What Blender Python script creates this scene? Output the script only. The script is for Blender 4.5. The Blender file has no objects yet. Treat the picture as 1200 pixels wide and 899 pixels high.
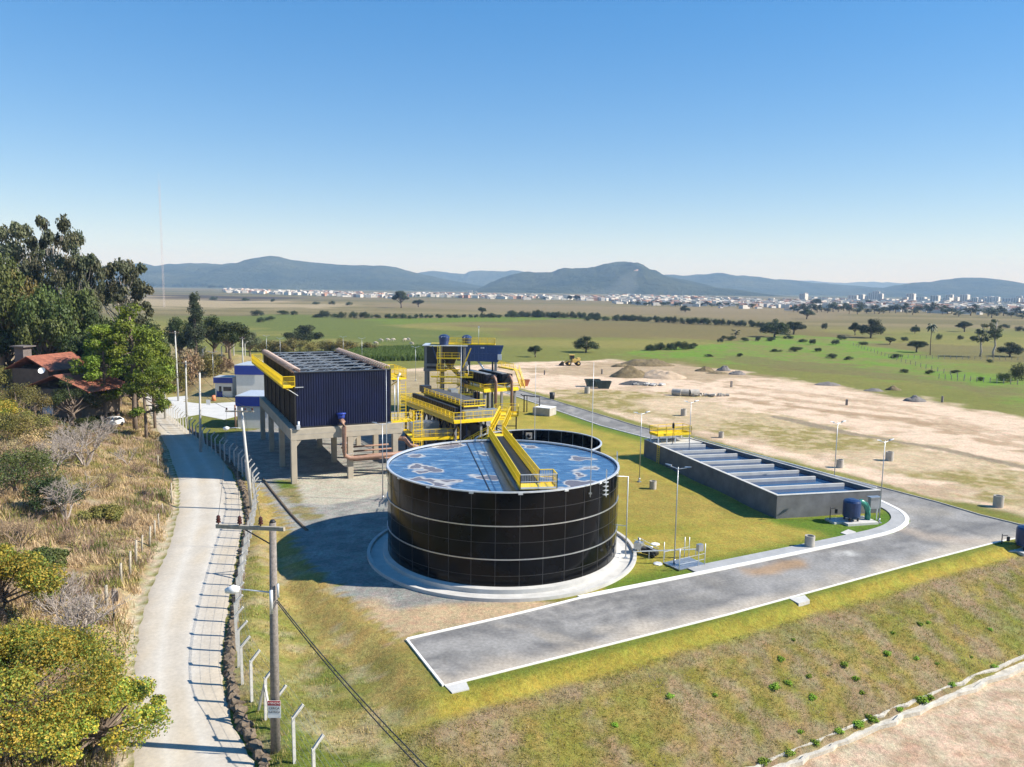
import bpy, bmesh, math, random
import numpy as np
from mathutils import Vector, Matrix
rnd = random.Random(7); NR = np.random.RandomState(11)
S = bpy.context.scene; COL = S.collection
R = math.radians
# ---------------------------------------------------------------- camera, sky, sun, exposure
CAM_H = 24.0; FPX = 900.0; PITCH = R(7.1); ROLL = R(0.8)
cam = bpy.data.cameras.new('camera'); camo = bpy.data.objects.new('camera', cam); COL.objects.link(camo)
cam.sensor_width = 36; cam.lens = 36*FPX/1200; cam.clip_start = 0.3; cam.clip_end = 60000
CM = Matrix.Rotation(math.pi/2-PITCH, 3, 'X') @ Matrix.Rotation(ROLL, 3, 'Z')
camo.matrix_world = Matrix.Translation((0, 0, CAM_H)) @ CM.to_4x4()
S.camera = camo
SUN_EL = R(38); SUN_AZ = R(90)          # clockwise from +Y: the sun stands to the right
w = bpy.data.worlds.new('World'); S.world = w; w.use_nodes = True
nt = w.node_tree; bg = nt.nodes['Background']
sky = nt.nodes.new('ShaderNodeTexSky'); sky.sky_type = 'NISHITA'; sky.sun_disc = False
sky.sun_elevation = SUN_EL; sky.sun_rotation = R(92); sky.air_density = 1.0; sky.dust_density = 0.0; sky.ozone_density = 4.0; sky.altitude = 50
hs_ = nt.nodes.new('ShaderNodeHueSaturation'); hs_.inputs['Hue'].default_value = .512; hs_.inputs['Saturation'].default_value = 1.25; hs_.inputs['Value'].default_value = 1.28
nt.links.new(sky.outputs[0], hs_.inputs['Color']); gm_ = nt.nodes.new('ShaderNodeGamma'); gm_.inputs[1].default_value = .60; h2_ = nt.nodes.new('ShaderNodeHueSaturation'); h2_.inputs['Saturation'].default_value = 1.30; h2_.inputs['Value'].default_value = 1.9; h2_.inputs['Hue'].default_value = .504
nt.links.new(hs_.outputs[0], gm_.inputs[0]); nt.links.new(gm_.outputs[0], h2_.inputs['Color']); nt.links.new(h2_.outputs[0], bg.inputs[0]); bg.inputs[1].default_value = 0.075
sl = bpy.data.lights.new('sun', 'SUN'); sl.energy = 5.0; sl.angle = R(0.5); sl.color = (1, .955, .88)
so = bpy.data.objects.new('sun', sl); COL.objects.link(so)
dvec = Vector((-math.cos(SUN_EL), 0.07, -math.sin(SUN_EL)))
so.rotation_euler = dvec.to_track_quat('-Z', 'Y').to_euler()
S.view_settings.view_transform = 'Standard'; S.view_settings.look = 'None'; S.view_settings.gamma = 1
S.view_settings.exposure = 0.85
S.cycles.max_bounces = 6; S.cycles.volume_bounces = 0
# ---------------------------------------------------------------- photo pixel -> world helpers
def ray(x, y):
    return CM @ Vector(((x-600)/FPX, -(y-449.5)/FPX, -1))
def g(x, y, z=0.0):
    d = ray(x, y); t = (z-CAM_H)/d.z
    return (d.x*t, d.y*t)
def at(x, y, Y):
    d = ray(x, y); t = Y/d.y
    return Vector((d.x*t, Y, CAM_H+d.z*t))
# ---------------------------------------------------------------- numpy noise
def _h(ix, iy, s):
    n = (ix*374761393 + iy*668265263 + s*1442695041) & 0x7fffffff
    n = ((n ^ (n >> 13))*1274126177) & 0x7fffffff
    return ((n ^ (n >> 16)) & 0xffff)/65535.0
def vn(x, y, s=0):
    x = np.asarray(x, float); y = np.asarray(y, float)
    ix = np.floor(x).astype(np.int64); iy = np.floor(y).astype(np.int64)
    fx = x-ix; fy = y-iy; fx = fx*fx*(3-2*fx); fy = fy*fy*(3-2*fy)
    a = _h(ix, iy, s); b = _h(ix+1, iy, s); c = _h(ix, iy+1, s); d = _h(ix+1, iy+1, s)
    return (a*(1-fx)+b*fx)*(1-fy)+(c*(1-fx)+d*fx)*fy
def fbm(x, y, o=4, s=0):
    v = 0; a = .5; t = 0
    for i in range(o):
        v = v+a*vn(np.asarray(x)*2**i+17.3*i, np.asarray(y)*2**i-9.1*i, s+i); t += a; a *= .5
    return v/t
def sstep(a, b, x):
    t = np.clip((x-a)/(b-a), 0, 1); return t*t*(3-2*t)
def segdist(X, Y, pts, closed=False):
    d = np.full(X.shape, 1e9); n = len(pts)
    for i in range(n if closed else n-1):
        ax, ay = pts[i]; bx, by = pts[(i+1) % n]
        vx, vy = bx-ax, by-ay; L = vx*vx+vy*vy+1e-12
        t = np.clip(((X-ax)*vx+(Y-ay)*vy)/L, 0, 1)
        d = np.minimum(d, np.hypot(X-ax-t*vx, Y-ay-t*vy))
    return d
def inside(X, Y, pts):
    c = np.zeros(X.shape, bool); n = len(pts)
    for i in range(n):
        ax, ay = pts[i]; bx, by = pts[(i+1) % n]
        if ay == by: continue
        c ^= ((ay > Y) != (by > Y)) & (X < (bx-ax)*(Y-ay)/(by-ay)+ax)
    return c
def sdf(X, Y, pts):                      # positive inside
    d = segdist(X, Y, pts, True); return np.where(inside(X, Y, pts), d, -d)
# ---------------------------------------------------------------- site outlines (world metres, from the photo)
G = lambda L, z=0: [g(x, y, z) for x, y in L]
ROAD_L = [(-16.5, 26)]+G([(150, 899), (152, 800), (158, 740), (172, 690), (195, 640), (206, 600), (206, 565), (196, 530), (181, 500), (172, 478), (168, 462)])
ROAD_R = [(-11.6, 26)]+G([(306, 899), (284, 860), (268, 820), (264, 780), (268, 740), (274, 700), (282, 650), (289, 610), (285, 580), (274, 553), (254, 528), (229, 510), (204, 490), (188, 476), (180, 462)])
ROAD_L.append((-105, 215)); ROAD_R.append((-97, 217))
ROADP = ROAD_L+ROAD_R[::-1]
PLAT_L = G([(521, 804), (476, 749), (435, 722), (414, 703), (388, 685), (367, 664), (345, 635), (337, 612), (318, 588), (300, 562)])+[(-44, 108), (-62, 132), (-66, 150), (-70, 175), (-60, 215)]
ASP_NEAR = G([(521, 804), (680, 764), (850, 721), (1000, 680), (1077, 659), (1165, 636), (1205, 628), (1245, 620)])
ASP_IN = G([(478, 750), (600, 722), (680, 702), (820, 674), (968, 643), (1020, 631.5), (1045, 625.5), (1060, 619), (1067, 611), (1062, 602), (1048, 594)])+[(42.6, 91), (30, 112), (22, 123.5)]+G([(704, 499), (600, 463), (566, 452)])
ASP_OUT = G([(1245, 620), (1195, 615), (1150, 604), (1100, 589), (1035, 572)])+[(34, 114)]+G([(745, 499), (635, 465), (566, 445)])
ASP = ASP_NEAR+ASP_OUT[1:]+ASP_IN[::-1]
LIP = [(-0.2, 39.3), (4.3, 42.9), (11, 47.1), (15.5, 49.3), (19.2, 51.2), (25.6, 54.5), (34.8, 59.4), (47.3, 66.5), (80, 84)]
DRN = [(16.0, 42.44), (26.7, 48.62), (39.5, 55.72)]
dn = Vector((DRN[2][0]-DRN[0][0], DRN[2][1]-DRN[0][1])).normalized(); dnn = (-dn.y, dn.x)
PLATP = PLAT_L[::-1]+[tuple(p) for p in ASP_NEAR[1:]]+[(90, 95), (200, 150), (260, 250), (0, 260)]
def hz(X, Y):
    """terrain height"""
    X = np.asarray(X, float); Y = np.asarray(Y, float)
    sP = sdf(X, Y, PLATP); sR = sdf(X, Y, ROADP)
    dP = np.maximum(-sP, 0); dR = np.maximum(-sR, 0)
    rx = np.interp(Y, [p[1] for p in ROAD_L], [p[0] for p in ROAD_L])
    left = np.clip(rx-X, 0, 400)
    # hollow between the track and the platform, and down the front bank
    z = -np.minimum(1.1, 0.35*np.minimum(np.maximum(dP-0.3, 0), np.maximum(dR-1.6, 0)))
    z = (z*np.where(left > 0, 0, 1)+0.25*sstep(0.2, 1.2, dR)*np.where((left <= 0) & (dP > 1), 1, 0))*(1-sstep(150, 200, Y))
    sD = (X-DRN[0][0])*dnn[0]+(Y-DRN[0][1])*dnn[1]              # distance uphill from the drain line
    dip = -0.085*np.clip(dP, 0, 8)
    sl_ = -4.0+3.35*np.clip(sD/8.3, 0, 1)**0.9
    front = np.where((X > -14+0.0*Y) & (Y < 98), 1.0, 0.0)*sstep(-9, -1, X+(0.0))
    zf = np.minimum(dip, np.where(sD < 9.5, sl_+0.05*np.clip(sD-8.3, 0, 3), dip))
    zf = np.where(sP > 0, 0, zf)
    z = z*(1-front)+zf*front
    # hillside left of the track
    Lw = left+3*(fbm(X/14, Y/14, 3, 5)-.5)
    hl = 0.9*sstep(0.3, 2.6, Lw)+np.where(Lw > 2.5, (Lw-2.5)*0.20, 0)
    hl = np.minimum(hl, 19+2*fbm(X/60, Y/60, 2, 3))
    fade = 1-sstep(165, 250, Y-0.25*np.minimum(X+60, 0)*-1)
    hl = hl*fade*np.where(left > 0, 1, 0)+left.clip(0, 1)*0.5*(fbm(X/2.5, Y/2.5, 3, 9)-.5)*fade
    z = z+hl
    # brush covered knoll behind the small blue huts
    z = z+6.5*np.exp(-(((X+76)/17)**2+((Y-196)/20)**2))*sstep(2, 9, -sR)
    # the plain
    z = z-1.5*sstep(190, 300, Y)*(1-sstep(0, 1, hl*fade/3))
    z = z+0.16*(fbm(X/5, Y/5, 3, 21)-.5)*np.where((sP > 0) & (Y < 200) & (X < 60), 0, 1)*np.where(sR > -1, 0, 1)
    od = sdf(X, Y, ASP); z = z+sstep(3, 10, -od)*np.where((X > 20) & (Y > 80) & (sP > 0), 1, 0)*0.25*(fbm(X/6, Y/6, 3, 2)-.5)
    z = np.where(od > -2.0, np.minimum(z, 0.0) if False else z*sstep(0, 2, -od), z)
    return z
def hz1(x, y): return float(hz(np.array([x]), np.array([y]))[0])
def gt(px, py):
    """photo pixel -> point on the terrain"""
    z = 0.0
    for i in range(14):
        x, y = g(px, py, z); z = .5*z+.5*hz1(x, y)
    return (x, y, hz1(x, y))
# ---------------------------------------------------------------- materials
def N(t, k): return t.nodes.new(k)
def mat(name, col, rough=.7, metal=0, nz=0, amt=.15, bump=0, bs=None, col2=None, detail=5, spec=.5, coat=0):
    m = bpy.data.materials.new(name); m.use_nodes = True; t = m.node_tree; b = t.nodes['Principled BSDF']
    b.inputs['Roughness'].default_value = rough; b.inputs['Metallic'].default_value = metal
    b.inputs['Specular IOR Level'].default_value = spec; b.inputs['Coat Weight'].default_value = coat
    c = (*col, 1); b.inputs['Base Color'].default_value = c
    if nz:
        tc = N(t, 'ShaderNodeTexCoord'); n = N(t, 'ShaderNodeTexNoise'); n.inputs['Scale'].default_value = nz; n.inputs['Detail'].default_value = detail
        n.inputs['Roughness'].default_value = .65
        t.links.new(tc.outputs['Object'], n.inputs['Vector'])
        r = N(t, 'ShaderNodeValToRGB'); r.color_ramp.elements[0].position = .3; r.color_ramp.elements[1].position = .7
        c2 = col2 or tuple(min(1, v*(1+amt)) for v in col); c1 = tuple(v*(1-amt) for v in col) if not col2 else col
        r.color_ramp.elements[0].color = (*c1, 1); r.color_ramp.elements[1].color = (*c2, 1)
        t.links.new(n.outputs['Fac'], r.inputs['Fac']); t.links.new(r.outputs[0], b.inputs['Base Color'])
        if bump:
            n2 = N(t, 'ShaderNodeTexNoise'); n2.inputs['Scale'].default_value = bs or nz*4; n2.inputs['Detail'].default_value = 4
            t.links.new(tc.outputs['Object'], n2.inputs['Vector'])
            bp = N(t, 'ShaderNodeBump'); bp.inputs['Strength'].default_value = bump; bp.inputs['Distance'].default_value = .05
            t.links.new(n2.outputs['Fac'], bp.inputs['Height']); t.links.new(bp.outputs[0], b.inputs['Normal'])
    return m
def leafmat(name, col, trans=.25, attr=True, var=.25):
    m = bpy.data.materials.new(name); m.use_nodes = True; t = m.node_tree; b = t.nodes['Principled BSDF']
    b.inputs['Roughness'].default_value = .55; b.inputs['Specular IOR Level'].default_value = .25
    a = N(t, 'ShaderNodeAttribute'); a.attribute_name = 'Col'
    mx = N(t, 'ShaderNodeMix'); mx.data_type = 'RGBA'; mx.blend_type = 'MULTIPLY'; mx.inputs[0].default_value = 1
    mx.inputs[6].default_value = (*col, 1); t.links.new(a.outputs['Color'], mx.inputs[7])
    oi = N(t, 'ShaderNodeObjectInfo'); mr = N(t, 'ShaderNodeMapRange'); mr.inputs[3].default_value = 1-var; mr.inputs[4].default_value = 1+var
    t.links.new(oi.outputs['Random'], mr.inputs[0])
    hs = N(t, 'ShaderNodeHueSaturation'); t.links.new(mr.outputs[0], hs.inputs['Value']); t.links.new(mx.outputs[2], hs.inputs['Color'])
    mr2 = N(t, 'ShaderNodeMapRange'); mr2.inputs[3].default_value = .485; mr2.inputs[4].default_value = .515
    t.links.new(oi.outputs['Random'], mr2.inputs[0]); t.links.new(mr2.outputs[0], hs.inputs['Hue'])
    t.links.new(hs.outputs[0], b.inputs['Base Color'])
    tr = N(t, 'ShaderNodeBsdfTranslucent'); t.links.new(hs.outputs[0], tr.inputs['Color'])
    ms = N(t, 'ShaderNodeMixShader'); ms.inputs[0].default_value = trans
    t.links.new(b.outputs[0], ms.inputs[1]); t.links.new(tr.outputs[0], ms.inputs[2]); t.links.new(ms.outputs[0], t.nodes['Material Output'].inputs[0])
    return m
M = dict(
 concrete=mat('concrete', (.40, .37, .32), .85, 0, 1.2, .18, .3, 25),
 pconc=mat('pale_concrete', (.50, .49, .46), .85, 0, .8, .14, .2, 20),
 beige=mat('beige_concrete', (.40, .35, .27), .85, 0, .6, .16, .25, 18),
 dconc=mat('dark_plaster', (.20, .20, .20), .85, 0, .5, .25, .2, 12),
 white=mat('white_paint', (.78, .78, .76), .6, 0, 1.5, .06),
 yellow=mat('yellow_paint', (.80, .56, .012), .45, 0, 2, .08),
 navy=mat('navy_sheet', (.003, .006, .036), .5, 0, .35, .45),
 navy_dark_shade=mat('dark_and_shaded_navy', (.006, .007, .013), .5, .1, .4, .4, spec=.2),  # darker navy paints shade on the block's shadow sides; also dark filter boxes
 blue=mat('blue_paint', (.02, .05, .32), .4, 0, 2, .1),
 cblue=mat('container_blue', (.02, .06, .19), .4, 0, 3, .25),
 pblue=mat('plastic_blue', (.014, .035, .11), .35, 0, 3, .2),
 steel=mat('galvanised_steel', (.42, .44, .46), .4, .75, 3, .15),
 psteel=mat('pale_galvanised', (.62, .65, .68), .42, .4, 3, .12),
 dsteel=mat('dark_steel', (.035, .035, .04), .5, .4, 3, .25),
 rust=mat('brown_pipe', (.28, .16, .11), .6, 0, 3, .2),
 black=mat('black_glaze', (.004, .004, .0045), .12, 0, .25, .5, 0, spec=.16),
 alu=mat('aluminium', (.62, .63, .64), .35, .8, 4, .1),
 wood=mat('weathered_wood', (.21, .185, .165), .85, 0, 6, .35, .4, 30),
 wood2=mat('grey_fence_wood', (.36, .32, .25), .9, 0, 4, .3, .4, 20),
 bark=mat('bark', (.16, .12, .09), .9, 0, 3, .35, .4, 12),
 pbark=mat('pale_bark', (.36, .32, .27), .85, 0, 2, .3, .3, 10),
 twig=mat('bare_twig', (.34, .29, .25), .9, 0, 3, .3), twig2=mat('brown_twig', (.24, .17, .11), .9, 0, 3, .3),
 glass=mat('window_glass', (.02, .025, .03), .08, 0),
 red=mat('red_paint', (.45, .04, .05), .5, 0, 3, .1),
 orange=mat('orange_skip', (.60, .20, .08), .6, 0, 2, .2),
 gskip=mat('green_skip', (.035, .06, .05), .6, 0, 2, .3),
 tiles=None, rubber=mat('rubber', (.02, .02, .02), .8), cream=mat('cream_wall', (.55, .48, .36), .8, 0, 2, .1),
 loader=mat('loader_yellow', (.62, .42, .10), .6, 0, 2, .2), teal=mat('teal_pipe', (.03, .22, .16), .35, 0, 2, .1),
 porc=mat('brown_porcelain', (.06, .02, .015), .2), cable=mat('cable', (.03, .03, .03), .6), cowm=mat('cow_hide', (.35, .25, .18), .8, 0, .9, .2, col2=(.75, .7, .62)),
 stone=mat('shadow_dark_stone', (.15, .115, .08), .95, 0, 1.5, .3, .8, 8),  # brown darkened so the stones carry the bank's deep shadow
 sand=mat('sand_heap', (.42, .32, .22), .95, 0, 1.2, .2, .8, 6), brush=mat('weedy_heap', (.16, .12, .06), .95, 0, .9, .45, .8, 8),
 gheap=mat('grey_heap', (.17, .155, .14), .95, 0, 1, .25, .8, 6), tarp=mat('grey_tarp', (.07, .07, .07), .7, 0, 1, .4),
)
def tilemat():
    m = mat('clay_tiles', (.34, .12, .07), .85, 0, 1.5, .35, .3, 10); t = m.node_tree; b = t.nodes['Principled BSDF']
    wv = N(t, 'ShaderNodeTexWave'); wv.inputs['Scale'].default_value = 1.6; wv.bands_direction = 'X'
    tc = N(t, 'ShaderNodeTexCoord'); t.links.new(tc.outputs['Object'], wv.inputs[0]); bp = N(t, 'ShaderNodeBump'); bp.inputs['Distance'].default_value = .1
    t.links.new(wv.outputs['Fac'], bp.inputs['Height']); t.links.new(bp.outputs[0], b.inputs['Normal']); return m
M['tiles'] = tilemat()
# ---------------------------------------------------------------- object helpers
def npmesh(name, V, F, col=None, smooth=False):
    """V (n,3); F (m,k) equal sized faces; col (n,3) vertex colour"""
    me = bpy.data.meshes.new(name); V = np.asarray(V, np.float32); F = np.asarray(F, np.int32)
    me.vertices.add(len(V)); me.vertices.foreach_set('co', V.ravel())
    k = F.shape[1]; me.loops.add(F.size); me.loops.foreach_set('vertex_index', F.ravel())
    me.polygons.add(len(F)); me.polygons.foreach_set('loop_start', np.arange(0, F.size, k, dtype=np.int32))
    me.polygons.foreach_set('loop_total', np.full(len(F), k, np.int32))
    if smooth: me.polygons.foreach_set('use_smooth', np.ones(len(F), bool))
    if col is not None:
        a = me.color_attributes.new('Col', 'FLOAT_COLOR', 'POINT'); c = np.ones((len(V), 4), np.float32); c[:, :3] = col
        a.data.foreach_set('color', c.ravel())
    me.update(); me.validate(); return me
class MB:
    def __init__(s): s.v = []; s.f = []; s.sm = []
    def add(s, vs, fs, sm=False):
        o = len(s.v); s.v += [tuple(v) for v in vs]; s.f += [tuple(i+o for i in f) for f in fs]; s.sm += [sm]*len(fs); return s
    def box(s, c, d, rz=0, rx=0, ry=0):
        m = Matrix.Rotation(rz, 3, 'Z') @ Matrix.Rotation(ry, 3, 'Y') @ Matrix.Rotation(rx, 3, 'X'); c = Vector(c)
        vs = [c+m @ Vector((d[0]/2*i, d[1]/2*j, d[2]/2*k)) for i in (-1, 1) for j in (-1, 1) for k in (-1, 1)]
        return s.add(vs, [(0, 1, 3, 2), (4, 6, 7, 5), (0, 4, 5, 1), (2, 3, 7, 6), (0, 2, 6, 4), (1, 5, 7, 3)])
    def bar(s, a, b, wd, h=None, up=(0, 0, 1)):
        a = Vector(a); b = Vector(b); h = h or wd; d = (b-a)
        if d.length < 1e-6: return s
        d.normalize(); u = Vector(up)
        if abs(d.dot(u)) > .98: u = Vector((1, 0, 0))
        x = d.cross(u).normalized(); y = x.cross(d)
        vs = [p+x*(wd/2*i)+y*(h/2*j) for p in (a, b) for i, j in ((-1, -1), (1, -1), (1, 1), (-1, 1))]
        return s.add(vs, [(0, 3, 2, 1), (4, 5, 6, 7), (0, 1, 5, 4), (1, 2, 6, 5), (2, 3, 7, 6), (3, 0, 4, 7)])
    def tube(s, pts, r, n=8, cap=True):
        pts = [Vector(p) for p in pts]; rs = r if isinstance(r, (list, tuple)) else [r]*len(pts); vs = []; fs = []
        for i, p in enumerate(pts):
            d = (pts[min(i+1, len(pts)-1)]-pts[max(i-1, 0)]).normalized()
            u = Vector((0, 0, 1)) if abs(d.z) < .95 else Vector((0, 1, 0))
            x = d.cross(u).normalized(); y = x.cross(d)
            vs += [p+(x*math.cos(2*math.pi*k/n)+y*math.sin(2*math.pi*k/n))*rs[i] for k in range(n)]
        for i in range(len(pts)-1):
            for k in range(n): fs.append((i*n+k, i*n+(k+1) % n, (i+1)*n+(k+1) % n, (i+1)*n+k))
        if cap: fs += [tuple(range(n))[::-1], tuple(range((len(pts)-1)*n, len(pts)*n))]
        return s.add(vs, fs, True if n > 5 else False)
    def lathe(s, prof, n=24, c=(0, 0, 0), closed_top=True):
        vs = [(c[0]+r*math.cos(2*math.pi*k/n), c[1]+r*math.sin(2*math.pi*k/n), c[2]+z) for r, z in prof for k in range(n)]; fs = []
        for i in range(len(prof)-1):
            for k in range(n): fs.append((i*n+k, i*n+(k+1) % n, (i+1)*n+(k+1) % n, (i+1)*n+k))
        if closed_top: fs.append(tuple(range((len(prof)-1)*n, len(prof)*n))); fs.append(tuple(range(n))[::-1])
        return s.add(vs, fs, False)
    def prism(s, poly, z0, z1):
        n = len(poly); vs = [(x, y, z0) for x, y in poly]+[(x, y, z1) for x, y in poly]
        return s.add(vs, [tuple(range(n))[::-1], tuple(range(n, 2*n))]+[(i, (i+1) % n, n+(i+1) % n, n+i) for i in range(n)])
    def strip(s, A, B, z):                # flat sheet between two polylines of the same length
        n = len(A); zz = z if callable(z) else (lambda x, y: z)
        return s.add([(*p, zz(*p)) for p in A]+[(*p, zz(*p)) for p in B], [(i, i+1, n+i+1, n+i) for i in range(n-1)])
    def build(s, name, m, parent=None, bevel=0, weld=False):
        me = bpy.data.meshes.new(name); me.from_pydata(s.v, [], s.f)
        me.polygons.foreach_set('use_smooth', s.sm); me.update()
        bm = bmesh.new(); bm.from_mesh(me); bmesh.ops.recalc_face_normals(bm, faces=bm.faces); bm.to_mesh(me); bm.free()
        me.materials.append(m); o = bpy.data.objects.new(name, me); COL.objects.link(o)
        if parent: o.parent = parent
        if bevel:
            b = o.modifiers.new('bevel', 'BEVEL'); b.width = bevel; b.segments = 2; b.limit_method = 'ANGLE'
        return o
def tag(o, label, cat, group=None, kind=None):
    if label: o['label'] = label
    if cat: o['category'] = cat
    if group: o['group'] = group
    if kind: o['kind'] = kind
    return o
def thing(name, label, cat, loc=(0, 0, 0), rz=0, group=None):
    o = bpy.data.objects.new(name, None); COL.objects.link(o); o.location = loc; o.rotation_euler = (0, 0, rz); o.empty_display_size = .3
    return tag(o, label, cat, group)
def struct(o): o['kind'] = 'structure'; return o
def link(name, me, m=None, parent=None):
    if m: me.materials.append(m)
    o = bpy.data.objects.new(name, me); COL.objects.link(o)
    if parent: o.parent = parent
    return o
def kids(o): return [c for c in COL.objects if c.parent == o]
PROTO = {}
def dup(root, loc, rz=0, scale=(1, 1, 1), label=None, group=None, cat=None):
    """copy a thing with its parts and sub-parts; the first call moves the prototype itself"""
    key = root.name
    if key not in PROTO:
        ks = kids(root); PROTO[key] = [(k, kids(k)) for k in ks]; r = root
    else:
        r = root.copy(); COL.objects.link(r)
        for k, gk in PROTO[key]:
            c = k.copy(); COL.objects.link(c); c.parent = r
            for q in gk:
                d = q.copy(); COL.objects.link(d); d.parent = c
    r.location = loc; r.rotation_euler = (0, 0, rz); r.scale = scale
    if label: r['label'] = label
    if cat: r['category'] = cat
    if group: r['group'] = group
    elif 'group' in r: del r['group']
    return r
_o = 'first second third fourth fifth sixth seventh eighth ninth tenth eleventh twelfth thirteenth fourteenth fifteenth sixteenth seventeenth eighteenth nineteenth'.split()
ORD = _o[:]
for t_, tt in (('twenty', 'twentieth'), ('thirty', 'thirtieth'), ('forty', 'fortieth'), ('fifty', 'fiftieth'), ('sixty', 'sixtieth'), ('seventy', 'seventieth'), ('eighty', 'eightieth'), ('ninety', 'ninetieth')):
    ORD += [tt]+[t_+'-'+k for k in _o[:9]]
# ================================================================ GROUND
def axis(c, half, step, grow, far, lo=None):
    pos = [0.0]; x = 0
    while x < far:
        x += step if x < half else step+grow*(x-half); pos.append(x)
    p = np.array(pos); return p+c if lo is not None else np.concatenate([-p[:0:-1], p])+c
xs = axis(-5, 80, .62, .032, 16000); ys = axis(24, 92, .5, .0125, 15500, lo=1)
XX, YY = np.meshgrid(xs, ys); X = XX.ravel(); Y = YY.ravel(); Z = hz(X, Y)
def zone(poly, soft, ns=6.0, nsoft=None, seed=0, px=True, zz=0.0):
    P = G(poly, zz) if px else poly
    d = sdf(X, Y, P)+(nsoft if nsoft is not None else soft)*2*(fbm(X/ns, Y/ns, 4, seed)-.5)*1.6
    return sstep(-soft/2, soft/2, d)
C = np.zeros((len(X), 3))
n1 = fbm(X/3, Y/3, 4, 31); n2 = fbm(X/18, Y/18, 4, 32); n3 = fbm(X/120, Y/60, 4, 33); n4 = fbm(X/.9, Y/.9, 3, 34); n5 = fbm(X/400, Y/45, 4, 35)
def mixc(c, m):
    global C
    c = np.array(c, float); m = np.clip(m, 0, 1)[:, None]; C = C*(1-m)+c*m
def mixn(a, b, t, m):
    global C
    t = np.clip(t, 0, 1)[:, None]; c = np.array(a)*(1-t)+np.array(b)*t; m = np.clip(m, 0, 1)[:, None]; C = C*(1-m)+c*m
# the plain: pasture, then straw and ploughed strips
mixn((.15, .155, .036), (.20, .18, .05), sstep(.35, .65, n3), np.ones(len(X)))
mixn((.20, .16, .08), (.14, .12, .05), sstep(.3, .7, n5), sstep(480, 620, Y+60*(n3-.5)))
mixn((.16, .13, .07), (.10, .10, .05), sstep(.4, .6, fbm(X/900, Y/160, 4, 41)), sstep(1100, 1500, Y))
mixc((.075, .085, .045), sstep(3800, 4500, Y))
mixc((.30, .24, .15), zone([(100, 344), (300, 349), (330, 356), (430, 357), (420, 362), (160, 360)], 60, 60, px=True, zz=-1.5))
mixc((.060, .048, .035), zone([(170, 346), (290, 346.5), (370, 352.5), (300, 353), (190, 349)], 90, 120, seed=3, zz=-1.5))
mixc((.12, .16, .025), zone([(300, 377), (560, 371.5), (720, 372.5), (640, 375), (420, 381), (300, 384)], 14, 40, seed=4, zz=-1.5))
mixc((.11, .13, .03), zone([(230, 372), (330, 368), (480, 380), (560, 392), (470, 404), (300, 395)], 30, 40, seed=5, zz=-1.5))
mixc((.15, .115, .05), zone([(560, 382), (800, 378), (1010, 392), (900, 398), (700, 396), (600, 398)], 24, 40, seed=6, zz=-1.5)*.8)
mixc((.20, .155, .09), zone([(480, 356), (1010, 362), (1010, 374), (860, 374), (700, 368), (480, 362)], 60, 80, seed=7, zz=-1.5)*.75)
mixn((.12, .215, .022), (.17, .17, .05), sstep(.42, .62, .5*n1+.5*n2), zone([(770, 406), (850, 400), (930, 391), (1010, 398), (1060, 411), (1110, 425), (1260, 460), (1260, 492), (1130, 466), (1010, 442), (900, 428), (800, 419), (750, 414)], 12, 14, seed=8, zz=-1.0)*.9)
mixc((.15, .125, .05), zone([(850, 415), (960, 423), (1060, 440), (1200, 462), (1200, 472), (1040, 449), (900, 432), (850, 424)], 8, 10, seed=9, zz=-1.0)*.75)
mixc((.13, .105, .05), zone([(1010, 402), (1200, 405), (1260, 430), (1110, 420)], 10, 20, seed=10, zz=-1.5)*.6)
# bare construction field beyond the road
sandc = ((.60, .455, .345), (.41, .30, .205))
fieldp = [(420, 436), (520, 428), (640, 421), (700, 417), (760, 421), (850, 430), (960, 450), (1080, 468), (1220, 494), (1500, 560), (1500, 700), (1245, 622), (1100, 585), (745, 497), (600, 462), (430, 462)]
mixn(*sandc, sstep(.45, .68, .6*n1+.4*n2), zone(fieldp, 5, 9, 5, 11))
mixn((.30, .22, .13), (.22, .16, .08), n1*1.3-.2, zone([(700, 421), (790, 420), (860, 433), (900, 440), (810, 447), (720, 441), (600, 434)], 6, 6, 6, 12)*.65)
straw = zone([(625, 456), (700, 455), (800, 463), (905, 486), (1010, 508), (1110, 526), (1260, 560), (1260, 618), (1170, 590), (1080, 562), (960, 536), (880, 512), (760, 492), (690, 478)], 4, 4, 5, 13)
mixn((.25, .205, .075), (.42, .33, .20), sstep(.45, .60, .55*n1+.45*n4), straw*(.4+.6*sstep(.35, .6, n2)))
mixc((.25, .20, .14), zone([(905, 486), (1010, 508), (1110, 526), (1260, 560), (1260, 563), (1110, 529), (1005, 511), (900, 489)], .8, 4, .8, 14))
for k, (dy, a) in enumerate(((-14, .5), (-22, .35), (-30, .3))):
    mixc((.27, .18, .10), zone([(860, 480+dy), (1060, 505+dy), (1260, 550+dy*.6), (1260, 553+dy*.6), (1060, 509+dy), (860, 483+dy)], 2, 3, 2.5, 60+k)*a*1.4)
mixc((.17, .17, .035), zone([(600, 452), (680, 474), (770, 501), (1035, 567), (1195, 610), (1300, 640), (1300, 650), (1195, 618), (1035, 575), (740, 500), (600, 464)], 1.0, 3, .6, 15)*.9)
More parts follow.
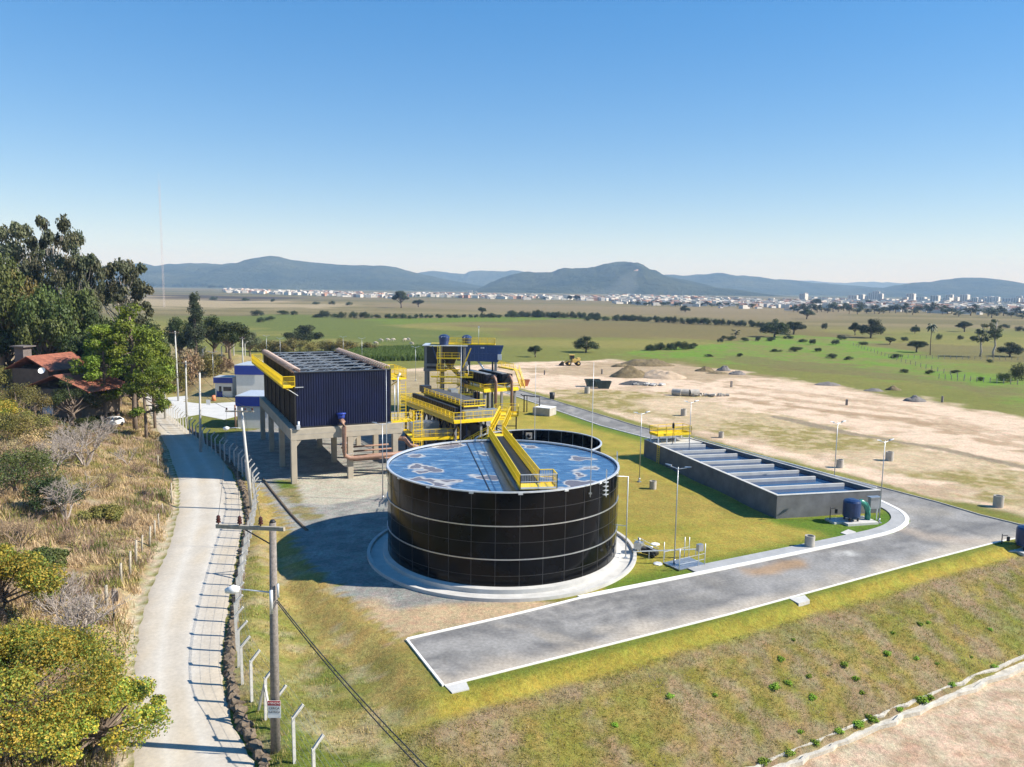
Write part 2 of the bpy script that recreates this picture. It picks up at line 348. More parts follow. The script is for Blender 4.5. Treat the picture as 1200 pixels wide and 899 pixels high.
# the platform lawn
sP = sdf(X, Y, PLATP); lawn = (sP > -12) & (Y < 182) & (X < 60)
lawnp = G([(690, 700), (1067, 611), (1035, 570), (704, 499), (604, 466), (588, 470), (560, 600)])+[(-4, 56)]
mixn((.32, .255, .052), (.235, .215, .036), sstep(.35, .65, .55*n2+.45*n1), zone(lawnp, .6, 3, .1, 16, px=False))
mixc((.27, .20, .055), zone([(640, 520), (760, 560), (850, 600), (760, 600), (700, 540)], 10, 8, 6, 17)*.55)
edge = segdist(X, Y, ASP_IN); mixc((.085, .15, .016), (1-sstep(1.4, 4.2, edge+2*(n1-.5)))*zone(lawnp, .4, 3, .1, 16, px=False)*np.where(X > 8, .85, 0))
ped = sdf(X, Y, [(33, 73), (42.5, 76), (44.5, 84), (41, 82), (28, 79)]); mixc((.075, .15, .014), sstep(-1.5, .6, ped+(n1-.5)*2)*.9)
# front bank: lawn strip, rough slope, pink dirt below the drain
sD = (X-DRN[0][0])*dnn[0]+(Y-DRN[0][1])*dnn[1]
asp = sdf(X, Y, ASP)
fr = (X > -9) & (asp < .3) & (Y < 110) & ((X-DRN[0][0])*dnn[0]+(Y-DRN[0][1])*dnn[1] < 40) & (sdf(X, Y, lawnp) < 0) & (sP < 2) & (Y < 95)
frm = fr*1.0
mixn((.33, .255, .048), (.25, .22, .038), sstep(.35, .65, .5*n1+.5*n2), frm)
mixc((.085, .13, .018), frm*(1-sstep(.3, 1.6, -asp+1.2*(n1-.5)))*.8)
ns_ = (X-DRN[0][0])*dn.x+(Y-DRN[0][1])*dn.y
streak = fbm(ns_/.55, sD/3.2, 4, 44)
slo = (1-sstep(7.8, 8.9, sD+1.2*(n1-.5)))*frm
mixn((.25, .19, .06), (.165, .16, .032), sstep(.35, .62, .5*streak+.5*n1), slo)
mixc((.25, .185, .125), slo*sstep(.46, .58, .6*fbm(ns_/1.5, sD/4.5, 4, 45)+.4*n4)*.8)
mixc((.24, .17, .12), slo*(1-sstep(0, 1.1, np.abs(sD-8.0)+.8*(n4-.5)))*.6)
mixc((.14, .16, .028), slo*sstep(.56, .68, n2)*.7)
mixn((.52, .40, .295), (.40, .28, .19), sstep(.42, .66, .4*n1+.6*n4), (1-sstep(-.6, .2, sD))*(X > -6)*(Y < 110))
# strip between track and platform
rR = np.interp(Y, [p[1] for p in ROAD_R], [p[0] for p in ROAD_R])
mid = (X > rR-.3)*(sP < .4)*(1-np.minimum(1, frm*sstep(-8, -3, X)))*(Y < 230)
mixn((.28, .23, .085), (.17, .175, .04), sstep(.38, .62, .5*n1+.5*n4), mid)
mixn((.34, .25, .085), (.28, .21, .065), n1, mid*(1-sstep(2.6, 5.0, -sP+1.4*(n1-.5)))*.9)
mixc((.09, .13, .018), mid*sstep(.54, .66, n2)*(X > -16)*.8)
mixc((.36, .29, .20), mid*sstep(.60, .66, fbm(X/1.6, Y/1.6, 4, 52))*.5)
# yard of gravel and dusty concrete
yard = [PLAT_L[i] for i in range(1, 11)]+[(-50, 118), (-20, 150), (-4, 150), (1, 110), (1, 82), (0, 60), (3, 56.6), (1.2, 54.3), (-1, 53.2), (-4, 51.6)]
ym = zone(yard, .4, .35, .8, 18, px=False)
mixn((.30, .29, .275), (.22, .215, .21), sstep(.35, .65, n4), ym)
mixc((.42, .31, .20), ym*(1-sstep(1, 2.6, segdist(X, Y, G([(425, 712), (478, 742), (530, 735)]))+1.6*(n1-.5))))
mixc((.42, .31, .20), ym*(1-sstep(1.2, 2.8, segdist(X, Y, G([(500, 722), (640, 712)]))+1.6*(n1-.5))))
mixn((.15, .14, .035), (.27, .22, .13), n4, zone([(322, 562), (345, 560), (368, 600), (378, 620), (355, 622)], .8, 2, 1.5, 19))
mixc((.09, .14, .018), zone([(322, 562), (340, 566), (344, 572), (326, 572)], .8, 2, .4, 20))
mixn((.44, .41, .35), (.36, .33, .27), n1, zone([(345, 557), (470, 548), (470, 575), (385, 592), (356, 590)], .5, 2, .3, 21))
mixn((.30, .22, .13), (.16, .15, .045), n1, zone([(180, 395), (300, 415), (270, 455), (200, 462)], 12, 10, 6, 22))
# huts' surroundings: bare, straw
mixn((.30, .24, .15), (.20, .17, .08), n1, ((Y > 150) & (Y < 230) & (X > -70) & (X < -8))*.8*sstep(150, 160, Y)*(1-sstep(215, 228, Y)))
mixn((.12, .15, .025), (.16, .15, .04), n1, zone([(206, 482), (262, 482), (262, 520), (230, 520)], 1, 3, .5, 23))
# hillside: dry grass
rx = np.interp(Y, [p[1] for p in ROAD_L], [p[0] for p in ROAD_L])
lm = (X < rx+.2)*(Y < 240)*(1-sstep(205, 240, Y))
mixn((.38, .29, .17), (.22, .19, .06), sstep(.42, .64, .6*n1+.4*n2), lm)
mixc((.30, .22, .17), lm*sstep(.55, .66, fbm(X/4, Y/4, 4, 71))*.8)
mixc((.16, .10, .06), lm*sstep(.60, .70, fbm(X/2, Y/2, 4, 72))*.7)
mixc((.42, .36, .27), lm*(1-sstep(.1, 1.1, rx-X+.8*(n1-.5))))
me = bpy.data.meshes.new('ground')
nx, ny = len(xs), len(ys); ii = (np.arange(ny-1)[:, None]*nx+np.arange(nx-1)[None, :]).ravel()
gme = npmesh('ground', np.stack([X, Y, Z], 1), np.stack([ii, ii+1, ii+nx+1, ii+nx], 1), col=C, smooth=True)
def groundmat():
    m = bpy.data.materials.new('ground'); m.use_nodes = True; t = m.node_tree; b = t.nodes['Principled BSDF']; b.inputs['Roughness'].default_value = .95; b.inputs['Specular IOR Level'].default_value = .15
    a = N(t, 'ShaderNodeAttribute'); a.attribute_name = 'Col'; tc = N(t, 'ShaderNodeTexCoord')
    def noise(s, d=6, r=.7):
        n = N(t, 'ShaderNodeTexNoise'); n.inputs['Scale'].default_value = s; n.inputs['Detail'].default_value = d; n.inputs['Roughness'].default_value = r
        t.links.new(tc.outputs['Object'], n.inputs['Vector']); return n
    cur = a.outputs['Color']
    for s, lo, hi in ((3.2, .70, 1.34), (.45, .82, 1.18), (14, .72, 1.3)):
        n = noise(s); mr = N(t, 'ShaderNodeMapRange'); mr.inputs[1].default_value = .3; mr.inputs[2].default_value = .7; mr.inputs[3].default_value = lo; mr.inputs[4].default_value = hi
        t.links.new(n.outputs['Fac'], mr.inputs[0]); mx = N(t, 'ShaderNodeVectorMath'); mx.operation = 'SCALE'
        t.links.new(cur, mx.inputs[0]); t.links.new(mr.outputs[0], mx.inputs['Scale']); cur = mx.outputs[0]
    n = noise(1.1); r = N(t, 'ShaderNodeValToRGB'); r.color_ramp.elements[0].position = .35; r.color_ramp.elements[1].position = .65
    r.color_ramp.elements[0].color = (1.08, .95, .92, 1); r.color_ramp.elements[1].color = (.92, 1.05, .95, 1); t.links.new(n.outputs['Fac'], r.inputs[0])
    mx = N(t, 'ShaderNodeVectorMath'); mx.operation = 'MULTIPLY'; t.links.new(cur, mx.inputs[0]); t.links.new(r.outputs[0], mx.inputs[1])
    t.links.new(mx.outputs[0], b.inputs['Base Color'])
    nb = noise(5, 8, .75); bp = N(t, 'ShaderNodeBump'); bp.inputs['Strength'].default_value = .7; bp.inputs['Distance'].default_value = .16
    t.links.new(nb.outputs['Fac'], bp.inputs['Height']); t.links.new(bp.outputs[0], b.inputs['Normal']); return m
ground = link('ground', gme, groundmat()); struct(ground)
# ---- roads
def roadmat(name, c, kind, amp=1):
    m = bpy.data.materials.new(name); m.use_nodes = True; t = m.node_tree; b = t.nodes['Principled BSDF']; b.inputs['Roughness'].default_value = .9; b.inputs['Specular IOR Level'].default_value = .2
    a = N(t, 'ShaderNodeAttribute'); a.attribute_name = 'Col'; tc = N(t, 'ShaderNodeTexCoord'); cur = a.outputs['Color']
    for s, lo, hi in ((.5, 1-.13*amp, 1+.13*amp), (4, 1-.16*amp, 1+.16*amp), (30, 1-.14*amp, 1+.14*amp)):
        n = N(t, 'ShaderNodeTexNoise'); n.inputs['Scale'].default_value = s; n.inputs['Detail'].default_value = 6; t.links.new(tc.outputs['Object'], n.inputs['Vector'])
        mr = N(t, 'ShaderNodeMapRange'); mr.inputs[1].default_value = .3; mr.inputs[2].default_value = .7; mr.inputs[3].default_value = lo; mr.inputs[4].default_value = hi
        t.links.new(n.outputs['Fac'], mr.inputs[0]); mx = N(t, 'ShaderNodeVectorMath'); mx.operation = 'SCALE'; t.links.new(cur, mx.inputs[0]); t.links.new(mr.outputs[0], mx.inputs['Scale']); cur = mx.outputs[0]
    t.links.new(cur, b.inputs['Base Color'])
    bp = N(t, 'ShaderNodeBump'); bp.inputs['Strength'].default_value = .4; bp.inputs['Distance'].default_value = .03; t.links.new(n.outputs['Fac'], bp.inputs['Height']); t.links.new(bp.outputs[0], b.inputs['Normal'])
    return m
def polysheet(name, poly, step, z, colf, m, extra=None):
    """fine grid sheet clipped to a polygon (bmesh fill + grid cut)"""
    bm = bmesh.new(); vs = [bm.verts.new((x, y, z)) for x, y in poly]; bm.faces.new(vs)
    xs_ = [p[0] for p in poly]; ys_ = [p[1] for p in poly]
    for ax, lo, hi in ((0, min(xs_), max(xs_)), (1, min(ys_), max(ys_))):
        k = lo+step
        while k < hi:
            no = (1, 0, 0) if ax == 0 else (0, 1, 0); co = (k, 0, 0) if ax == 0 else (0, k, 0)
            bmesh.ops.bisect_plane(bm, geom=bm.verts[:]+bm.edges[:]+bm.faces[:], plane_co=co, plane_no=no); k += step*(1 if k < 130 or ax == 0 else 3)
    bmesh.ops.triangulate(bm, faces=bm.faces[:])
    me = bpy.data.meshes.new(name); bm.to_mesh(me); bm.free()
    n = len(me.vertices); co = np.zeros(n*3); me.vertices.foreach_get('co', co); co = co.reshape(-1, 3)
    c = colf(co[:, 0], co[:, 1]); a = me.color_attributes.new('Col', 'FLOAT_COLOR', 'POINT'); cc = np.ones((n, 4)); cc[:, :3] = c; a.data.foreach_set('color', cc.ravel())
    return link(name, me, m)
def cmix(c, b, m): m = np.clip(m, 0, 1)[:, None]; return c*(1-m)+np.array(b)*m
def asphcol(x, y):
    n = fbm(x/2.5, y/2.5, 4, 3); c = np.ones((len(x), 3))*np.array((.185, .180, .170)); c = cmix(c, (.26, .252, .238), sstep(.4, .65, n))
    u = x*dn.x+y*dn.y; v = -x*dn.y+y*dn.x
    c = cmix(c, (.115, .115, .118), sstep(.52, .66, fbm(u/9, v/.6, 4, 8))*.6)
    d = segdist(x, y, ASP_NEAR[:-1]); e = segdist(x, y, ASP_IN[:13])
    c = cmix(c, (.46, .40, .32), (1-sstep(.2, 2.6, d+3.4*(fbm(x/3, y/3, 3, 12)-.42)))*.85)
    c = cmix(c, (.36, .32, .26), sstep(.60, .70, fbm(x/3.5, y/2.0, 4, 19))*.5*np.where(x < 12, 1, .3))
    c = cmix(c, (.34, .22, .12), (1-sstep(.3, 1.5, segdist(x, y, G([(885, 671), (935, 660)]))+1.2*(fbm(x, y, 3, 6)-.5)))*.8)
    c = cmix(c, (.46, .45, .42), (1-sstep(.2, 1.0, segdist(x, y, G([(985, 648), (1003, 650)]))+1.6*(fbm(x*2, y*2, 3, 6)-.5)))*.8)
    c = cmix(c, (.42, .34, .26), (1-sstep(.4, 2.2, segdist(x, y, G([(1068, 622), (1090, 630), (1150, 636)]))+2*(fbm(x/2, y/2, 3, 7)-.5)))*.55)
    c = cmix(c, (.30, .27, .22), (1-sstep(.5, 2.4, segdist(x, y, G([(1072, 600), (1100, 600)]))+2*(fbm(x/2, y/2, 3, 17)-.5)))*.5)
    return c
struct(polysheet('asphalt_road', ASP, .7, .006, asphcol, roadmat('asphalt', None, 0)))
def dirtcol(x, y):
    l = np.interp(y, [p[1] for p in ROAD_L], [p[0] for p in ROAD_L]); r = np.interp(y, [p[1] for p in ROAD_R], [p[0] for p in ROAD_R])
    t = (x-l)/(r-l+1e-6)
    c = np.ones((len(x), 3))*np.array((.46, .415, .345)); c = cmix(c, (.47, .41, .32), sstep(.4, .7, fbm(x/1.5, y/6, 4, 3)))
    for k, wd in ((.30, .07), (.62, .07)): c = cmix(c, (.54, .51, .45), np.exp(-((t-k+.06*(fbm(y/9, x*0, 2, 4)-.5))/wd)**2)*.75)
    c = cmix(c, (.40, .33, .24), sstep(.9, 1.0, t)*.8); c = cmix(c, (.44, .37, .28), (1-sstep(.0, .12, t))*.8)
    return c
rp = ROADP
def strip_sheet(name, A, B, z, colf, m, nc=14, st=.6):
    def resample(P, ysamp): return np.interp(ysamp, [p[1] for p in P], [p[0] for p in P])
    y0 = max(A[0][1], B[0][1]); y1 = min(A[-1][1], B[-1][1]); yy = [y0]
    while yy[-1] < y1: yy.append(yy[-1]+st*max(1, yy[-1]/60))
    yy = np.array(yy); a = resample(A, yy)+.25*(vn(yy*1.3, yy*0, 3)-.5); b = resample(B, yy)+.25*(vn(yy*1.3, yy*0, 8)-.5); t = np.linspace(0, 1, nc)
    xg = a[:, None]*(1-t)+b[:, None]*t; yg = np.repeat(yy[:, None], nc, 1); xg = xg.ravel(); yg = yg.ravel()
    zz = np.maximum(hz(xg, yg), 0)*0+z+.03*(fbm(xg/1.2, yg/3, 3, 5)-.5)
    zz = zz.reshape(-1, nc); zz[:, 0] = -.06; zz[:, -1] = -.06; zz = zz.ravel()
    i = (np.arange(len(yy)-1)[:, None]*nc+np.arange(nc-1)[None, :]).ravel()
    return link(name, npmesh(name, np.stack([xg, yg, zz], 1), np.stack([i, i+1, i+nc+1, i+nc], 1), col=colf(xg, yg), smooth=True), m)
struct(strip_sheet('dirt_road', ROAD_L, ROAD_R, .045, dirtcol, roadmat('pale_dirt', None, 0, .45)))
# kerbs and the concrete walk
def offset(P, d):
    out = []
    for i, p in enumerate(P):
        a = Vector(P[max(i-1, 0)]); b = Vector(P[min(i+1, len(P)-1)]); t = (b-a).normalized(); out.append((p[0]-t.y*d, p[1]+t.x*d))
    return out
def kerb(P, w0, w1, h, m, z=0):
    b = MB(); A = offset(P, w0); B = offset(P, w1); n = len(P)
    vs = [(*p, z-.1) for p in A]+[(*p, z+h) for p in A]+[(*p, z+h) for p in B]+[(*p, z-.1) for p in B]; fs = []
    for i in range(n-1):
        for k in range(3): fs.append((k*n+i, k*n+i+1, (k+1)*n+i+1, (k+1)*n+i))
    fs += [(0, n, 2*n, 3*n), (n-1, 2*n-1, 3*n-1, 4*n-1)]
    b.add(vs, fs); return b.build('kerb', m)
def smooth(P, n=3):
    for _ in range(n):
        Q = [P[0]]
        for a, b in zip(P, P[1:]): Q += [(a[0]*.75+b[0]*.25, a[1]*.75+b[1]*.25), (a[0]*.25+b[0]*.75, a[1]*.25+b[1]*.75)]
        Q.append(P[-1]); P = Q
    return P
M['kerbw'] = mat('whitewashed_kerb', (.74, .73, .69), .8, 0, 1.2, .12)
M['walk'] = mat('grey_walk', (.34, .345, .345), .9, 0, .9, .14, .2, 15)
inn = smooth(ASP_IN[2:12], 2)
tag(kerb(inn, 0, .42, .13, M['kerbw']), 'broad whitewashed kerb between the grey walk and the asphalt road', 'kerb')
tag(kerb(ASP_IN[:3], 0, .16, .11, M['kerbw']), 'thin white kerb between the gravel corner and the asphalt end', 'kerb')
tag(kerb([ASP_NEAR[0], ASP_IN[0]], 0, .16, .11, M['kerbw']), 'short white kerb closing the left end of the asphalt', 'kerb')
tag(kerb(ASP_NEAR, 0, -.13, .08, M['kerbw']), 'thin white kerb along the front edge of the asphalt above the grass bank', 'kerb')
tag(kerb(ASP_OUT, 0, .16, .12, M['concrete']), 'grey kerb on the far side of the asphalt beside the bare field', 'kerb')
tag(kerb(ASP_IN[11:], 0, .16, .12, M['kerbw']), 'pale kerb along the lawn edge of the back road behind the long basin', 'kerb')
wk = smooth(ASP_IN[3:12], 2); struct(kerb(wk, .42, 1.75, .10, M['walk'])).name = 'pavement'
# ---------------------------------------------------------------- drain at the bank foot
b = MB(); dp = [g(x, y, -3.9) for x, y in [(880, 912), (910, 897), (960, 876), (1000, 859), (1060, 834), (1120, 810), (1200, 777), (1260, 752)]]
dp = [(p[0]+.15*math.sin(i*2.1), p[1]+.12*math.cos(i*3.3)) for i, p in enumerate(smooth(dp, 2))]
for o0, o1, z0, z1 in ((-.55, -.32, -4.1, -3.72), (-.32, .32, -4.1, -3.92), (.32, .55, -4.1, -3.70)):
    A = offset(dp, o0); B = offset(dp, o1); n = len(dp)
    b.add([(*p, z0) for p in A]+[(*p, z1) for p in A]+[(*p, z1) for p in B]+[(*p, z0) for p in B], [(k*n+i, k*n+i+1, (k+1)*n+i+1, (k+1)*n+i) for i in range(n-1) for k in range(3)])
tag(b.build('drain_channel', mat('chalky_concrete', (.50, .46, .38), .9, 0, 1.5, .3, .5, 10)), 'chalky concrete drain channel at the foot of the grass bank', 'drain')
# concrete inlet pads against the front kerb
for (pp, lab) in (([(521, 804), (546, 799), (550, 808), (530, 813)], 'grey concrete inlet pad at the left corner of the asphalt'), ([(925, 702), (943, 698), (949, 704), (936, 708)], 'grey concrete inlet pad midway along the front kerb')):
    q = [g(*p) for p in pp]; mb = MB().prism(q, -.25, .05); gr = [((q[0][0]+q[2][0])/2, (q[0][1]+q[2][1])/2)]
    tag(mb.build('drain_inlet', M['pconc']), lab, 'drain inlet')
# ================================================================ BIG TANK
TX, TY, TR, TH = -.7, 68.8, 10.45, 8.15
def rail(pts, h=1.1, name='railing', parent=None, m=None, bal=.14, post=1.5, r=.028, toe=.14, bt=.018):
    b = MB()
    for a, c in zip(pts, pts[1:]):
        a = Vector(a); c = Vector(c); L = (c-a).length; n = max(1, round(L/post)); up = Vector((0, 0, h))
        for i in range(n+1): p = a.lerp(c, i/n); b.bar(p, p+up, r*2)
        b.bar(a+up, c+up, r*2.2); b.bar(a+up*.5, c+up*.5, r*1.6)
        if toe: b.bar(a+Vector((0, 0, toe/2)), c+Vector((0, 0, toe/2)), .02, toe)
        if bal:
            n = max(1, int(L/bal))
            for i in range(1, n): p = a.lerp(c, i/n); b.bar(p+Vector((0, 0, toe)), p+up, bt)
    return b.build(name, m or M['yellow'], parent)
def ladder(a, h, wd=.5, dirv=(1, 0), name='ladder', parent=None, cage=True, m=None, rung=.3):
    b = MB(); a = Vector(a); dx = Vector((dirv[0], dirv[1], 0)).normalized()*wd/2
    for s in (-1, 1): b.bar(a+dx*s, a+dx*s+Vector((0, 0, h)), .07)
    for i in range(int(h/rung)): b.bar(a-dx+Vector((0, 0, .2+i*rung)), a+dx+Vector((0, 0, .2+i*rung)), .045)
    if cage:
        nrm = Vector((dx.y, -dx.x, 0)).normalized()
        z = 2.2
        while z < h:
            b.tube([a+dx*math.cos(t)*1.3+nrm*math.sin(t)*.65+Vector((0, 0, z)) for t in np.linspace(0, math.pi, 7)], .025, 4); z += .8
        for t in np.linspace(.3, math.pi-.3, 5):
            p = a+dx*math.cos(t)*1.3+nrm*math.sin(t)*.65; b.bar(p+Vector((0, 0, 2.2)), p+Vector((0, 0, h)), .03)
    return b.build(name, m or M['yellow'], parent)
def stair(a, c, wd, parent, name='stairs', m=None, railh=1.0):
    a = Vector(a); c = Vector(c); b = MB(); d = (c-a); hd = Vector((d.x, d.y, 0)).normalized(); s = Vector((-hd.y, hd.x, 0))*wd/2
    n = max(3, int(abs(d.z)/.2))
    for q in (-1, 1): b.bar(a+s*q, c+s*q, .06, .25)
    for i in range(n): p = a.lerp(c, (i+.5)/n); b.bar(p-s, p+s, .27, .04)
    o = b.build(name, m or M['yellow'], parent)
    for q in (-1, 1): rail([a+s*q, c+s*q], railh, 'railing', parent, m, bal=0, post=1.2)
    return o
big = thing('storage_tank', 'large round black bolted steel tank with a yellow footbridge across its top', 'tank', (TX, TY, 0))
def shell(name, Rr, H, nseg, rings, m, parent, z0=0):
    b = MB(); n = 120
    prof = [(Rr, z0), (Rr, H)]
    b.lathe(prof, n, closed_top=False); b.lathe([(Rr-.06, z0), (Rr-.06, H)], n, closed_top=False)
    b.lathe([(Rr, H), (Rr-.06, H)], n, closed_top=False)
    o = b.build(name, m, parent); o.data.polygons.foreach_set('use_smooth', [True]*len(o.data.polygons)); return o
sh = shell('shell', TR, TH, 0, 6, M['black'], big, .30)
M['seam'] = mat('dull_seam', (.06, .06, .063), .5, .3, 2, .2)
b = MB(); bthin = MB()
nz_ = 24; levels = [TH-TH*k/6 for k in range(1, 6)]
for k, z in enumerate(levels):
    wide = k in (1, 3)
    r = TR+(.07 if wide else .012)
    h = .036 if wide else .014
    (b if wide else bthin).lathe([(TR-.01, z-h), (r, z-h), (r, z+h), (TR-.01, z+h)], 144, closed_top=False)
b.build('stiffener_ring', M['alu'], big); bthin.build('lap_joint', M['seam'], big)
b = MB(); NSEG = 34
for k in range(NSEG):
    for q in range(6):
        a = 2*math.pi*(k+(.5 if q % 2 else 0)*0)/NSEG+.05; z0 = TH-TH*(q+1)/6+(.3 if q == 5 else 0); z1 = TH-TH*q/6
        c, s_ = math.cos(a), math.sin(a); b.box(((TR+.008)*c, (TR+.008)*s_, (z0+z1)/2), (.02, .035, z1-z0-.05), rz=a)
b.build('panel_seam', M['seam'], big)
b = MB(); b.lathe([(TR-.09, TH-.1), (TR-.09, TH+.06), (TR+.10, TH+.06), (TR+.10, TH-.04), (TR, TH-.06)], 144, closed_top=False); b.build('top_rim', M['psteel'], big)
b = MB()
for k in range(NSEG//2):
    a = 2*math.pi*k/(NSEG//2)+.05; b.box(((TR+.07)*math.cos(a), (TR+.07)*math.sin(a), TH-.08), (.14, .35, .16), rz=a)
b.build('rim_bracket', M['psteel'], big)
def scum():
    m = bpy.data.materials.new('scum_and_reflection'); m.use_nodes = True; t = m.node_tree; p = t.nodes['Principled BSDF']
    tc = N(t, 'ShaderNodeTexCoord'); mp = N(t, 'ShaderNodeMapping'); mp.inputs['Rotation'].default_value = (0, 0, R(25)); mp.inputs['Scale'].default_value = (1, 2.6, 1); t.links.new(tc.outputs['Object'], mp.inputs[0])
    def ns(s, d, di, r=.6):
        n = N(t, 'ShaderNodeTexNoise'); n.inputs['Scale'].default_value = s; n.inputs['Detail'].default_value = d; n.inputs['Distortion'].default_value = di; n.inputs['Roughness'].default_value = r; t.links.new(mp.outputs[0], n.inputs[0]); return n
    a = ns(.5, 9, 1.0, .66); r = N(t, 'ShaderNodeValToRGB'); e = r.color_ramp.elements
    e[0].position = .36; e[0].color = (.015, .06, .16, 1); e[1].position = .50; e[1].color = (.04, .11, .23, 1)  # blue stops paint the sky's reflection into the colour, under the pale scum
    for po, co in ((.57, (.05, .14, .27, 1)), (.62, (.15, .23, .32, 1)), (.69, (.30, .34, .37, 1)), (.77, (.48, .47, .45, 1))):
        k = e.new(po); k.color = co
    t.links.new(a.outputs['Fac'], r.inputs[0])
    # rusty islands near the wall and the pale rim of dried scum around them
    sx = N(t, 'ShaderNodeSeparateXYZ'); t.links.new(tc.outputs['Object'], sx.inputs[0])
    ln = N(t, 'ShaderNodeVectorMath'); ln.operation = 'LENGTH'; t.links.new(tc.outputs['Object'], ln.inputs[0])
    mr = N(t, 'ShaderNodeMapRange'); mr.inputs[1].default_value = 7.6; mr.inputs[2].default_value = 10; mr.inputs[3].default_value = 0; mr.inputs[4].default_value = .22; t.links.new(ln.outputs['Value'], mr.inputs[0])
    nb = N(t, 'ShaderNodeTexNoise'); nb.inputs['Scale'].default_value = .26; nb.inputs['Detail'].default_value = 3; t.links.new(tc.outputs['Object'], nb.inputs[0])
    ad = N(t, 'ShaderNodeMath'); ad.operation = 'ADD'; t.links.new(nb.outputs['Fac'], ad.inputs[0]); t.links.new(mr.outputs[0], ad.inputs[1])
    r2 = N(t, 'ShaderNodeValToRGB'); f = r2.color_ramp.elements; f[0].position = .755; f[0].color = (0, 0, 0, 1); f[1].position = .80; f[1].color = (1, 1, 1, 1); t.links.new(ad.outputs[0], r2.inputs[0])
    r3 = N(t, 'ShaderNodeValToRGB'); f = r3.color_ramp.elements; f[0].position = .80; f[0].color = (0, 0, 0, 1); f[1].position = .815; f[1].color = (1, 1, 1, 1); t.links.new(ad.outputs[0], r3.inputs[0])
    m1 = N(t, 'ShaderNodeMix'); m1.data_type = 'RGBA'; t.links.new(r2.outputs[0], m1.inputs[0]); t.links.new(r.outputs[0], m1.inputs[6]); m1.inputs[7].default_value = (.52, .47, .40, 1)
    m2 = N(t, 'ShaderNodeMix'); m2.data_type = 'RGBA'; t.links.new(r3.outputs[0], m2.inputs[0]); t.links.new(m1.outputs[2], m2.inputs[6]); m2.inputs[7].default_value = (.13, .10, .10, 1)
    t.links.new(m2.outputs[2], p.inputs['Base Color']); p.inputs['Roughness'].default_value = .22
    bp = N(t, 'ShaderNodeBump'); bp.inputs['Strength'].default_value = .25; bp.inputs['Distance'].default_value = .05; t.links.new(a.outputs['Fac'], bp.inputs['Height']); t.links.new(bp.outputs[0], p.inputs['Normal'])
    return m
b = MB(); b.lathe([(TR-.10, TH-.32), (TR-.10, TH-.16)], 96); b.build('scum_surface', scum(), big)
b = MB(); b.add([(-2.2, 9.7, TH-.14), (-.3, 10.0, TH-.14), (1.6, -9.4, TH-.14), (.2, -10.0, TH-.14)], [(0, 1, 2, 3)]); b.build('membrane_shadow_strip', mat('membrane_shadow_grey', (.035, .04, .05), .3, 0, .5, .5), big)  # grey sheet with the footbridge's shadow painted into its dark colour
b = MB(); b.bar((-3.9, 9.4, TH-.13), (-.8, -10.2, TH-.13), .07, .04); b.build('cable', M['dsteel'], big)
b = MB(); b.lathe([(TR+.05, .02), (TR+.45, .02), (TR+.45, .42), (TR+.02, .50)], 120, closed_top=False); b.build('ring_beam', M['pconc'], big)
# small hatch rungs at the rim
for (an, nm) in ((-.62, 'rung'), (.12, 'bracket')):
    b = MB(); c, s_ = math.cos(an), math.sin(an)
    for k in range(4): b.box(((TR+.18)*c, (TR+.18)*s_, TH-1.2+.35*k), (.3, .5, .04), rz=an)
    b.bar((TR*c+.2, TR*s_-.2, TH-1.4), (TR*c+.2, TR*s_-.2, TH+.9), .05); b.bar((TR*c+.2, TR*s_+.2, TH-1.4), (TR*c+.2, TR*s_+.2, TH+.9), .05); b.build(nm, M['psteel'], big)
# concrete apron round the tank
ap = []
for k in range(72):
    a = 2*math.pi*k/72; ap.append((TX+12.0*math.cos(a), TY+12.0*math.sin(a)))
struct(MB().prism(ap, -.2, .06).build('tank_apron', M['pconc']))
ring = MB(); ring.lathe([(12.02, -.1), (12.02, .28), (12.32, .28), (12.32, -.1)], 100, (TX, TY, 0), closed_top=False)
tag(ring.build('kerb', M['pconc']), 'low round concrete kerb encircling the apron of the big black tank', 'kerb')
# overflow pipe frame on the right of the tank
pf = thing('overflow_pipe', 'thin grey pipe frame standing beside the right edge of the big black tank', 'pipe', (TX+11.9, TY-2.2, 0))
bx_, by_, _ = at(733, 654, 66.5); P0 = Vector((bx_-pf.location.x, 66.5-pf.location.y, .06))
b = MB(); b.tube([P0, P0+Vector((0, 0, 7.5)), P0+Vector((-2.6, .3, 7.5))], .06, 8); b.build('pipe', M['psteel'], pf)
b = MB(); b.bar(P0+Vector((0, 0, .4)), P0+Vector((-1.4, .3, .4)), .05); b.bar(P0+Vector((0, 0, 3)), P0+Vector((-1.2, .3, 3)), .05); b.box(P0+Vector((0, 0, .05)), (.3, .3, .1)); b.build('bracket', M['psteel'], pf)
# lightning masts round the rim
for (px, py, Yd, lab) in ((696, 424, 60.7, 'thin white lightning mast at the front right of the big tank rim'), (628, 424, 79.0, 'thin white lightning mast at the back right of the big tank rim'), (540.5, 404, 77.5, 'thin white lightning mast at the back left of the big tank rim'), (452.5, 433, 66.5, 'thin grey lightning mast beside the left edge of the big tank')):
    p = at(px, py, Yd); z0 = TH-.9
    mst = thing('lightning_mast', lab, 'mast', (p.x, Yd, z0), 0)
    MB().tube([(0, 0, 0), (0, 0, (p.z-z0)*.6), (0, 0, p.z-z0)], [.035, .028, .012], 6).build('pole', M['psteel'], mst)
    MB().box((0, 0, .3), (.25, .1, .12)).build('bracket', M['steel'], mst)
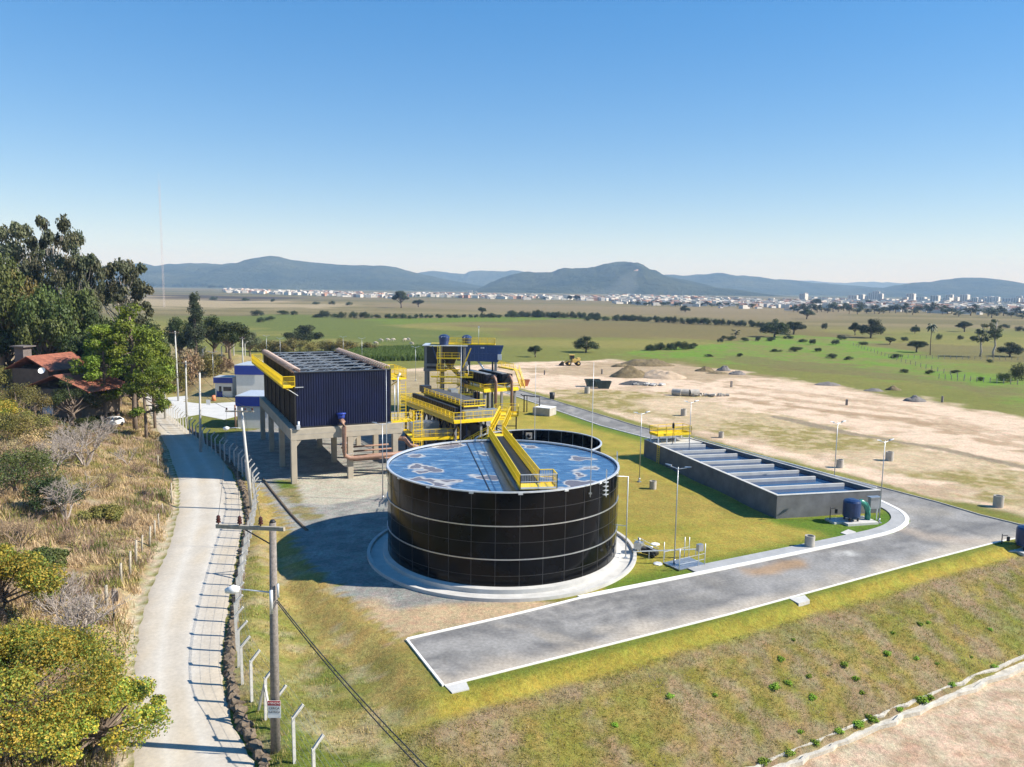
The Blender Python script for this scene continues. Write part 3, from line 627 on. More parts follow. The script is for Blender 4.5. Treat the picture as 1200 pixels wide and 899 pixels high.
# footbridge
br = thing('footbridge', 'yellow railed footbridge crossing the top of the big black tank', 'bridge', (TX, TY, 0))
A0 = Vector((-1.6-TX, 80.2-TY, TH+.16)); A1 = Vector((1.55-TX, 60.6-TY, TH+.16)); dd = (A1-A0); hd = dd.normalized(); sd = Vector((-hd.y, hd.x, 0))
W = .78
b = MB(); b.bar(A0, A1, W*2, .08)
for s in (-1, 1): b.bar(A0+sd*W*s-Vector((0, 0, .22)), A1+sd*W*s-Vector((0, 0, .22)), .12, .36)
b.build('deck', M['dsteel'], br)
E1 = A1+hd*1.6
b = MB(); b.bar(A1, E1, .1, .1); b.build('deck_beam', M['yellow'], br)
pl = MB().bar(A1+sd*.43-hd*.2, E1+sd*.43, 3.0, .08); pl.build('platform', M['yellow'], br)
rail([A0-sd*W, E1-sd*1.05+hd*0], 1.15, 'railing', br, bal=.11)
rail([A0+sd*W, A1+sd*W], 1.15, 'railing', br, bal=.11)
rail([E1-sd*1.05, E1+sd*1.9], 1.15, 'railing', br, M['psteel'], bal=.13)
rail([A1+sd*W, A1+sd*1.9, E1+sd*1.9], 1.15, 'railing', br, bal=.13)
# ---------------------------------------------------------------- second tank behind
t2 = thing('settling_tank', 'open black steel tank half hidden directly behind the big tank', 'tank', (3.2, 82.0, 0))
R2 = 7.35; H2 = 6.3
c2 = Vector((3.1, 88.0, 0)); t2.location = c2
shell('shell', R2, H2, 0, 6, M['black'], t2, 0)
b = MB(); b.lathe([(R2-.1, H2-.05), (R2-.1, H2+.06), (R2+.1, H2+.06), (R2+.1, H2-.05)], 120, closed_top=False); b.build('top_rim', M['psteel'], t2)
b = MB(); b.lathe([(R2-.12, 1.0), (R2-.12, 3.2)], 64); b.build('dark_water', mat('dark_water', (.01, .02, .03), .08), t2)
b = MB()
for k in range(28):
    a = 2*math.pi*k/28; b.box(((R2-.075)*math.cos(a), (R2-.075)*math.sin(a), H2/2+1.2), (.03, .05, H2-2.6), rz=a)
b.build('panel_seam', M['steel'], t2)
a = R(97); b = MB(); b.box(((R2-.16)*math.cos(a), (R2-.16)*math.sin(a), H2-.75), (.1, .8, .8), rz=a); b.build('flange_plate', M['concrete'], t2)
b = MB(); b.tube([((R2-.18)*math.cos(a), (R2-.18)*math.sin(a), H2-.75), ((R2-.35)*math.cos(a), (R2-.35)*math.sin(a), H2-.75)], .24, 12); b.build('flange_pipe', M['dsteel'], t2)
# ================================================================ NAVY CELL BUILDING ON STILTS
TH_B = R(25); BL = thing('biofilter_building', 'tall navy ribbed metal cell block raised on concrete columns left of the round tank', 'building', (-26.55, 90.9, 0), TH_B)
UW, VL = 13.9, 30.0; ZS0, ZS1 = 5.35, 6.7
b = MB()
b.box((UW/2, .3, (ZS0+ZS1)/2), (UW, .6, ZS1-ZS0)); b.box((UW/2, VL-.3, (ZS0+ZS1)/2), (UW, .6, ZS1-ZS0))
b.box((.3, VL/2, (ZS0+ZS1)/2), (.6, VL-1.204, ZS1-ZS0)); b.box((UW-.3, VL/2, (ZS0+ZS1)/2), (.6, VL-1.204, ZS1-ZS0))
for v in (10, 20): b.box((UW/2, v, ZS0+.5), (UW-1.21, .5, .9))
b.box((UW/2, VL/2, ZS1-.15), (UW-1.21, VL-1.21, .25)); b.build('slab', M['beige'], BL, bevel=.03)
b = MB(); b.box((UW/2, -.012, ZS0+.72), (UW-.3, .02, .05)); b.build('slab_joint', M['concrete'], BL)
for v in (.36, 9.9, 20, VL-.36):
    for u in (.36, UW*.52, UW-.9):
        b = MB(); b.box((u, v, ZS0/2-.05), (.68, .68, ZS0+.1))
        b.add([(u+.34, v-.3, ZS0-.8), (u+.34, v+.3, ZS0-.8), (u+.34, v-.3, ZS0-.002), (u+.34, v+.3, ZS0-.002), (u+.95, v-.3, ZS0-.002), (u+.95, v+.3, ZS0-.002)], [(0, 2, 4), (1, 5, 3), (0, 4, 5, 1), (0, 1, 3, 2), (2, 3, 5, 4)])
        b.build('column', M['beige'], BL, bevel=.04)
U0, U1, V0, V1, ZB, ZT = .75, 12.55, .75, 29.2, ZS1+.12, 13.45
def corr(a, c, z0, z1, name, m, per=.30, dep=.06):
    a = Vector(a); c = Vector(c); L = (c-a).length; d = (c-a)/L; nrm = Vector((d.y, -d.x)); b = MB(); n = int(L/per); vs = []
    for i in range(n):
        for t, o in ((0, 0), (.35, 0), (.5, dep), (.85, dep)):
            p = a+d*(i+t)*per+nrm*o; vs.append(p)
    vs.append(c); k = len(vs)
    b.add([(p.x, p.y, z0) for p in vs]+[(p.x, p.y, z1) for p in vs], [(i, i+1, k+i+1, k+i) for i in range(k-1)])
    return b.build(name, m, BL)
corr((U0, V0), (U1, V0), ZB, ZT, 'wall', M['navy']); corr((U1, V0), (U1, V1), ZB, ZT, 'wall', M['navy'])
corr((U1, V1), (U0, V1), ZB, ZT, 'wall', M['navy_dark_shade']); corr((U0, V1), (U0, V0), ZB, ZT, 'wall', M['navy_dark_shade'])
b = MB()
for u, v in ((U0, V0), (U1, V0), (U0, V1), (U1, V1)): b.box((u, v, (ZB+ZT)/2), (.16, .16, ZT-ZB))
for k in range(1, 7): b.box((U0-.10, V0+(V1-V0)*k/7, (ZB+ZT)/2), (.14, .12, ZT-ZB))
b.box(((U0+U1)/2, V0-.09, ZT+.05), (U1-U0+.2, .14, .14)); b.box(((U0+U1)/2, V1+.09, ZT+.05), (U1-U0+.2, .14, .14))
b.box(((U0+U1)/2, V0-.08, ZB-.02), (U1-U0+.2, .2, .12)); b.build('wall_frame', M['dsteel'], BL)
b = MB(); b.box(((U0+U1)/2, (V0+V1)/2, ZT-1.5), (U1-U0-.1, V1-V0-.1, .1)); b.build('media_bed', mat('dark_media', (.02, .024, .03), .9, 0, 2, .4), BL)
nb_ = 8
for k in range(nb_):
    v = V0+.15+(V1-V0-.3)*k/(nb_-1); b = MB()
    b.box(((U0+U1)/2, v, ZT+.06), (U1-U0, .22, .12)); b.bar((U0, v, ZT-.8), (U1, v, ZT-.8), .1)
    for q in range(10): u = U0+(U1-U0)*q/10; b.bar((u, v, ZT-.8 if q % 2 else ZT), (u+(U1-U0)/10, v, ZT if q % 2 else ZT-.8), .06)
    b.build('roof_truss', M['steel'], BL)
b = MB()
for k in range(nb_-1):
    v = V0+.15+(V1-V0-.3)*(k+.5)/(nb_-1)
    for u in (U0+2.4, U0+5.9, U0+9.4): b.bar((u-1.1, v-1.6, ZT-.05), (u+1.1, v+1.6, ZT-.05), .09); b.bar((u, v-1.9, ZT-.02), (u, v+1.9, ZT-.02), .07)
b.build('roof_brace', M['steel'], BL)
for u, nm in ((U0-.05, 1), (U1-.25, -1)):
    b = MB(); b.tube([(u, V0, ZT+.02), (u, V1, ZT+.02)], .09, 8); b.tube([(u+.55*nm, V0, ZT+.12), (u+.55*nm, V1, ZT+.12)], .08, 8); b.build('header_pipe', M['rust'], BL)
    b = MB()
    for k in range(26): v = V0+.4+(V1-V0-.8)*k/25; b.tube([(u-.25*nm, v, ZT+.05), (u-.25*nm, v, ZT+.5), (u+.1*nm, v, ZT+.62), (u+.7*nm, v, ZT+.40), (u+.7*nm, v, ZT+.05)], .085, 6)
    b.build('feed_pipe', mat('pinkish_pvc', (.38, .29, .25), .6, 0, 2, .2), BL)
# left cantilevered walkway
zw = 11.95; b = MB(); b.box((-.35, VL/2-.2, zw), (1.15, VL+1.6, .12))
for k in range(9): b.bar((U0-.1, 1+k*3.5, zw-.9), (-.8, 1+k*3.5, zw-.1), .08)
b.build('walkway', M['yellow'], BL)
rail([(-.9, -1.0, zw+.06), (-.9, VL+.6, zw+.06)], 1.25, 'railing', BL, bal=.10); rail([(-.9, -1.0, zw+.06), (.45, -1.0, zw+.06)], 1.25, 'railing', BL, bal=.12)
rail([(-.9, VL+.6, zw+.06), (.6, VL+.6, zw+.06)], 1.25, 'railing', BL, bal=.12)
b = MB(); b.bar((.7, .4, zw-.2), (1.7, .4, zw-.2), .08); b.bar((-.3, -.6, zw-.25), (1.0, .3, zw-1.2), .07); b.build('walkway_bracket', M['psteel'], BL)
# front pipe with the blue valve
ux = 6.2
b = MB(); b.tube([(ux, .7, ZS1+.75), (ux, .2, ZS1+.8), (ux+.1, -.35, ZS1+.6), (ux+.15, -.42, ZS1), (ux+.15, -.42, 3.6), (ux+.25, -.42, 3.1), (ux+.8, -.42, 2.75), (ux+1.6, -.42, 2.7), (UW-2.6, -.42, 2.75), (UW+2.6, .2, 2.8)], .27, 10); b.build('feed_main', M['rust'], BL)
b = MB(); b.tube([(ux, .4, ZS1+.95), (ux, .4, ZS1+1.5)], [.42, .46], 14); b.tube([(ux, .4, ZS1+1.5), (ux, .4, ZS1+1.62)], .6, 14); b.build('valve', M['blue'], BL)
b = MB(); b.bar((ux-.4, -.2, 3.2), (ux+1.2, -.2, 3.2), .06); b.box((ux+.15, -.1, 4.6), (.8, .3, .08)); b.box((.9, -.1, ZS1+.25), (.4, .4, .5)); b.tube([(1.0, .3, ZS1), (1.0, .3, ZS1+.9)], .14, 8); b.build('pipe_bracket', M['psteel'], BL)
b = MB(); b.tube([(UW-.9, 1.2, 4.6), (UW+.6, .9, 4.4), (UW+1.2, .6, 3.6), (UW+2.2, .2, 3.3)], .3, 10); b.build('outlet_pipe', M['rust'], BL)
# pipe racks under the slab
b = MB()
for k in range(4): b.tube([(UW*.55, 3+k*1.4, 1.6+.3*k), (UW+.2, 3+k*1.4, 1.6+.3*k)], .12, 8)
b.build('rack_pipe', M['rust'], BL)
# yellow ladders and landings at the right flank
b = MB(); b.box((UW+.2, 1.4, ZS1+.06), (3.2, 2.2, .1)); b.build('landing', M['yellow'], BL)
rail([(UW-1.35, .35, ZS1+.1), (UW+1.75, .35, ZS1+.1), (UW+1.75, 2.4, ZS1+.1)], 1.15, 'railing', BL, bal=.22)
ladder((UW+2.15, .35, 1.2), 7.0, 1.1, (1, .1), 'ladder', BL, rung=.42, cage=True)
ladder((UW+.6, 1.7, ZS1+.1), 5.0, .8, (1, 0), 'ladder', BL, rung=.4, cage=False)
b = MB(); b.box((UW+.0, 4.5, ZT-1.35), (2.2, 5.6, .1)); b.bar((UW-1, 3, ZT-2.5), (UW+.9, 3, ZT-1.4), .1); b.build('upper_landing', M['yellow'], BL)
rail([(UW-.9, 1.8, ZT-1.3), (UW+1.1, 1.8, ZT-1.3), (UW+1.1, 7.2, ZT-1.3), (UW-.9, 7.2, ZT-1.3)], 1.3, 'railing', BL, bal=.16)
b = MB(); b.tube([(UW-.2, 1.2, ZS1+.2), (UW-.2, 1.2, ZT-1)], .1, 8); b.tube([(UW-.7, 1.0, ZS1+.2), (UW-.7, 1.0, ZT-2)], .06, 8); b.tube([(UW-.6, 2.2, ZT-1.6), (UW+.1, 2.2, ZT-1.2), (UW+.4, 2.2, ZT-.6)], .2, 8); b.build('riser_pipe', M['psteel'], BL)
# ================================================================ BELT PRESS PLATFORM (yellow)
PB = R(-61.5)   # local x runs from the far left end to the near right end
bp_ = thing('dewatering_platform', 'long yellow railed platform carrying a ribbed dark conveyor behind the round tank', 'platform', (-17.6, 121.3, 0), PB)
DL, DW, DZ = 20.4, 8.8, 5.75
b = MB(); b.box((DL/2, DW/2, DZ), (DL, DW, .12)); b.build('deck', M['steel'], bp_)
b = MB(); b.box((DL/2, -.06, DZ-.1), (DL, .1, .34)); b.box((DL+.06, DW/2, DZ-.1), (.1, DW, .34)); b.box((DL/2, DW+.06, DZ-.1), (DL, .1, .34)); b.build('edge_beam', M['yellow'], bp_)
rail([(0, 0, DZ+.08), (DL, 0, DZ+.08)], 1.15, 'railing', bp_, bal=.18, bt=.022, toe=.3, r=.04); rail([(DL, 0, DZ+.08), (DL, DW, DZ+.08)], 1.15, 'railing', bp_, bal=.45); rail([(DL, DW, DZ+.08), (DL-5, DW, DZ+.08)], 1.15, 'railing', bp_, bal=.4)
rail([(0, 0, DZ+.08), (0, DW, DZ+.08)], 1.15, 'railing', bp_, bal=.16, toe=.3)
for i in range(6):
    for j in (0.5, DW/2, DW-.5): MB().box((.6+i*(DL-1.2)/5, j, DZ/2-.1), (.3, .3, DZ+.1)).build('leg', M['dconc'], bp_)
b = MB(); b.box((DL/2-1.0, 1.7, DZ+.75), (DL-4.0, .5, 1.3))
for k in range(26): b.box((1.6+k*.64, 1.42, DZ+.8), (.18, .12, 1.25))
b.box((DL/2-1.6, 4.6, DZ+1.0), (DL-5.5, 2.4, 1.7)); b.build('conveyor', M['dsteel'], bp_)
b = MB(); b.box((DL/2-1.6, 4.6, DZ+1.9), (DL-5.3, 2.7, .1)); b.box((DL/2-2.4, 7.2, DZ+1.5), (DL-7, .9, .08)); b.build('conveyor_cover', M['tarp'], bp_)
rail([(2, 2.6, DZ+1.5), (DL-2.4, 2.6, DZ+1.5), (DL-2.4, 6, DZ+1.5)], .95, 'inner_railing', bp_, bal=.4, toe=.2)
b = MB(); b.box((DL-1.3, 4.6, DZ+.65), (1.5, 5.2, 1.1)); b.box((3.0, 7.6, DZ+1.2), (1.4, 1.2, 1.6)); b.build('press_housing', M['steel'], bp_)
b = MB(); b.box((2.2, 3.2, DZ+2.2), (1.6, 1.4, 1.0)); b.build('drive_cover', M['dsteel'], bp_)
for k, (x, y, s) in enumerate(((3, 1.5, 1), (6, 2, .8), (8.5, 4, 1.1), (11, 1.6, .9), (13.5, 3, 1), (16, 1.5, 1.1), (18, 2.6, .8), (12, 6.5, 1.2), (17, 6, 1), (6, 6, 1.2))):
    b = MB(); b.tube([(x-.8*s, y, .9), (x+.5*s, y, .9)], .5*s, 14); b.tube([(x+.5*s, y, .9), (x+1.2*s, y, .9)], .3*s, 12); b.tube([(x, y, .9), (x, y, 2.8), (x+1, y, 3.4), (x+1, y, 5.4)], .14, 8); b.box((x, y, .25), (2.2*s, 1.0*s, .5)); b.build('pump', M['pblue'] if k % 3 == 0 else M['psteel'] if k % 3 == 1 else M['dsteel'], bp_)
b = MB(); b.box((DL/2, DW*.62, 2.4), (DL-2, .2, 4.6)); b.box((DL/2, DW*.62-1.2, 4.2), (DL-3, 2.0, .5)); b.build('dark_housing', M['dsteel'], bp_)
for k in range(9):
    b = MB(); x = 1.2+k*2.2; b.bar((x, .3, 3.0), (x+2.0, .3, 5.4), .14); b.bar((x+2.0, .3, 3.0), (x, .3, 5.4), .14); b.build('truss_brace', M['dsteel'], bp_)
# lower landing with steel tray
lp = thing('lower_platform', 'low yellow railed platform with grey trays between the navy block and the yellow conveyor', 'platform', (-13.4, 102.3, 0), R(18))
b = MB(); b.box((3.2, 3.4, 3.45), (6.6, 6.8, .12)); b.box((3.2, -.03, 3.36), (6.6, .08, .3)); b.build('deck', M['yellow'], lp)
rail([(0, 0, 3.5), (6.5, 0, 3.5), (6.5, 6.6, 3.5)], 1.2, 'railing', lp, bal=.5, toe=.12); rail([(0, 6.6, 3.5), (6.5, 6.6, 3.5)], 1.2, 'railing', lp, bal=.2)
b = MB(); b.box((3.2, 1.3, 4.0), (5.6, 1.4, .9)); b.box((2.5, 4.6, 4.4), (4.0, 2.0, 1.3)); b.build('tray', M['steel'], lp)
for u in (.3, 6.2):
    for v in (.3, 6.4): MB().box((u, v, 1.7), (.2, .2, 3.5)).build('leg', M['dsteel'], lp)
b = MB(); b.tube([(1.2, -.9, 1.2), (3.4, -.9, 1.2)], .55, 14); b.tube([(3.4, -.9, 1.2), (4.2, -.9, 1.2)], .34, 12); b.box((2.4, -.9, .35), (3.0, 1.3, .7)); b.build('blue_motor', M['pblue'], lp)
# stair bridge from the yellow platform down to the tank footbridge
sb = thing('stair_bridge', 'yellow railed stairway linking the footbridge with the raised platform behind', 'stairs', (-1.2, 82, 0), 0)
p0 = Vector((-.2, -1.6, TH+.15)); top = at(597, 492, 96)-Vector((-1.2, 82, 0)); top.z = TH+.9
lp0 = at(575, 514, 82); 
b = MB(); b.box((0, -.9, TH+.1), (2.6, 1.9, .1)); b.box((.6, 15.2, 7.9), (2.9, 2.6, .12)); b.build('landing', M['yellow'], sb)
stair((-.4, -.2, TH+.1), (.4, 13.9, 7.95), 1.2, sb, railh=1.15)
rail([(-1.05, -.2, TH+.15), (-.3, 13.9, 8.0)], 1.15, 'railing', sb, bal=.18); rail([(.3, -.2, TH+.15), (1.1, 13.9, 8.0)], 1.15, 'railing', sb, bal=.18)
rail([(-.85, 16.4, 7.96), (2.05, 16.4, 7.96), (2.05, 13.9, 7.96), (1.1, 13.9, 7.96)], 1.15, 'railing', sb, bal=.16)
for u in (-.7, 1.8):
    for v in (14.1, 16.3): MB().box((u, v, 3.93), (.16, .16, 7.86)).build('leg', M['dsteel'], sb)
b = MB(); b.bar((-.7, 14.1, 6.4), (1.8, 14.1, 5), .09); b.bar((-.7, 14.1, 6.6), (1.8, 14.1, 6.6), .1); b.build('leg_brace', M['dsteel'], sb)
stair((-.9, -1.0, TH+.1), (-4.3, 1.6, TH-2.3), .9, sb, railh=1.1)
b = MB(); b.box((-4.6, 2.0, TH-2.35), (1.4, 1.4, .1)); b.bar((-4.6, 2, 0), (-4.6, 2, TH-2.4), .2); b.build('lower_landing', M['yellow'], sb)
rail([(-4.9, 2.6, TH-2.3), (-5.2, 1.2, TH-2.3)], 1.1, 'railing', sb, bal=.2)
# ================================================================ FILTER TOWER
tw = thing('filter_tower', 'tall dark steel and concrete process tower with yellow railings behind the conveyor platform', 'tower', (0, 0, 0), 0)
tw.location = (-17.2, 148, 0)
def L3(px, py, Yd): p = at(px, py, Yd); return p-Vector((-17.2, 148, 0))
a1 = L3(497, 405, 148); a2 = L3(546, 404, 148)
xw = a2.x-a1.x
b = MB(); b.box((a1.x+xw*.5, 2.4, 12.75), (xw+.6, 6.0, .14)); b.build('roof', M['psteel'], tw)
b = MB(); b.box((a1.x+1.5, .1, 10.3), (2.7, .1, 4.4)); b.box((a1.x+.05, 2.4, 10.3), (.1, 4.6, 4.4)); b.build('cladding', M['dsteel'], tw)
b = MB(); b.box((a1.x+2.1, 2.4, 8.0), (4.4, 5.2, .5)); b.box((a1.x+1.9, -.15, 9.0), (3.8, .1, .5)); b.build('floor_beam', M['dconc'], tw)
for u in (.3, 3.3, xw-.3):
    for v in (.2, 4.8): MB().box((a1.x+u, v, 6.3), (.45, .45, 12.6)).build('column', M['dconc'], tw)
b = MB(); x0 = a1.x+3.4
b.box((x0+1.6, 1.6, 11.7), (2.9, 2.6, 1.9)); b.add([(x0+.2, .3, 10.7), (x0+3, .3, 10.7), (x0+3, 2.9, 10.7), (x0+.2, 2.9, 10.7), (x0+1.3, 1.2, 8.0), (x0+1.9, 1.2, 8.0), (x0+1.9, 2, 8.0), (x0+1.3, 2, 8.0)], [(0, 1, 5, 4), (1, 2, 6, 5), (2, 3, 7, 6), (3, 0, 4, 7), (4, 5, 6, 7)]); b.build('hopper', M['dsteel'], tw)
b = MB(); b.bar((x0+1, -.5, 9.5), (x0+5.2, -2.5, 5.8), .9, .5); b.bar((x0-.5, 0, 7), (x0+3, 0, 10.5), .15); b.bar((x0+3.2, 0, 7), (x0-.3, 0, 10.5), .15); b.build('screw_conveyor', M['dsteel'], tw)
for z in (5.6, 8.2, 10.4):
    b = MB(); b.box((x0+1.4, -1.0, z), (4.4, 1.8, .1)); b.build('landing', M['yellow'], tw); rail([(x0-.8, -1.9, z+.06), (x0+3.6, -1.9, z+.06)], 1.1, 'railing', tw, bal=.25)
ladder((x0-.3, -2.1, 1.5), 11.5, .6, (1, 0), 'ladder', tw, cage=False)
b = MB(); b.box((x0+4, 2.2, 12.95), (12.6, 3.0, .1)); b.build('top_walkway', M['yellow'], tw)
rail([(x0-.2, .7, 13.0), (x0+10.2, .7, 13.0), (x0+10.2, 3.8, 13.0), (x0-.2, 3.8, 13.0)], 1.1, 'railing', tw, bal=.2)
b = MB()
for u in (5.2, 9.8):
    for v in (1.0, 3.6): b.bar((x0+u, v, 0), (x0+u, v, 12.9), .28)
b.build('walkway_post', M['dsteel'], tw)
b = MB(); b.tube([(x0+7.1, .7, 13), (x0+7.1, .7, 16.4)], .03, 6); b.box((x0+7.1, .7, 16.4), (.3, .12, .3)); b.build('antenna', M['psteel'], tw)
# clutter of pipes and tanks within the tower
for k in range(7):
    b = MB(); x = x0-.5+k*1.5; b.tube([(x, -1.0-.3*(k % 3), .3), (x, -1.0-.3*(k % 3), 3.4+.5*(k % 3)), (x+.9, -1.0, 4.0+.5*(k % 3))], .13, 8); b.build('pipe', M['rust'] if k % 2 else M['psteel'], tw)
b = MB()
for k in range(4): b.tube([(x0+k*2.2, 1.2, .4), (x0+k*2.2, 1.2, 3.6)], .8, 16)
b.build('process_vessel', M['dsteel'], tw)
r5 = random.Random(5)
for k in range(16):
    b = MB(); x = x0-2.5+r5.random()*9.5; y = -1.5+r5.random()*5; z = .4+r5.random()*8.5; w_ = r5.uniform(.5, 1.5)
    if k % 3 == 0: b.bar((x, y, z), (x+r5.uniform(-3, 3), y, z+r5.uniform(2, 4)), .2)
    elif k % 3 == 1: b.box((x, y, z), (w_, w_*.8, w_*.9)); b.box((x, y-.45*w_, z), (w_*.5, .1, w_*.4))
    else: b.tube([(x-w_*.6, y, z), (x+w_*.6, y, z)], w_*.38, 12); b.tube([(x, y, z), (x, y, z+1.6)], .1, 8)
    b.build(('strut', 'machine_housing', 'motor')[k % 3], (M['yellow'], M['dsteel'], M['pblue'], M['steel'])[k % 4], tw)
for z in (3.6, 6.9):
    b = MB(); b.box((x0+2.2, -2.2, z), (8.0, 1.2, .1)); b.build('service_landing', M['yellow'], tw); rail([(x0-1.8, -2.8, z+.06), (x0+6.2, -2.8, z+.06)], 1.1, 'railing', tw, bal=.3, toe=.25)
# two blue plastic tanks
def water_tank(px, py, Yd, lab, r=1.05, h=2.1):
    p = at(px, py, Yd); t = thing('water_tank', lab, 'water tank', (p.x, Yd, p.z), 0, None); b = MB()
    b.lathe([(r*.86, 0), (r*.92, h*.3), (r, h*.62), (r*1.03, h*.66)], 24); b.build('body', M['pblue'], t)
    b = MB(); b.lathe([(r*1.06, h*.66), (r*1.02, h*.74), (r*.75, h*.88), (r*.3, h*.96)], 24); b.build('lid', M['pblue'], t)
    b = MB(); b.box((-.1, -r*.93, h*.72), (.8, .03, .28)); b.build('label_patch', M['white'], t)
water_tank(520.5, 404, 149, 'blue plastic water tank, left one on the tower roof'); water_tank(547, 403.5, 150.5, 'blue plastic water tank, right one behind the yellow roof railing', .95, 1.9)
# blue ribbed container
ct = thing('blue_container', 'blue ribbed steel skip container raised under the yellow top walkway', 'container', (0, 0, 0)); pc = at(535.5, 425, 148.5); ct.location = (pc.x, 148.5, pc.z+.2)
Lc = at(590, 404, 148.5).x-pc.x; hc = 3.1
b = MB(); b.add([(0, 0, .2), (Lc-1, 0, 0), (Lc, 0, hc), (0, 0, hc), (0, 2.4, .2), (Lc-1, 2.4, 0), (Lc, 2.4, hc), (0, 2.4, hc)], [(0, 1, 2, 3), (4, 7, 6, 5), (0, 3, 7, 4), (1, 5, 6, 2), (0, 4, 5, 1)]); b.build('body', M['cblue'], ct)
b = MB()
for k in range(11): b.box((.3+k*(Lc-1.0)/10.5, -.08, hc/2+.1), (.12, .14, hc-.25))
b.box((Lc/2, -.08, hc), (Lc, .2, .16)); b.box((Lc/2-.3, -.07, hc*.52), (Lc-.8, .1, .1)); b.build('rib', M['cblue'], ct)
b = MB(); b.box((Lc-.7, -.3, 1.0), (.8, .5, 1.0)); b.box((Lc*.55, -.09, hc-.35), (.7, .05, .3)); b.build('plate', M['psteel'], ct)
b = MB()
for u in (1.0, Lc-1.5): b.box((u, 1.2, -pc.z/2), (.5, 2.0, pc.z+.1))
b.build('support_leg', M['dconc'], ct)
# dark filter drums on their yellow deck
fd = thing('filter_platform', 'yellow edged platform on grey legs holding two long dark filter boxes', 'platform', (0, 0, 0), 0)
FZ = 5.0; fo = g(538, 450, FZ); fd.location = (fo[0], fo[1], 0)
ang = R(-60)
fd.rotation_euler = (0, 0, ang)
b = MB(); b.box((5.4, 3.4, FZ), (11.4, 7.4, .14)); b.build('deck', M['steel'], fd)
b = MB(); b.box((5.4, -.36, FZ-.1), (11.4, .1, .4)); b.box((11.16, 3.4, FZ-.1), (.1, 7.4, .4)); b.build('edge_beam', M['yellow'], fd)
rail([(-.2, -.3, FZ+.1), (11.1, -.3, FZ+.1), (11.1, 7, FZ+.1)], 1.1, 'railing', fd, bal=.24, toe=.3)
for u in (.5, 5.5, 10.6):
    for v in (.2, 6.6): MB().box((u, v, FZ/2), (.4, .4, FZ-.1)).build('leg', M['dconc'], fd)
for j, v in enumerate((.9, 4.3)):
    b = MB(); n = 14
    b.add([(0, v, FZ+1.0), (9.8, v, FZ+1.0), (9.8, v+2.2, FZ+1.0), (0, v+2.2, FZ+1.0), (0, v, FZ+2.7), (9.8, v, FZ+2.7), (9.8, v+2.2, FZ+2.7), (0, v+2.2, FZ+2.7), (.3, v+1.1, FZ+.3), (9.5, v+1.1, FZ+.3)], [(4, 5, 6, 7), (0, 1, 5, 4), (2, 3, 7, 6), (1, 2, 6, 5), (3, 0, 4, 7), (0, 8, 9, 1), (3, 2, 9, 8), (0, 3, 8), (1, 9, 2)])
    for k in range(9): b.box((.5+k*1.1, v-.05, FZ+1.85), (.12, .1, 1.6))
    b.build('filter_box', M['navy_dark_shade'], fd)
    b = MB(); b.box((4.6, v+.9, FZ+2.78), (8.6, 1.2, .1)); b.build('filter_lid', M['steel'], fd)
    b = MB(); b.tube([(9.8, v+1.1, FZ+2.3), (10.7, v+1.1, FZ+2.5), (11.3, v+1.1, FZ+2.2), (11.5, v+1.1, FZ+1.5), (11.5, v+1.1, .3)], .26, 10); b.build('drop_pipe', M['rust'], fd)
    b = MB(); b.box((11.5, v+1.1, .2), (1.3, 1.3, .4)); b.build('footing', M['concrete'], fd)
b = MB(); b.tube([(.5, 2, FZ+3), (.5, 2, FZ+4.6), (2.6, 2.6, FZ+4.9), (4.6, 3, FZ+3.4)], .2, 8); b.box((1.6, .6, FZ+4.2), (1.6, .8, .9)); b.bar((0, .4, FZ), (0, .4, FZ+4), .12); b.bar((3.2, .4, FZ+2), (3.2, .4, FZ+4), .12); b.bar((0, .4, FZ+4), (3.2, .4, FZ+4), .12); b.build('pipework', M['psteel'], fd)
b = MB(); b.box((5.6, 8.0, FZ+3.3), (6.4, 1.6, .12)); b.build('rear_walkway', M['yellow'], fd); rail([(2.6, 7.3, FZ+3.36), (8.8, 7.3, FZ+3.36)], 1.2, 'railing', fd, bal=.14); stair((8.9, 8.0, FZ+3.3), (11.2, 8.0, FZ+.1), .9, fd)
for k in range(6):
    b = MB(); x = 1+k*1.7; b.tube([(x, 2.0, .9), (x+1.1, 2.0, .9)], .42, 12); b.tube([(x+.4, 2.0, .9), (x+.4, 2.0, FZ)], .12, 8); b.box((x+.5, 2, .25), (1.4, .9, .5)); b.build('pump', (M['psteel'], M['dsteel'], M['pblue'])[k % 3], fd)
# ================================================================ LONG BASIN
lb = thing('contact_basin', 'long dark grey concrete basin of blue water crossed by eight baffle walls', 'basin', (28.3, 79.4, 0), 0)
LH = 2.5; t_ = .32; Q = [Vector(p) for p in ((0, 0), (12.3, 2.8), (-1.9, 31.6), (-9.05, 29.9))]
def BP(u, v, o=0): p = (Q[0].lerp(Q[1], u)).lerp(Q[3].lerp(Q[2], u), v); return (p.x, p.y)
def inset(d):
    c = [Q[0], Q[1], Q[2], Q[3]]; out = []
    for i in range(4):
        a = (c[i]-c[i-1]).normalized(); b_ = (c[(i+1) % 4]-c[i]).normalized(); na = Vector((-a.y, a.x)); nb = Vector((-b_.y, b_.x)); m_ = (na+nb); m_ = m_/m_.dot(na); out.append(c[i]+m_*d)
    return out
QI = inset(t_); QC = inset(-.03); QCI = inset(t_+.03)
M['bwall'] = mat('basin_concrete', (.145, .145, .15), .85, 0, .6, .25, .2, 12)
b = MB()
for k in range(4): q = [Q[k], Q[(k+1) % 4], QI[(k+1) % 4], QI[k]]; b.prism([tuple(p) for p in q], -.1, LH-.002)
b.build('wall', M['bwall'], lb)
b = MB()
for k in range(4): q = [QC[k], QC[(k+1) % 4], QCI[(k+1) % 4], QCI[k]]; b.prism([tuple(p) for p in q], LH, LH+.06)
b.build('coping', M['pconc'], lb)
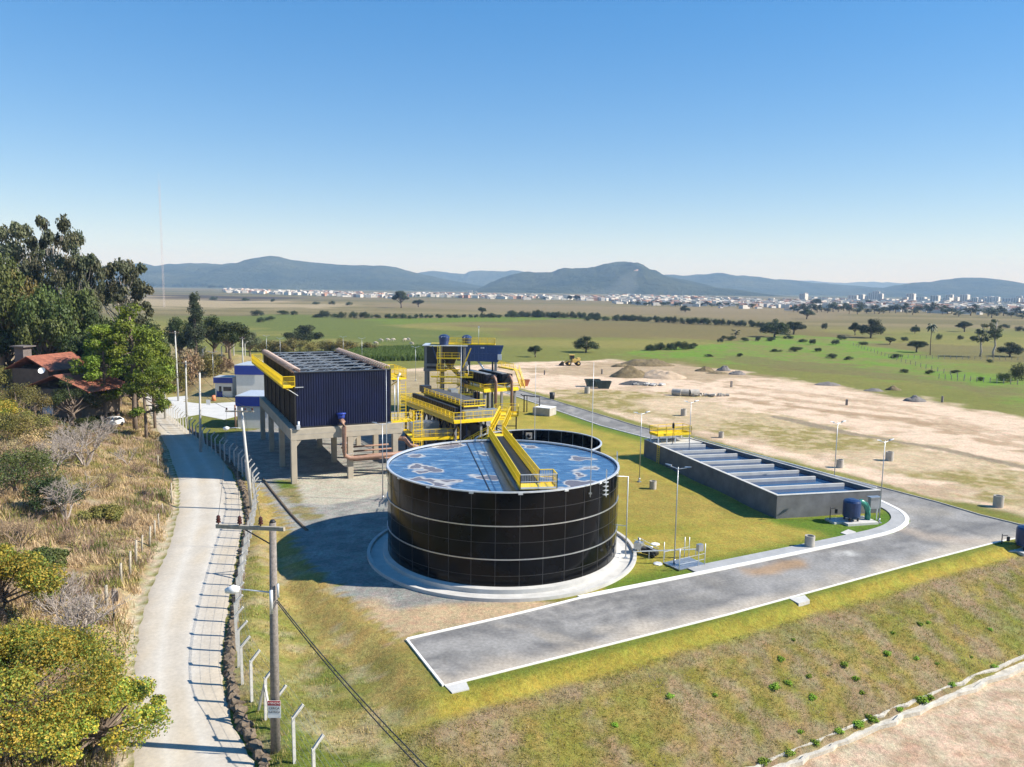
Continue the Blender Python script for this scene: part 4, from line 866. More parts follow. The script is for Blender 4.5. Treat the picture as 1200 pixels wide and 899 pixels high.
def wmat():
    m = mat('basin_water', (.010, .045, .12), .06, 0); t = m.node_tree; p = t.nodes['Principled BSDF']; tc = N(t, 'ShaderNodeTexCoord'); n = N(t, 'ShaderNodeTexNoise'); n.inputs['Scale'].default_value = 1.6; n.inputs['Detail'].default_value = 3
    t.links.new(tc.outputs['Object'], n.inputs[0]); bp = N(t, 'ShaderNodeBump'); bp.inputs['Strength'].default_value = .12; bp.inputs['Distance'].default_value = .03; t.links.new(n.outputs['Fac'], bp.inputs['Height']); t.links.new(bp.outputs[0], p.inputs['Normal']); return m
b = MB(); b.prism([tuple(p) for p in inset(t_+.01)], LH-.8, LH-.42); b.build('water', wmat(), lb)
for k, v in enumerate((.125, .235, .335, .445, .535, .655, .745, .86)):
    a = Vector(BP(.03, v)); c = Vector(BP(.88 if k % 2 else .93, v)); MB().bar((a.x, a.y, LH-.30), (c.x, c.y, LH-.30), .28, .46).build('baffle', M['pconc'], lb)
b = MB(); b.prism([BP(.05, .90), BP(.95, .90), BP(.95, .985), BP(.05, .985)], LH-.4, LH-.06); b.build('inlet_slab', M['pconc'], lb)
a = BP(1.01, .02); c = BP(1.01, .98); b = MB(); b.tube([(*a, LH+.2), (*c, LH+.2)], .06, 8); b.build('handrail', M['white'], lb)
ga = Vector(BP(.06, .94)); gb = Vector(BP(.80, .965)); gd = (gb-ga).normalized(); gn = Vector((-gd.y, gd.x)); GL = (gb-ga).length
gp = lambda u, v, z: (ga.x+gd.x*u+gn.x*v, ga.y+gd.y*u+gn.y*v, z)
b = MB(); b.bar(gp(0, 0, LH+1.0), gp(GL, 0, LH+1.0), 2.2, .12); b.build('gantry_deck', M['yellow'], lb)
rail([gp(0, -1.1, LH+1.05), gp(GL, -1.1, LH+1.05), gp(GL, 1.1, LH+1.05), gp(0, 1.1, LH+1.05), gp(0, -1.1, LH+1.05)], 1.15, 'railing', lb, bal=.16, toe=.25)
b = MB()
for u in (.2, 1.6, 3.0, GL-.2):
    for v in (-1.0, 1.0): b.bar(gp(u, v, LH-.05), gp(u, v, LH+.96), .16)
b.build('gantry_post', M['white'], lb)
b = MB(); b.tube([gp(2.2, -1.6, LH-.1), gp(2.2, -1.6, LH+3.0)], .045, 6); p = gp(2.2, -1.6, LH+2.5); b.box(p, (.28, .2, .7)); b.build('actuator', M['dsteel'], lb)
p = BP(-.02, .84); ladder((p[0]-.15, p[1], .1), 2.6, .6, (.29, -.95), 'ladder', lb, cage=False)
# dosing unit: blue vessel with a green hose on a slab
def dosing(loc, rz, lab):
    t = thing('dosing_unit', lab, 'pump unit', loc, rz); t.scale = (.88, .88, .9)
    b = MB(); b.box((0, 0, .12), (4.2, 2.6, .34)); b.box((-2.4, .6, .1), (1.6, 1.8, .3)); b.build('plinth', M['pconc'], t, bevel=.03)
    b = MB(); b.lathe([(.95, 0), (1.0, .2), (1.0, 1.75), (.9, 1.95), (.45, 2.1)], 24, (-.7, 0, .75)); b.build('vessel', M['pblue'], t)
    b = MB()
    for a in range(4): b.box((-.7+.75*math.cos(a*1.57+.7), .75*math.sin(a*1.57+.7), .52), (.16, .16, .5))
    b.build('leg', M['dsteel'], t)
    b = MB(); b.tube([(-.1, -.1, 2.35), (.5, -.1, 2.45), (1.1, -.1, 2.1), (1.45, -.1, 1.5), (1.5, -.1, .9), (1.5, -.1, .3)], .34, 14); b.build('hose', M['teal'], t)
    b = MB(); b.box((2.6, .3, 2.1), (1.3, .5, 1.3)); b.box((2.6, .3, 2.82), (1.5, .8, .1))
    b.build('control_cabinet', M['steel'], t)
    b = MB(); b.box((2.1, .3, .75), (.1, .1, 1.5)); b.box((3.1, .3, .75), (.1, .1, 1.5)); b.build('cabinet_leg', M['psteel'], t)
    b = MB(); b.tube([(-3, .8, .2), (-3, .8, 1.8)], .05, 8); b.bar((-3, .8, 1.6), (-2.3, .8, 1.6), .06); b.box((-2.2, .8, 1.2), (.25, .2, .5)); b.build('valve_post', M['dsteel'], t)
dx_, dy_ = g(1004, 615); dosing((dx_+.3, dy_+.9, 0), R(14), 'blue vessel with green hose on a slab at the near end of the long basin')
dx_, dy_ = g(1206, 641); dosing((dx_+.6, dy_+.6, hz1(dx_, dy_)+.05), R(10), 'dark blue vessel with green hose on the grass at the right end of the asphalt')
q = [g(*p) for p in [(985, 625), (994, 621), (1003, 624), (994, 628)]]; tag(MB().prism(q, -.1, .07).build('manhole_cover', M['pconc']), 'small pale slab in the grass in front of the blue vessel plinth', 'slab')
#@@P3
# ================================================================ STREET LAMPS
lamp0 = thing('street_lamp', 'x', 'street lamp', (0, 0, 0))
MB().tube([(0, 0, 0), (0, 0, 4.5), (0, 0, 8.8)], [.06, .05, .035], 8).build('pole', M['steel'], lamp0)
b = MB(); b.box((0, 0, .04), (.42, .42, .1)); b.tube([(0, 0, .08), (0, 0, .5)], .11, 8); b.build('base_plate', M['steel'], lamp0)
b = MB(); b.tube([(-.75, 0, 8.82), (0, 0, 8.62), (.75, 0, 8.82)], .035, 6); b.build('arm', M['psteel'], lamp0)
for s_ in (-1, 1):
    b = MB(); b.add([(s_*.6, -.13, 8.80), (s_*.6, .13, 8.80), (s_*1.15, .07, 8.93), (s_*1.15, -.07, 8.93), (s_*.6, -.10, 8.92), (s_*.6, .10, 8.92), (s_*1.15, .05, 8.97), (s_*1.15, -.05, 8.97)], [(0, 1, 2, 3), (4, 7, 6, 5), (0, 4, 5, 1), (1, 5, 6, 2), (2, 6, 7, 3), (3, 7, 4, 0)]); b.build('lamp_head', M['steel'], lamp0)
LAMPS = [(793, 543, 662, 'tall double armed street lamp on the lawn beside the small gate', R(-30)), (1038, 528, 613, 'tall street lamp beside the blue vessel at the near end of the long basin', R(20)),
 (982, 494, 0, 'tall street lamp behind the right side of the long basin', R(20)), (752, 483, 0, 'tall street lamp on the lawn by the far left corner of the long basin', R(20)),
 (810, 470, 0, 'tall street lamp behind the far part of the long basin', R(20)), (448, 495, 0, 'tall street lamp between the navy block and the big black tank', R(10)),
 (312, 392, 0, 'leftmost of the four street lamps rising behind the navy block', 0), (328, 396, 0, 'second from left of the four street lamps rising behind the navy block', 0),
 (402, 392, 0, 'third from left of the four street lamps rising behind the navy block', 0), (424, 396, 0, 'rightmost of the four street lamps rising behind the navy block', 0),
 (487, 406, 0, 'distant street lamp just left of the filter tower', 0), (249, 412, 0, 'distant street lamp on the straw slope behind the blue huts', 0)]
for px, py, by, lab, rz in LAMPS:
    x, y = g(px, by) if by else g(px, py, 8.9)
    if by: x, y = g(px-3 if px < 800 else 1030, by)
    dup(lamp0, (x, y, 0 if y < 230 else hz1(x, y)), rz, label=lab, group='slim street lamps of the plant')
# ================================================================ CONCRETE UTILITY POLES, WOOD POLE
def upole(base, toppx, lab, cross=0, lampside=0, r=.16, m='pconc', lean=None, pz=None, name='utility_pole'):
    bx, by = g(*base); bz = hz1(bx, by); tp = at(toppx[0], toppx[1], by); t = thing(name, lab, 'utility pole', (bx, by, bz)); h = tp.z-bz; lx = tp.x-bx
    MB().tube([(0, 0, -.3), (lx*.5, 0, h*.5), (lx, 0, h)], [r*1.25, r, r*.72], 10).build('pole', M[m], t)
    if cross:
        b = MB(); b.bar((lx-cross*.55, -.2, h-.35), (lx+cross*.45, -.2, h-.35), .12, .14); b.build('crossarm', M['wood2'] if m != 'wood' else M['psteel'], t)
        for q in (-.5, -.2, .15, .4):
            b = MB(); b.lathe([(.03, 0), (.03, .06), (.11, .08), (.11, .14), (.07, .16), (.10, .19), (.10, .24), (.04, .3)], 10, (lx+cross*q, -.2, h-.27)); b.build('insulator', M['porc'], t)
    if lampside:
        b = MB(); b.tube([(lx*.8, 0, h*.8), (lx*.8+lampside*.8, -.2, h*.8+.1), (lx*.8+lampside*1.5, -.2, h*.8+.05)], .04, 6); b.build('lamp_arm', M['psteel'], t)
        b = MB(); b.tube([(lx*.8+lampside*1.45, -.2, h*.8+.06), (lx*.8+lampside*1.7, -.2, h*.8+.02), (lx*.8+lampside*2.05, -.2, h*.8-.02)], [.10, .22, .14], 10); b.build('lamp_head', M['white'], t)
    return t
upole((295, 598), (283, 478), 'leaning concrete utility pole with crossarm and round lamp beside the bend of the dirt road', 3.0, -1)
upole((235, 530), (234, 437), 'tall slim concrete pole standing just behind the wire fence left of the navy block')
upole((219, 499), (217.5, 423), 'concrete pole with a low crossarm between the dirt road and the white yard', 2.2)
upole((193.5, 491), (191.5, 416), 'thick concrete pole at the far end of the fence by the pine tree', 1.6)
upole((184, 487), (186, 452), 'short concrete pole at the left verge of the dirt road under the pines')
upole((209, 470), (205, 388), 'far concrete pole with a transformer arm in front of the dark conifer', 2.0)
upole((285, 452), (284, 395), 'thin far concrete pole behind the blue huts', 1.2)
# wooden pole in front
wx, wy = g(323, 884); wz = hz1(wx, wy); wt = at(319.5, 612, wy); WP = thing('wooden_utility_pole', 'tall weathered wooden utility pole with a warning sign nearest the camera', 'utility pole', (wx, wy, wz))
hh = wt.z-wz; lx = wt.x-wx
MB().tube([(0, 0, -.3), (lx*.5, 0, hh*.5), (lx, 0, hh)], [.25, .21, .165], 16).build('pole', M['wood'], WP)
MB().tube([(lx, 0, hh), (lx, 0, hh+.12)], [.17, .1], 10).build('pole_cap', M['dsteel'], WP)
ca = at(252.5, 625, wy+.1)-Vector((wx, wy, wz)); cb = at(343, 611, wy-1.1)-Vector((wx, wy, wz)); ca.y = .9; 
b = MB(); ca = Vector((-2.85, .55, hh-.42)); cb = Vector((.95, -.75, hh-.10)); b.bar(ca, cb, .15, .19); b.build('crossarm', M['wood2'], WP)
b = MB(); b.bar((-1.3, 0, hh-.35), (lx, -.1, hh-1.15), .05); b.build('arm_brace', M['dsteel'], WP)
for q in (.03, .35, .66):
    p = ca.lerp(cb, q); b = MB(); b.lathe([(.03, 0), (.03, .10), (.12, .12), (.12, .18), (.075, .21), (.11, .25), (.11, .31), (.075, .34), (.10, .38), (.09, .44), (.03, .5)], 12, (p.x, p.y, p.z+.08)); b.build('insulator', M['porc'], WP)
b = MB(); zl = hh-3.6; b.tube([(lx*.6, -.1, zl), (lx*.6-1.0, -.1, zl+.1), (lx*.6-1.75, -.1, zl+.16)], .035, 6); b.build('lamp_arm', M['psteel'], WP)
b = MB(); b.tube([(lx*.6-1.65, -.1, zl+.16), (lx*.6-1.95, -.1, zl+.14), (lx*.6-2.35, -.1, zl+.06)], [.12, .24, .12], 12); b.build('lamp_head', M['white'], WP)
b = MB(); b.tube([(lx*.5, -.3, hh*.62), (lx*.5, -.3, hh*.72)], .09, 8); b.tube([(lx*.5+.32, -.2, zl-.2), (lx*.5+.32, -.2, zl+.5)], .06, 6); b.build('cable_clamp', M['psteel'], WP)
# warning sign on the wooden pole
sp = at(321.5, 831, wy-.34)
SG = thing('warning_sign', 'small white warning sign with a red heading fixed low on the wooden pole', 'sign', (sp.x, wy-.36, sp.z))
sw, shh = .66, .92
MB().box((0, 0, 0), (sw, .02, shh)).build('panel', M['white'], SG); MB().box((0, -.013, shh*.36), (sw, .006, shh*.28)).build('heading', M['red'], SG)
def text(s_, size, x, y, z, m, parent, name='lettering', rz=0):
    c = bpy.data.curves.new(name, 'FONT'); c.body = s_; c.size = size; c.align_x = 'CENTER'; c.align_y = 'CENTER'; c.extrude = .004
    o = bpy.data.objects.new(name, c); COL.objects.link(o); bpy.context.view_layer.update()
    me = bpy.data.meshes.new_from_object(o); bpy.data.objects.remove(o); me.materials.clear(); me.materials.append(m)
    q = bpy.data.objects.new(name, me); COL.objects.link(q); q.parent = parent; q.location = (x, y, z); q.rotation_euler = (R(90), 0, rz); return q
text('ATENÇÃO', .135, 0, -.024, shh*.36, M['white'], SG); text('CERCA', .17, 0, -.018, .06, M['dsteel'], SG); text('ELÉTRICA', .135, 0, -.018, -.14, M['dsteel'], SG)
# cables
def cable(a, c, sag, r, lab, n=16, m='cable'):
    a = Vector(a); c = Vector(c); P = [a.lerp(c, i/n)-Vector((0, 0, sag*4*(i/n)*(1-i/n))) for i in range(n+1)]
    return tag(MB().tube(P, r, 5).build('power_cable', M[m]), lab, 'cable')
p0 = Vector((wx+.3, wy-.1, wz+hh-4.1)); 
for k, (ex, ey, lab) in enumerate(((497, 905, 'dark cable from the wooden pole down to the bottom edge, left of the pair'), (506, 905, 'dark cable from the wooden pole down to the bottom edge, right of the pair'))):
    e = at(ex, ey, 30.0); e.z = e.z
    e = at(ex, ey, 27.0); cable(p0+Vector((0, 0, .12*k)), e, .25, .028, lab)
LPB = g(295, 598); LPt = at(283, 478, LPB[1])
for k in range(3):
    a = WP.location+ca.lerp(cb, (.03, .35, .66)[k])+Vector((0, 0, .5)); q = (-.5, -.2, .15)[k]
    cable(a, LPt+Vector((3*q, -.2, -.15)), 1.1, .012, ORD[k]+' overhead line from the left between wooden and leaning poles')
P3 = g(219, 499); P3t = at(217.5, 423, P3[1])
for k in range(2): cable(LPt+Vector(((-1.5, 1.2)[k], 0, -.1)), P3t+Vector(((-1.2, .9)[k], 0, -.3)), 1.2, .02, ('left', 'right')[k]+' overhead line between the leaning pole and the pole by the white yard')
# ================================================================ CONCRETE POST FENCE along the track
FL = G([(398, 958), (360, 920), (337, 889), (310, 846), (286, 814), (279, 780), (277, 750), (279, 720), (282, 694), (286, 670), (291, 645), (297, 620), (300, 600), (297, 580), (288, 562), (276, 550), (262, 540), (248, 530), (236, 522), (224, 512), (213, 504), (200, 492), (190, 482)])
def walk(P, st):
    out = []; acc = 0; nxt = 0
    for a, c in zip(P, P[1:]):
        a = Vector(a); c = Vector(c); L = (c-a).length
        while nxt <= acc+L: out.append(a.lerp(c, (nxt-acc)/L)); nxt += st
        acc += L
    return out
pts = walk(FL, 2.35)
FN = thing('post_fence', 'wire fence with bent top concrete posts running along the right side of the dirt road', 'fence', (0, 0, 0))
pm = None; tops = []
for i, p in enumerate(pts):
    z = hz1(p.x, p.y); q = pts[min(i+1, len(pts)-1)] if i < len(pts)-1 else pts[i-1]; d = (q-p).normalized(); d = d if i < len(pts)-1 else -d; nrm = Vector((d.y, -d.x, 0))   # leans to the plant side
    if pm is None:
        b = MB(); b.bar((0, 0, -.4), (0, 0, 2.42), .13, .15); b.bar((0, 0, 2.36), (.52, 0, 2.92), .12, .13); po = b.build('post', M['pconc'], FN); pm = po.data
    else: po = bpy.data.objects.new('post', pm); COL.objects.link(po); po.parent = FN
    po.location = (p.x, p.y, z); po.rotation_euler = (rnd.uniform(-.03, .03), rnd.uniform(-.03, .03), math.atan2(nrm.y, nrm.x)+rnd.uniform(-.05, .05)); tops.append((Vector((p.x, p.y, z)), nrm))
    if i in (4, 14, 25, 38):
        b = MB(); dv = Vector((d.x, d.y, 0))
        for s_ in (-1, 1): b.bar((p.x+dv.x*1.25*s_, p.y+dv.y*1.25*s_, z-.2), (p.x+dv.x*.05*s_, p.y+dv.y*.05*s_, z+2.0), .10, .12)
        b.build('brace', M['pconc'], FN)
b = MB()
for (a, na), (c, nc_) in zip(tops, tops[1:]):
    for h in (.4, .9, 1.4, 1.9, 2.35): b.bar(a+Vector((0, 0, h)), c+Vector((0, 0, h)), .007)
    for k in (.3, .7, 1.0): b.bar(a+na*.52*k+Vector((0, 0, 2.36+.56*k)), c+nc_*.52*k+Vector((0, 0, 2.36+.56*k)), .007)
b.build('wire', M['steel'], FN)
# far fence round the huts
FN2 = thing('post_fence', 'distant concrete post fence on the straw slope behind the blue huts', 'fence', (0, 0, 0))
b2 = MB(); pp = walk(G([(206, 446), (230, 449), (258, 447), (290, 441)]), 5.0); lastp = None
for p in pp:
    z = hz1(p.x, p.y); po = bpy.data.objects.new('post', pm); COL.objects.link(po); po.parent = FN2; po.location = (p.x, p.y, z); po.scale = (1.6, 1.6, 1.3)
    if lastp: b2.bar(lastp+Vector((0, 0, 1.5)), Vector((p.x, p.y, z+1.5)), .02)
    lastp = Vector((p.x, p.y, z))
b2.build('wire', M['steel'], FN2)
# rubble edging of the track
b = MB(); 
for i, p in enumerate(walk(offset(ROAD_R, -.25), .42)):
    if p.y > 125: break
    z = hz1(p.x, p.y); s_ = rnd.uniform(.32, .62); n = 7; o = len(b.v)
    bm = bmesh.new(); bmesh.ops.create_icosphere(bm, subdivisions=2, radius=1)
    vs = [(p.x+.16*rnd.uniform(-1, 1)+v.co.x*s_*.62*(1+.35*math.sin(v.co.y*4+i)), p.y+v.co.y*s_*.75*(1+.3*math.sin(v.co.z*5+i*2)), z+.05+v.co.z*s_*.62*(1+.3*math.sin(v.co.x*4+i*3))) for v in bm.verts]
    b.add(vs, [tuple(v.index for v in f.verts) for f in bm.faces]); bm.free()
tag(b.build('rubble_edging', M['stone']), 'rough row of earthy shadow-darkened stones along the right edge of the dirt road', 'stone edging')
# earth ridge beside the yard
b = MB(); P = G([(345, 560), (352, 590), (362, 612), (374, 624)]); P = smooth([(x, y) for x, y in G([(308, 562), (326, 585), (344, 607), (360, 622)])], 2)
b.tube([(x, y, hz1(x, y)+.0) for x, y in P], .17, 7); tag(b.build('ditch_kerb', mat('earthy_kerb', (.10, .075, .05), .95, 0, 1.5, .4, .8, 8)), 'dark earth covered kerb at the edge of the yard below the navy block', 'kerb')
# ================================================================ RUSTIC WOODEN POSTS on the left verge
WF = thing('wooden_fence', 'row of weathered wooden fence posts in the dry grass left of the dirt road', 'fence', (0, 0, 0))
wl = None
for (px, by, ty, r) in ((186, 622, 602, .07), (181, 631, 610, .09), (175, 640, 617, .10), (166, 648, 627, .08), (159, 662, 633, .11), (152, 676, 646, .10), (142, 686, 660, .10), (125, 712, 686, .12), (108, 728, 700, .09), (191, 602, 590, .06), (201, 590, 566, .08), (185, 548, 534, .08), (196, 560, 548, .06)):
    x, y, z = gt(px, by); tp = at(px+rnd.uniform(-1, 1.5), ty, y); b = MB(); b.tube([(x, y, z-.3), ((x+tp.x)/2, y, (z+tp.z)/2), (tp.x, y, tp.z)], [r*1.1, r, r*.9], 7); b.build('post', M['wood2'], WF)
    if wl: pass
    wl = Vector((tp.x, y, tp.z))
x, y, z = gt(134, 731); tp = at(133, 690, y); bo = thing('notice_board', 'small brown notice board on a dark post at the left road verge', 'sign', (x, y, z)); hh2 = tp.z-z
MB().tube([(0, 0, -.2), (0, 0, hh2)], .05, 8).build('post', M['dsteel'], bo); MB().box((.16, -.05, hh2-.5), (.45, .03, .75)).build('board', mat('brown_board', (.22, .17, .14), .8, 0, 4, .2), bo)
# ================================================================ LAWN ITEMS
cr0 = thing('concrete_ring', 'x', 'concrete ring', (0, 0, 0)); b = MB(); b.lathe([(.42, 0), (.42, 1.0), (.33, 1.0), (.33, .2)], 20); b.build('ring', M['concrete'], cr0)
for px, py, s_, lab in ((765, 573, 1, 'short concrete ring on the lawn left of the long basin'), (948.5, 641, 1.1, 'short concrete ring on the grass beside the white kerb'), (984, 548, 1.15, 'concrete ring in the field behind the right lamp of the long basin'), (1042, 540, 1.3, 'concrete ring in the dry grass behind the street lamp by the blue vessel'), (1169.5, 594, 1.3, 'concrete ring near the right edge in the sandy strip'), (845, 513, 1.0, 'small concrete ring in the sandy strip behind the basin middle'), (801, 487, 1.3, 'concrete ring in the dry grass behind the yellow basin gantry'), (688, 461, 1.5, 'concrete ring in front of the dark green skips')):
    x, y = g(px, py); dup(cr0, (x, y, hz1(x, y)), rnd.random()*6, (s_, s_, s_), lab, 'short concrete rings standing about the site')
def compressor():
    x, y = g(755, 650); t = thing('compressor_unit', 'black and silver compressor lying on the lawn right of the big tank', 'compressor', (x, y, 0), R(-35)); t.scale = (.8,)*3
    b = MB(); b.tube([(-.2, 0, .55), (1.5, 0, .55)], .42, 14); b.build('tank', M['dsteel'], t)
    b = MB(); b.box((-.7, 0, .95), (.9, .9, .8)); b.tube([(-.7, 0, 1.3), (-.7, 0, 1.8)], .15, 8); b.build('engine', M['steel'], t)
    b = MB(); b.tube([(.2, 0, 1.05), (1.0, 0, 1.05)], .12, 8); b.bar((-1.1, -.5, 1.7), (1.5, -.5, .95), .05); b.bar((-1.1, .5, 1.7), (1.5, .5, .95), .05); b.build('frame', M['psteel'], t)
    for s_ in (-1, 1):
        b = MB(); b.tube([(1.2, .45*s_, .32), (1.2, .6*s_, .32)], .32, 16); b.tube([(1.2, .44*s_, .32), (1.2, .62*s_, .32)], .16, 12); b.build('wheel', M['rubber'], t)
        b = MB(); b.box((-.8, .35*s_, .28), (.12, .12, .6)); b.build('leg', M['dsteel'], t)
compressor()
gx, gy = g(826, 664); GT = thing('metering_gate', 'small railed metal grating with a grey meter box beside the road kerb', 'railing', (gx, gy, 0), R(30))
b = MB(); b.box((-1.3, 1.2, .10), (3.0, 2.0, .08)); b.build('grating', M['steel'], GT)
for (u, v) in ((-2.8, 2.2), (-2.8, .2), (-.6, .2), (.15, .2), (.15, 2.2), (-.2, 2.4)): MB().tube([(u, v, 0), (u, v, 2.0)], .035, 6).build('post', M['psteel'], GT)
b = MB(); b.box((-.6, .1, 1.8), (.55, .35, .6)); b.build('meter_box', M['steel'], GT)
b = MB(); b.bar((-2.8, .2, 1.1), (.15, .2, 1.1), .03); b.bar((-2.8, .2, .6), (.15, .2, .6), .03); b.bar((-2.8, 2.2, 1.1), (.15, 2.2, 1.1), .03); b.build('rail', M['psteel'], GT)
e0 = g(742, 656); e1 = g(815, 653); b = MB(); b.bar((*e0, .75), (*e1, .75), .08)
for k in range(5): q = Vector(e0).lerp(Vector(e1), k/4); b.bar((q.x, q.y, 0), (q.x, q.y, .75), .06)
tag(b.build('low_handrail', M['psteel']), 'low pale pipe rail on the lawn between the tank apron and the grating', 'rail')
for px, py, lab in ((768, 638, 'small white slab on the lawn beside the compressor'), (771, 661, 'small white slab on the lawn below the low rail')):
    x, y = g(px, py); b = MB(); b.lathe([(.42, 0), (.42, .06), (.30, .09)], 8, (x, y, 0)); tag(b.build('inspection_cover', M['white']), lab, 'cover')
# ================================================================ BLUE AND WHITE HUTS
def hut(lab, px, py, wd, dp, h, fas, rz=0, rec=None):
    x, y = g(px, py); t = thing('site_hut', lab, 'hut', (x, y, 0), rz)
    b = MB(); b.box((wd/2, dp/2, h/2), (wd, dp, h)); b.build('wall', M['white'] if rec != 'grey' else M['cream'], t)
    b = MB(); b.box((wd/2, dp/2, h+.06), (wd+.5, dp+.5, .12)); b.build('roof', M['psteel'], t)
    b = MB(); o = .24
    b.box((wd/2, -o, h-fas/2), (wd+.48, .06, fas)); b.box((-o, dp/2, h-fas/2), (.06, dp+.36, fas)) if rec != 'C' else None; b.build('fascia', M['blue'], t)
    return t
wz1 = lambda t, x, z, w_, h_, nm='window', m='glass': (MB().box((x, -.02, z), (w_, .08, h_)).build(nm, M[m], t))
hA = hut('small white guard hut with a blue fascia, farthest left of the blue huts', 252.5, 466, 3.6, 3.2, 4.3, 1.15)
wz1(hA, 2.6, 1.9, 1.7, .9); wz1(hA, 1.1, 1.8, .5, 1.3, 'window'); wz1(hA, .9, .7, 1.2, 1.35, 'door', 'blue')
hB = hut('taller white hut with a deep blue fascia behind the left end of the navy block', 277.5, 467, 6, 8, 7.0, 1.9)
b = MB(); b.box((-.04, 2, 5.2), (.08, .5, .7)); b.box((-.04, 4.6, 5.2), (.08, 2.2, .6)); b.build('side_window', M['glass'], hB)
hC = hut('near white building with blue fascia beside the left columns of the navy block', 279, 502, 7, 7, 5.4, 1.6, rec='C')
b = MB(); b.box((-.05, 3.4, 2.6), (.1, 6.6, 5.2)); b.build('side_cladding', M['cream'], hC)
b = MB(); b.tube([(-.3, -.3, 0), (-.3, -.3, 4.0)], .14, 8); b.build('downpipe', M['rust'], hC)
x, y = g(250.5, 470); b = MB(); b.tube([(x, y, 0), (x, y, 1.2)], [.5, .35], 10); tag(b.build('traffic_barrel', M['orange']), 'orange barrel standing by the guard hut door', 'barrel')
# white yard slabs
yy_ = [g(*p) for p in [(190, 486), (196, 466), (240, 462), (300, 462), (300, 482), (262, 492), (232, 486), (206, 491)]]
struct(MB().prism(yy_, -.3, .03).build('concrete_yard', mat('white_paving', (.52, .52, .50), .9, 0, .5, .1)))
x, y = g(245, 479); b = MB(); b.box((x, y-.3, 1.3), (.8, .04, 1.0)); tag(b.build('notice_board', M['white']), 'small white notice hanging on the fence by the white yard', 'sign')
# ================================================================ HOUSE, CAR
hx, hy, hzz = gt(56, 490); hp = Vector((hx, hy, hzz))
HS = thing('brick_house', 'old house with red clay tile roofs half hidden by trees on the left hillside', 'house', hp, R(-12))
ppm = hy/900*1.03
WH = 60*ppm
b = MB(); b.box((.2, 5, 2.1), (9.5, 8, 4.2)); b.box((-5.5, 7, 3.4), (6.5, 8, 6.8)); b.build('wall', mat('old_render', (.13, .10, .075), .9, 0, 1, .3), HS)
def gable(b, x0, x1, y0, y1, ze, zr, ov=.5, t=.14):
    xm = (x0+x1)/2
    for s_ in (-1, 1):
        xe = xm+(x1-x0)/2*s_+ov*s_; zl_ = ze-ov*.5
        b.add([(xm, y0-ov, zr), (xe, y0-ov, zl_), (xe, y1+ov, zl_), (xm, y1+ov, zr), (xm, y0-ov, zr+t), (xe, y0-ov, zl_+t), (xe, y1+ov, zl_+t), (xm, y1+ov, zr+t)], [(0, 3, 2, 1), (4, 5, 6, 7), (0, 1, 5, 4), (1, 2, 6, 5), (2, 3, 7, 6), (3, 0, 4, 7)])
b = MB(); gable(b, -4.7, 6.3, 1, 9, 4.2, 6.2); b.build('roof', M['tiles'], HS)
b = MB(); gable(b, -9.2, -2.0, 3, 11, 6.8, 8.6); b.build('roof', M['tiles'], HS)
b = MB(); b.box((-.8, .96, 1.7), (1.8, .12, 2.6)); b.build('white_board', M['white'], HS); b = MB(); b.box((2.8, .96, 2.2), (1.2, .1, 1.2)); b.build('window', M['glass'], HS)
b = MB(); b.box((-9.5, 6, 8.1), (1.6, 1.6, 3.5)); b.box((-9.5, 6, 9.9), (2.6, 2.4, .18)); b.build('chimney', mat('grey_block', (.14, .12, .11), .9, 0, 2, .2), HS)
b = MB(); b.lathe([(0.01, 0), (.25, .03), (.45, .12), (.5, .2)], 16, (0, 0, 0), closed_top=False); ds = b.build('satellite_dish', M['white'], HS); ds.location = (-1.6, 1.2, 6.8); ds.rotation_euler = (R(60), 0, R(20))
cx_, cy_, cz_ = gt(131, 502)
CR = thing('parked_car', 'small white hatchback car parked facing the road beside the house', 'car', (cx_, cy_, cz_+.25), R(80))
def carbody():
    b = MB(); prof = [(-2, .35), (-2.05, .8), (-1.75, .95), (-1.0, 1.0), (-.35, 1.45), (1.1, 1.48), (1.85, 1.0), (2.0, .9), (2.02, .35)]; n = len(prof)
    vs = []
    for s_ in (-1, 1):
        for x, z in prof: vs.append((x, s_*(.84 if z < 1.2 else .66), z))
    b.add(vs, [tuple(range(n)), tuple(range(n, 2*n))[::-1]]+[(i, (i+1) % n, n+(i+1) % n, n+i) for i in range(n)]); return b
carbody().build('body', M['white'], CR, bevel=.06)
b = MB(); b.add([(-1.02, -.62, 1.02), (-1.02, .62, 1.02), (-.42, .56, 1.42), (-.42, -.56, 1.42)], [(0, 1, 2, 3)]); w1 = b.build('windscreen', M['glass'], CR); w1.location = (-.04, 0, .03)
for s_ in (-1, 1):
    b = MB(); b.add([(-.8, .85*s_, 1.04), (1.5, .85*s_, 1.04), (1.05, .70*s_, 1.40), (-.3, .70*s_, 1.40)], [(0, 1, 2, 3)]); b.build('side_window', M['glass'], CR)
    b = MB(); b.box((-2.03, .6*s_, .78), (.06, .32, .16)); b.build('headlight', M['steel'], CR)
    for x in (-1.3, 1.3):
        b = MB(); b.tube([(x, .72*s_, .32), (x, .88*s_, .32)], .32, 16); b.tube([(x, .73*s_, .32), (x, .9*s_, .32)], .17, 12); b.build('wheel', M['rubber'], CR)
b = MB(); b.box((-2.06, 0, .5), (.05, 1.3, .2)); b.build('grille', M['dsteel'], CR)
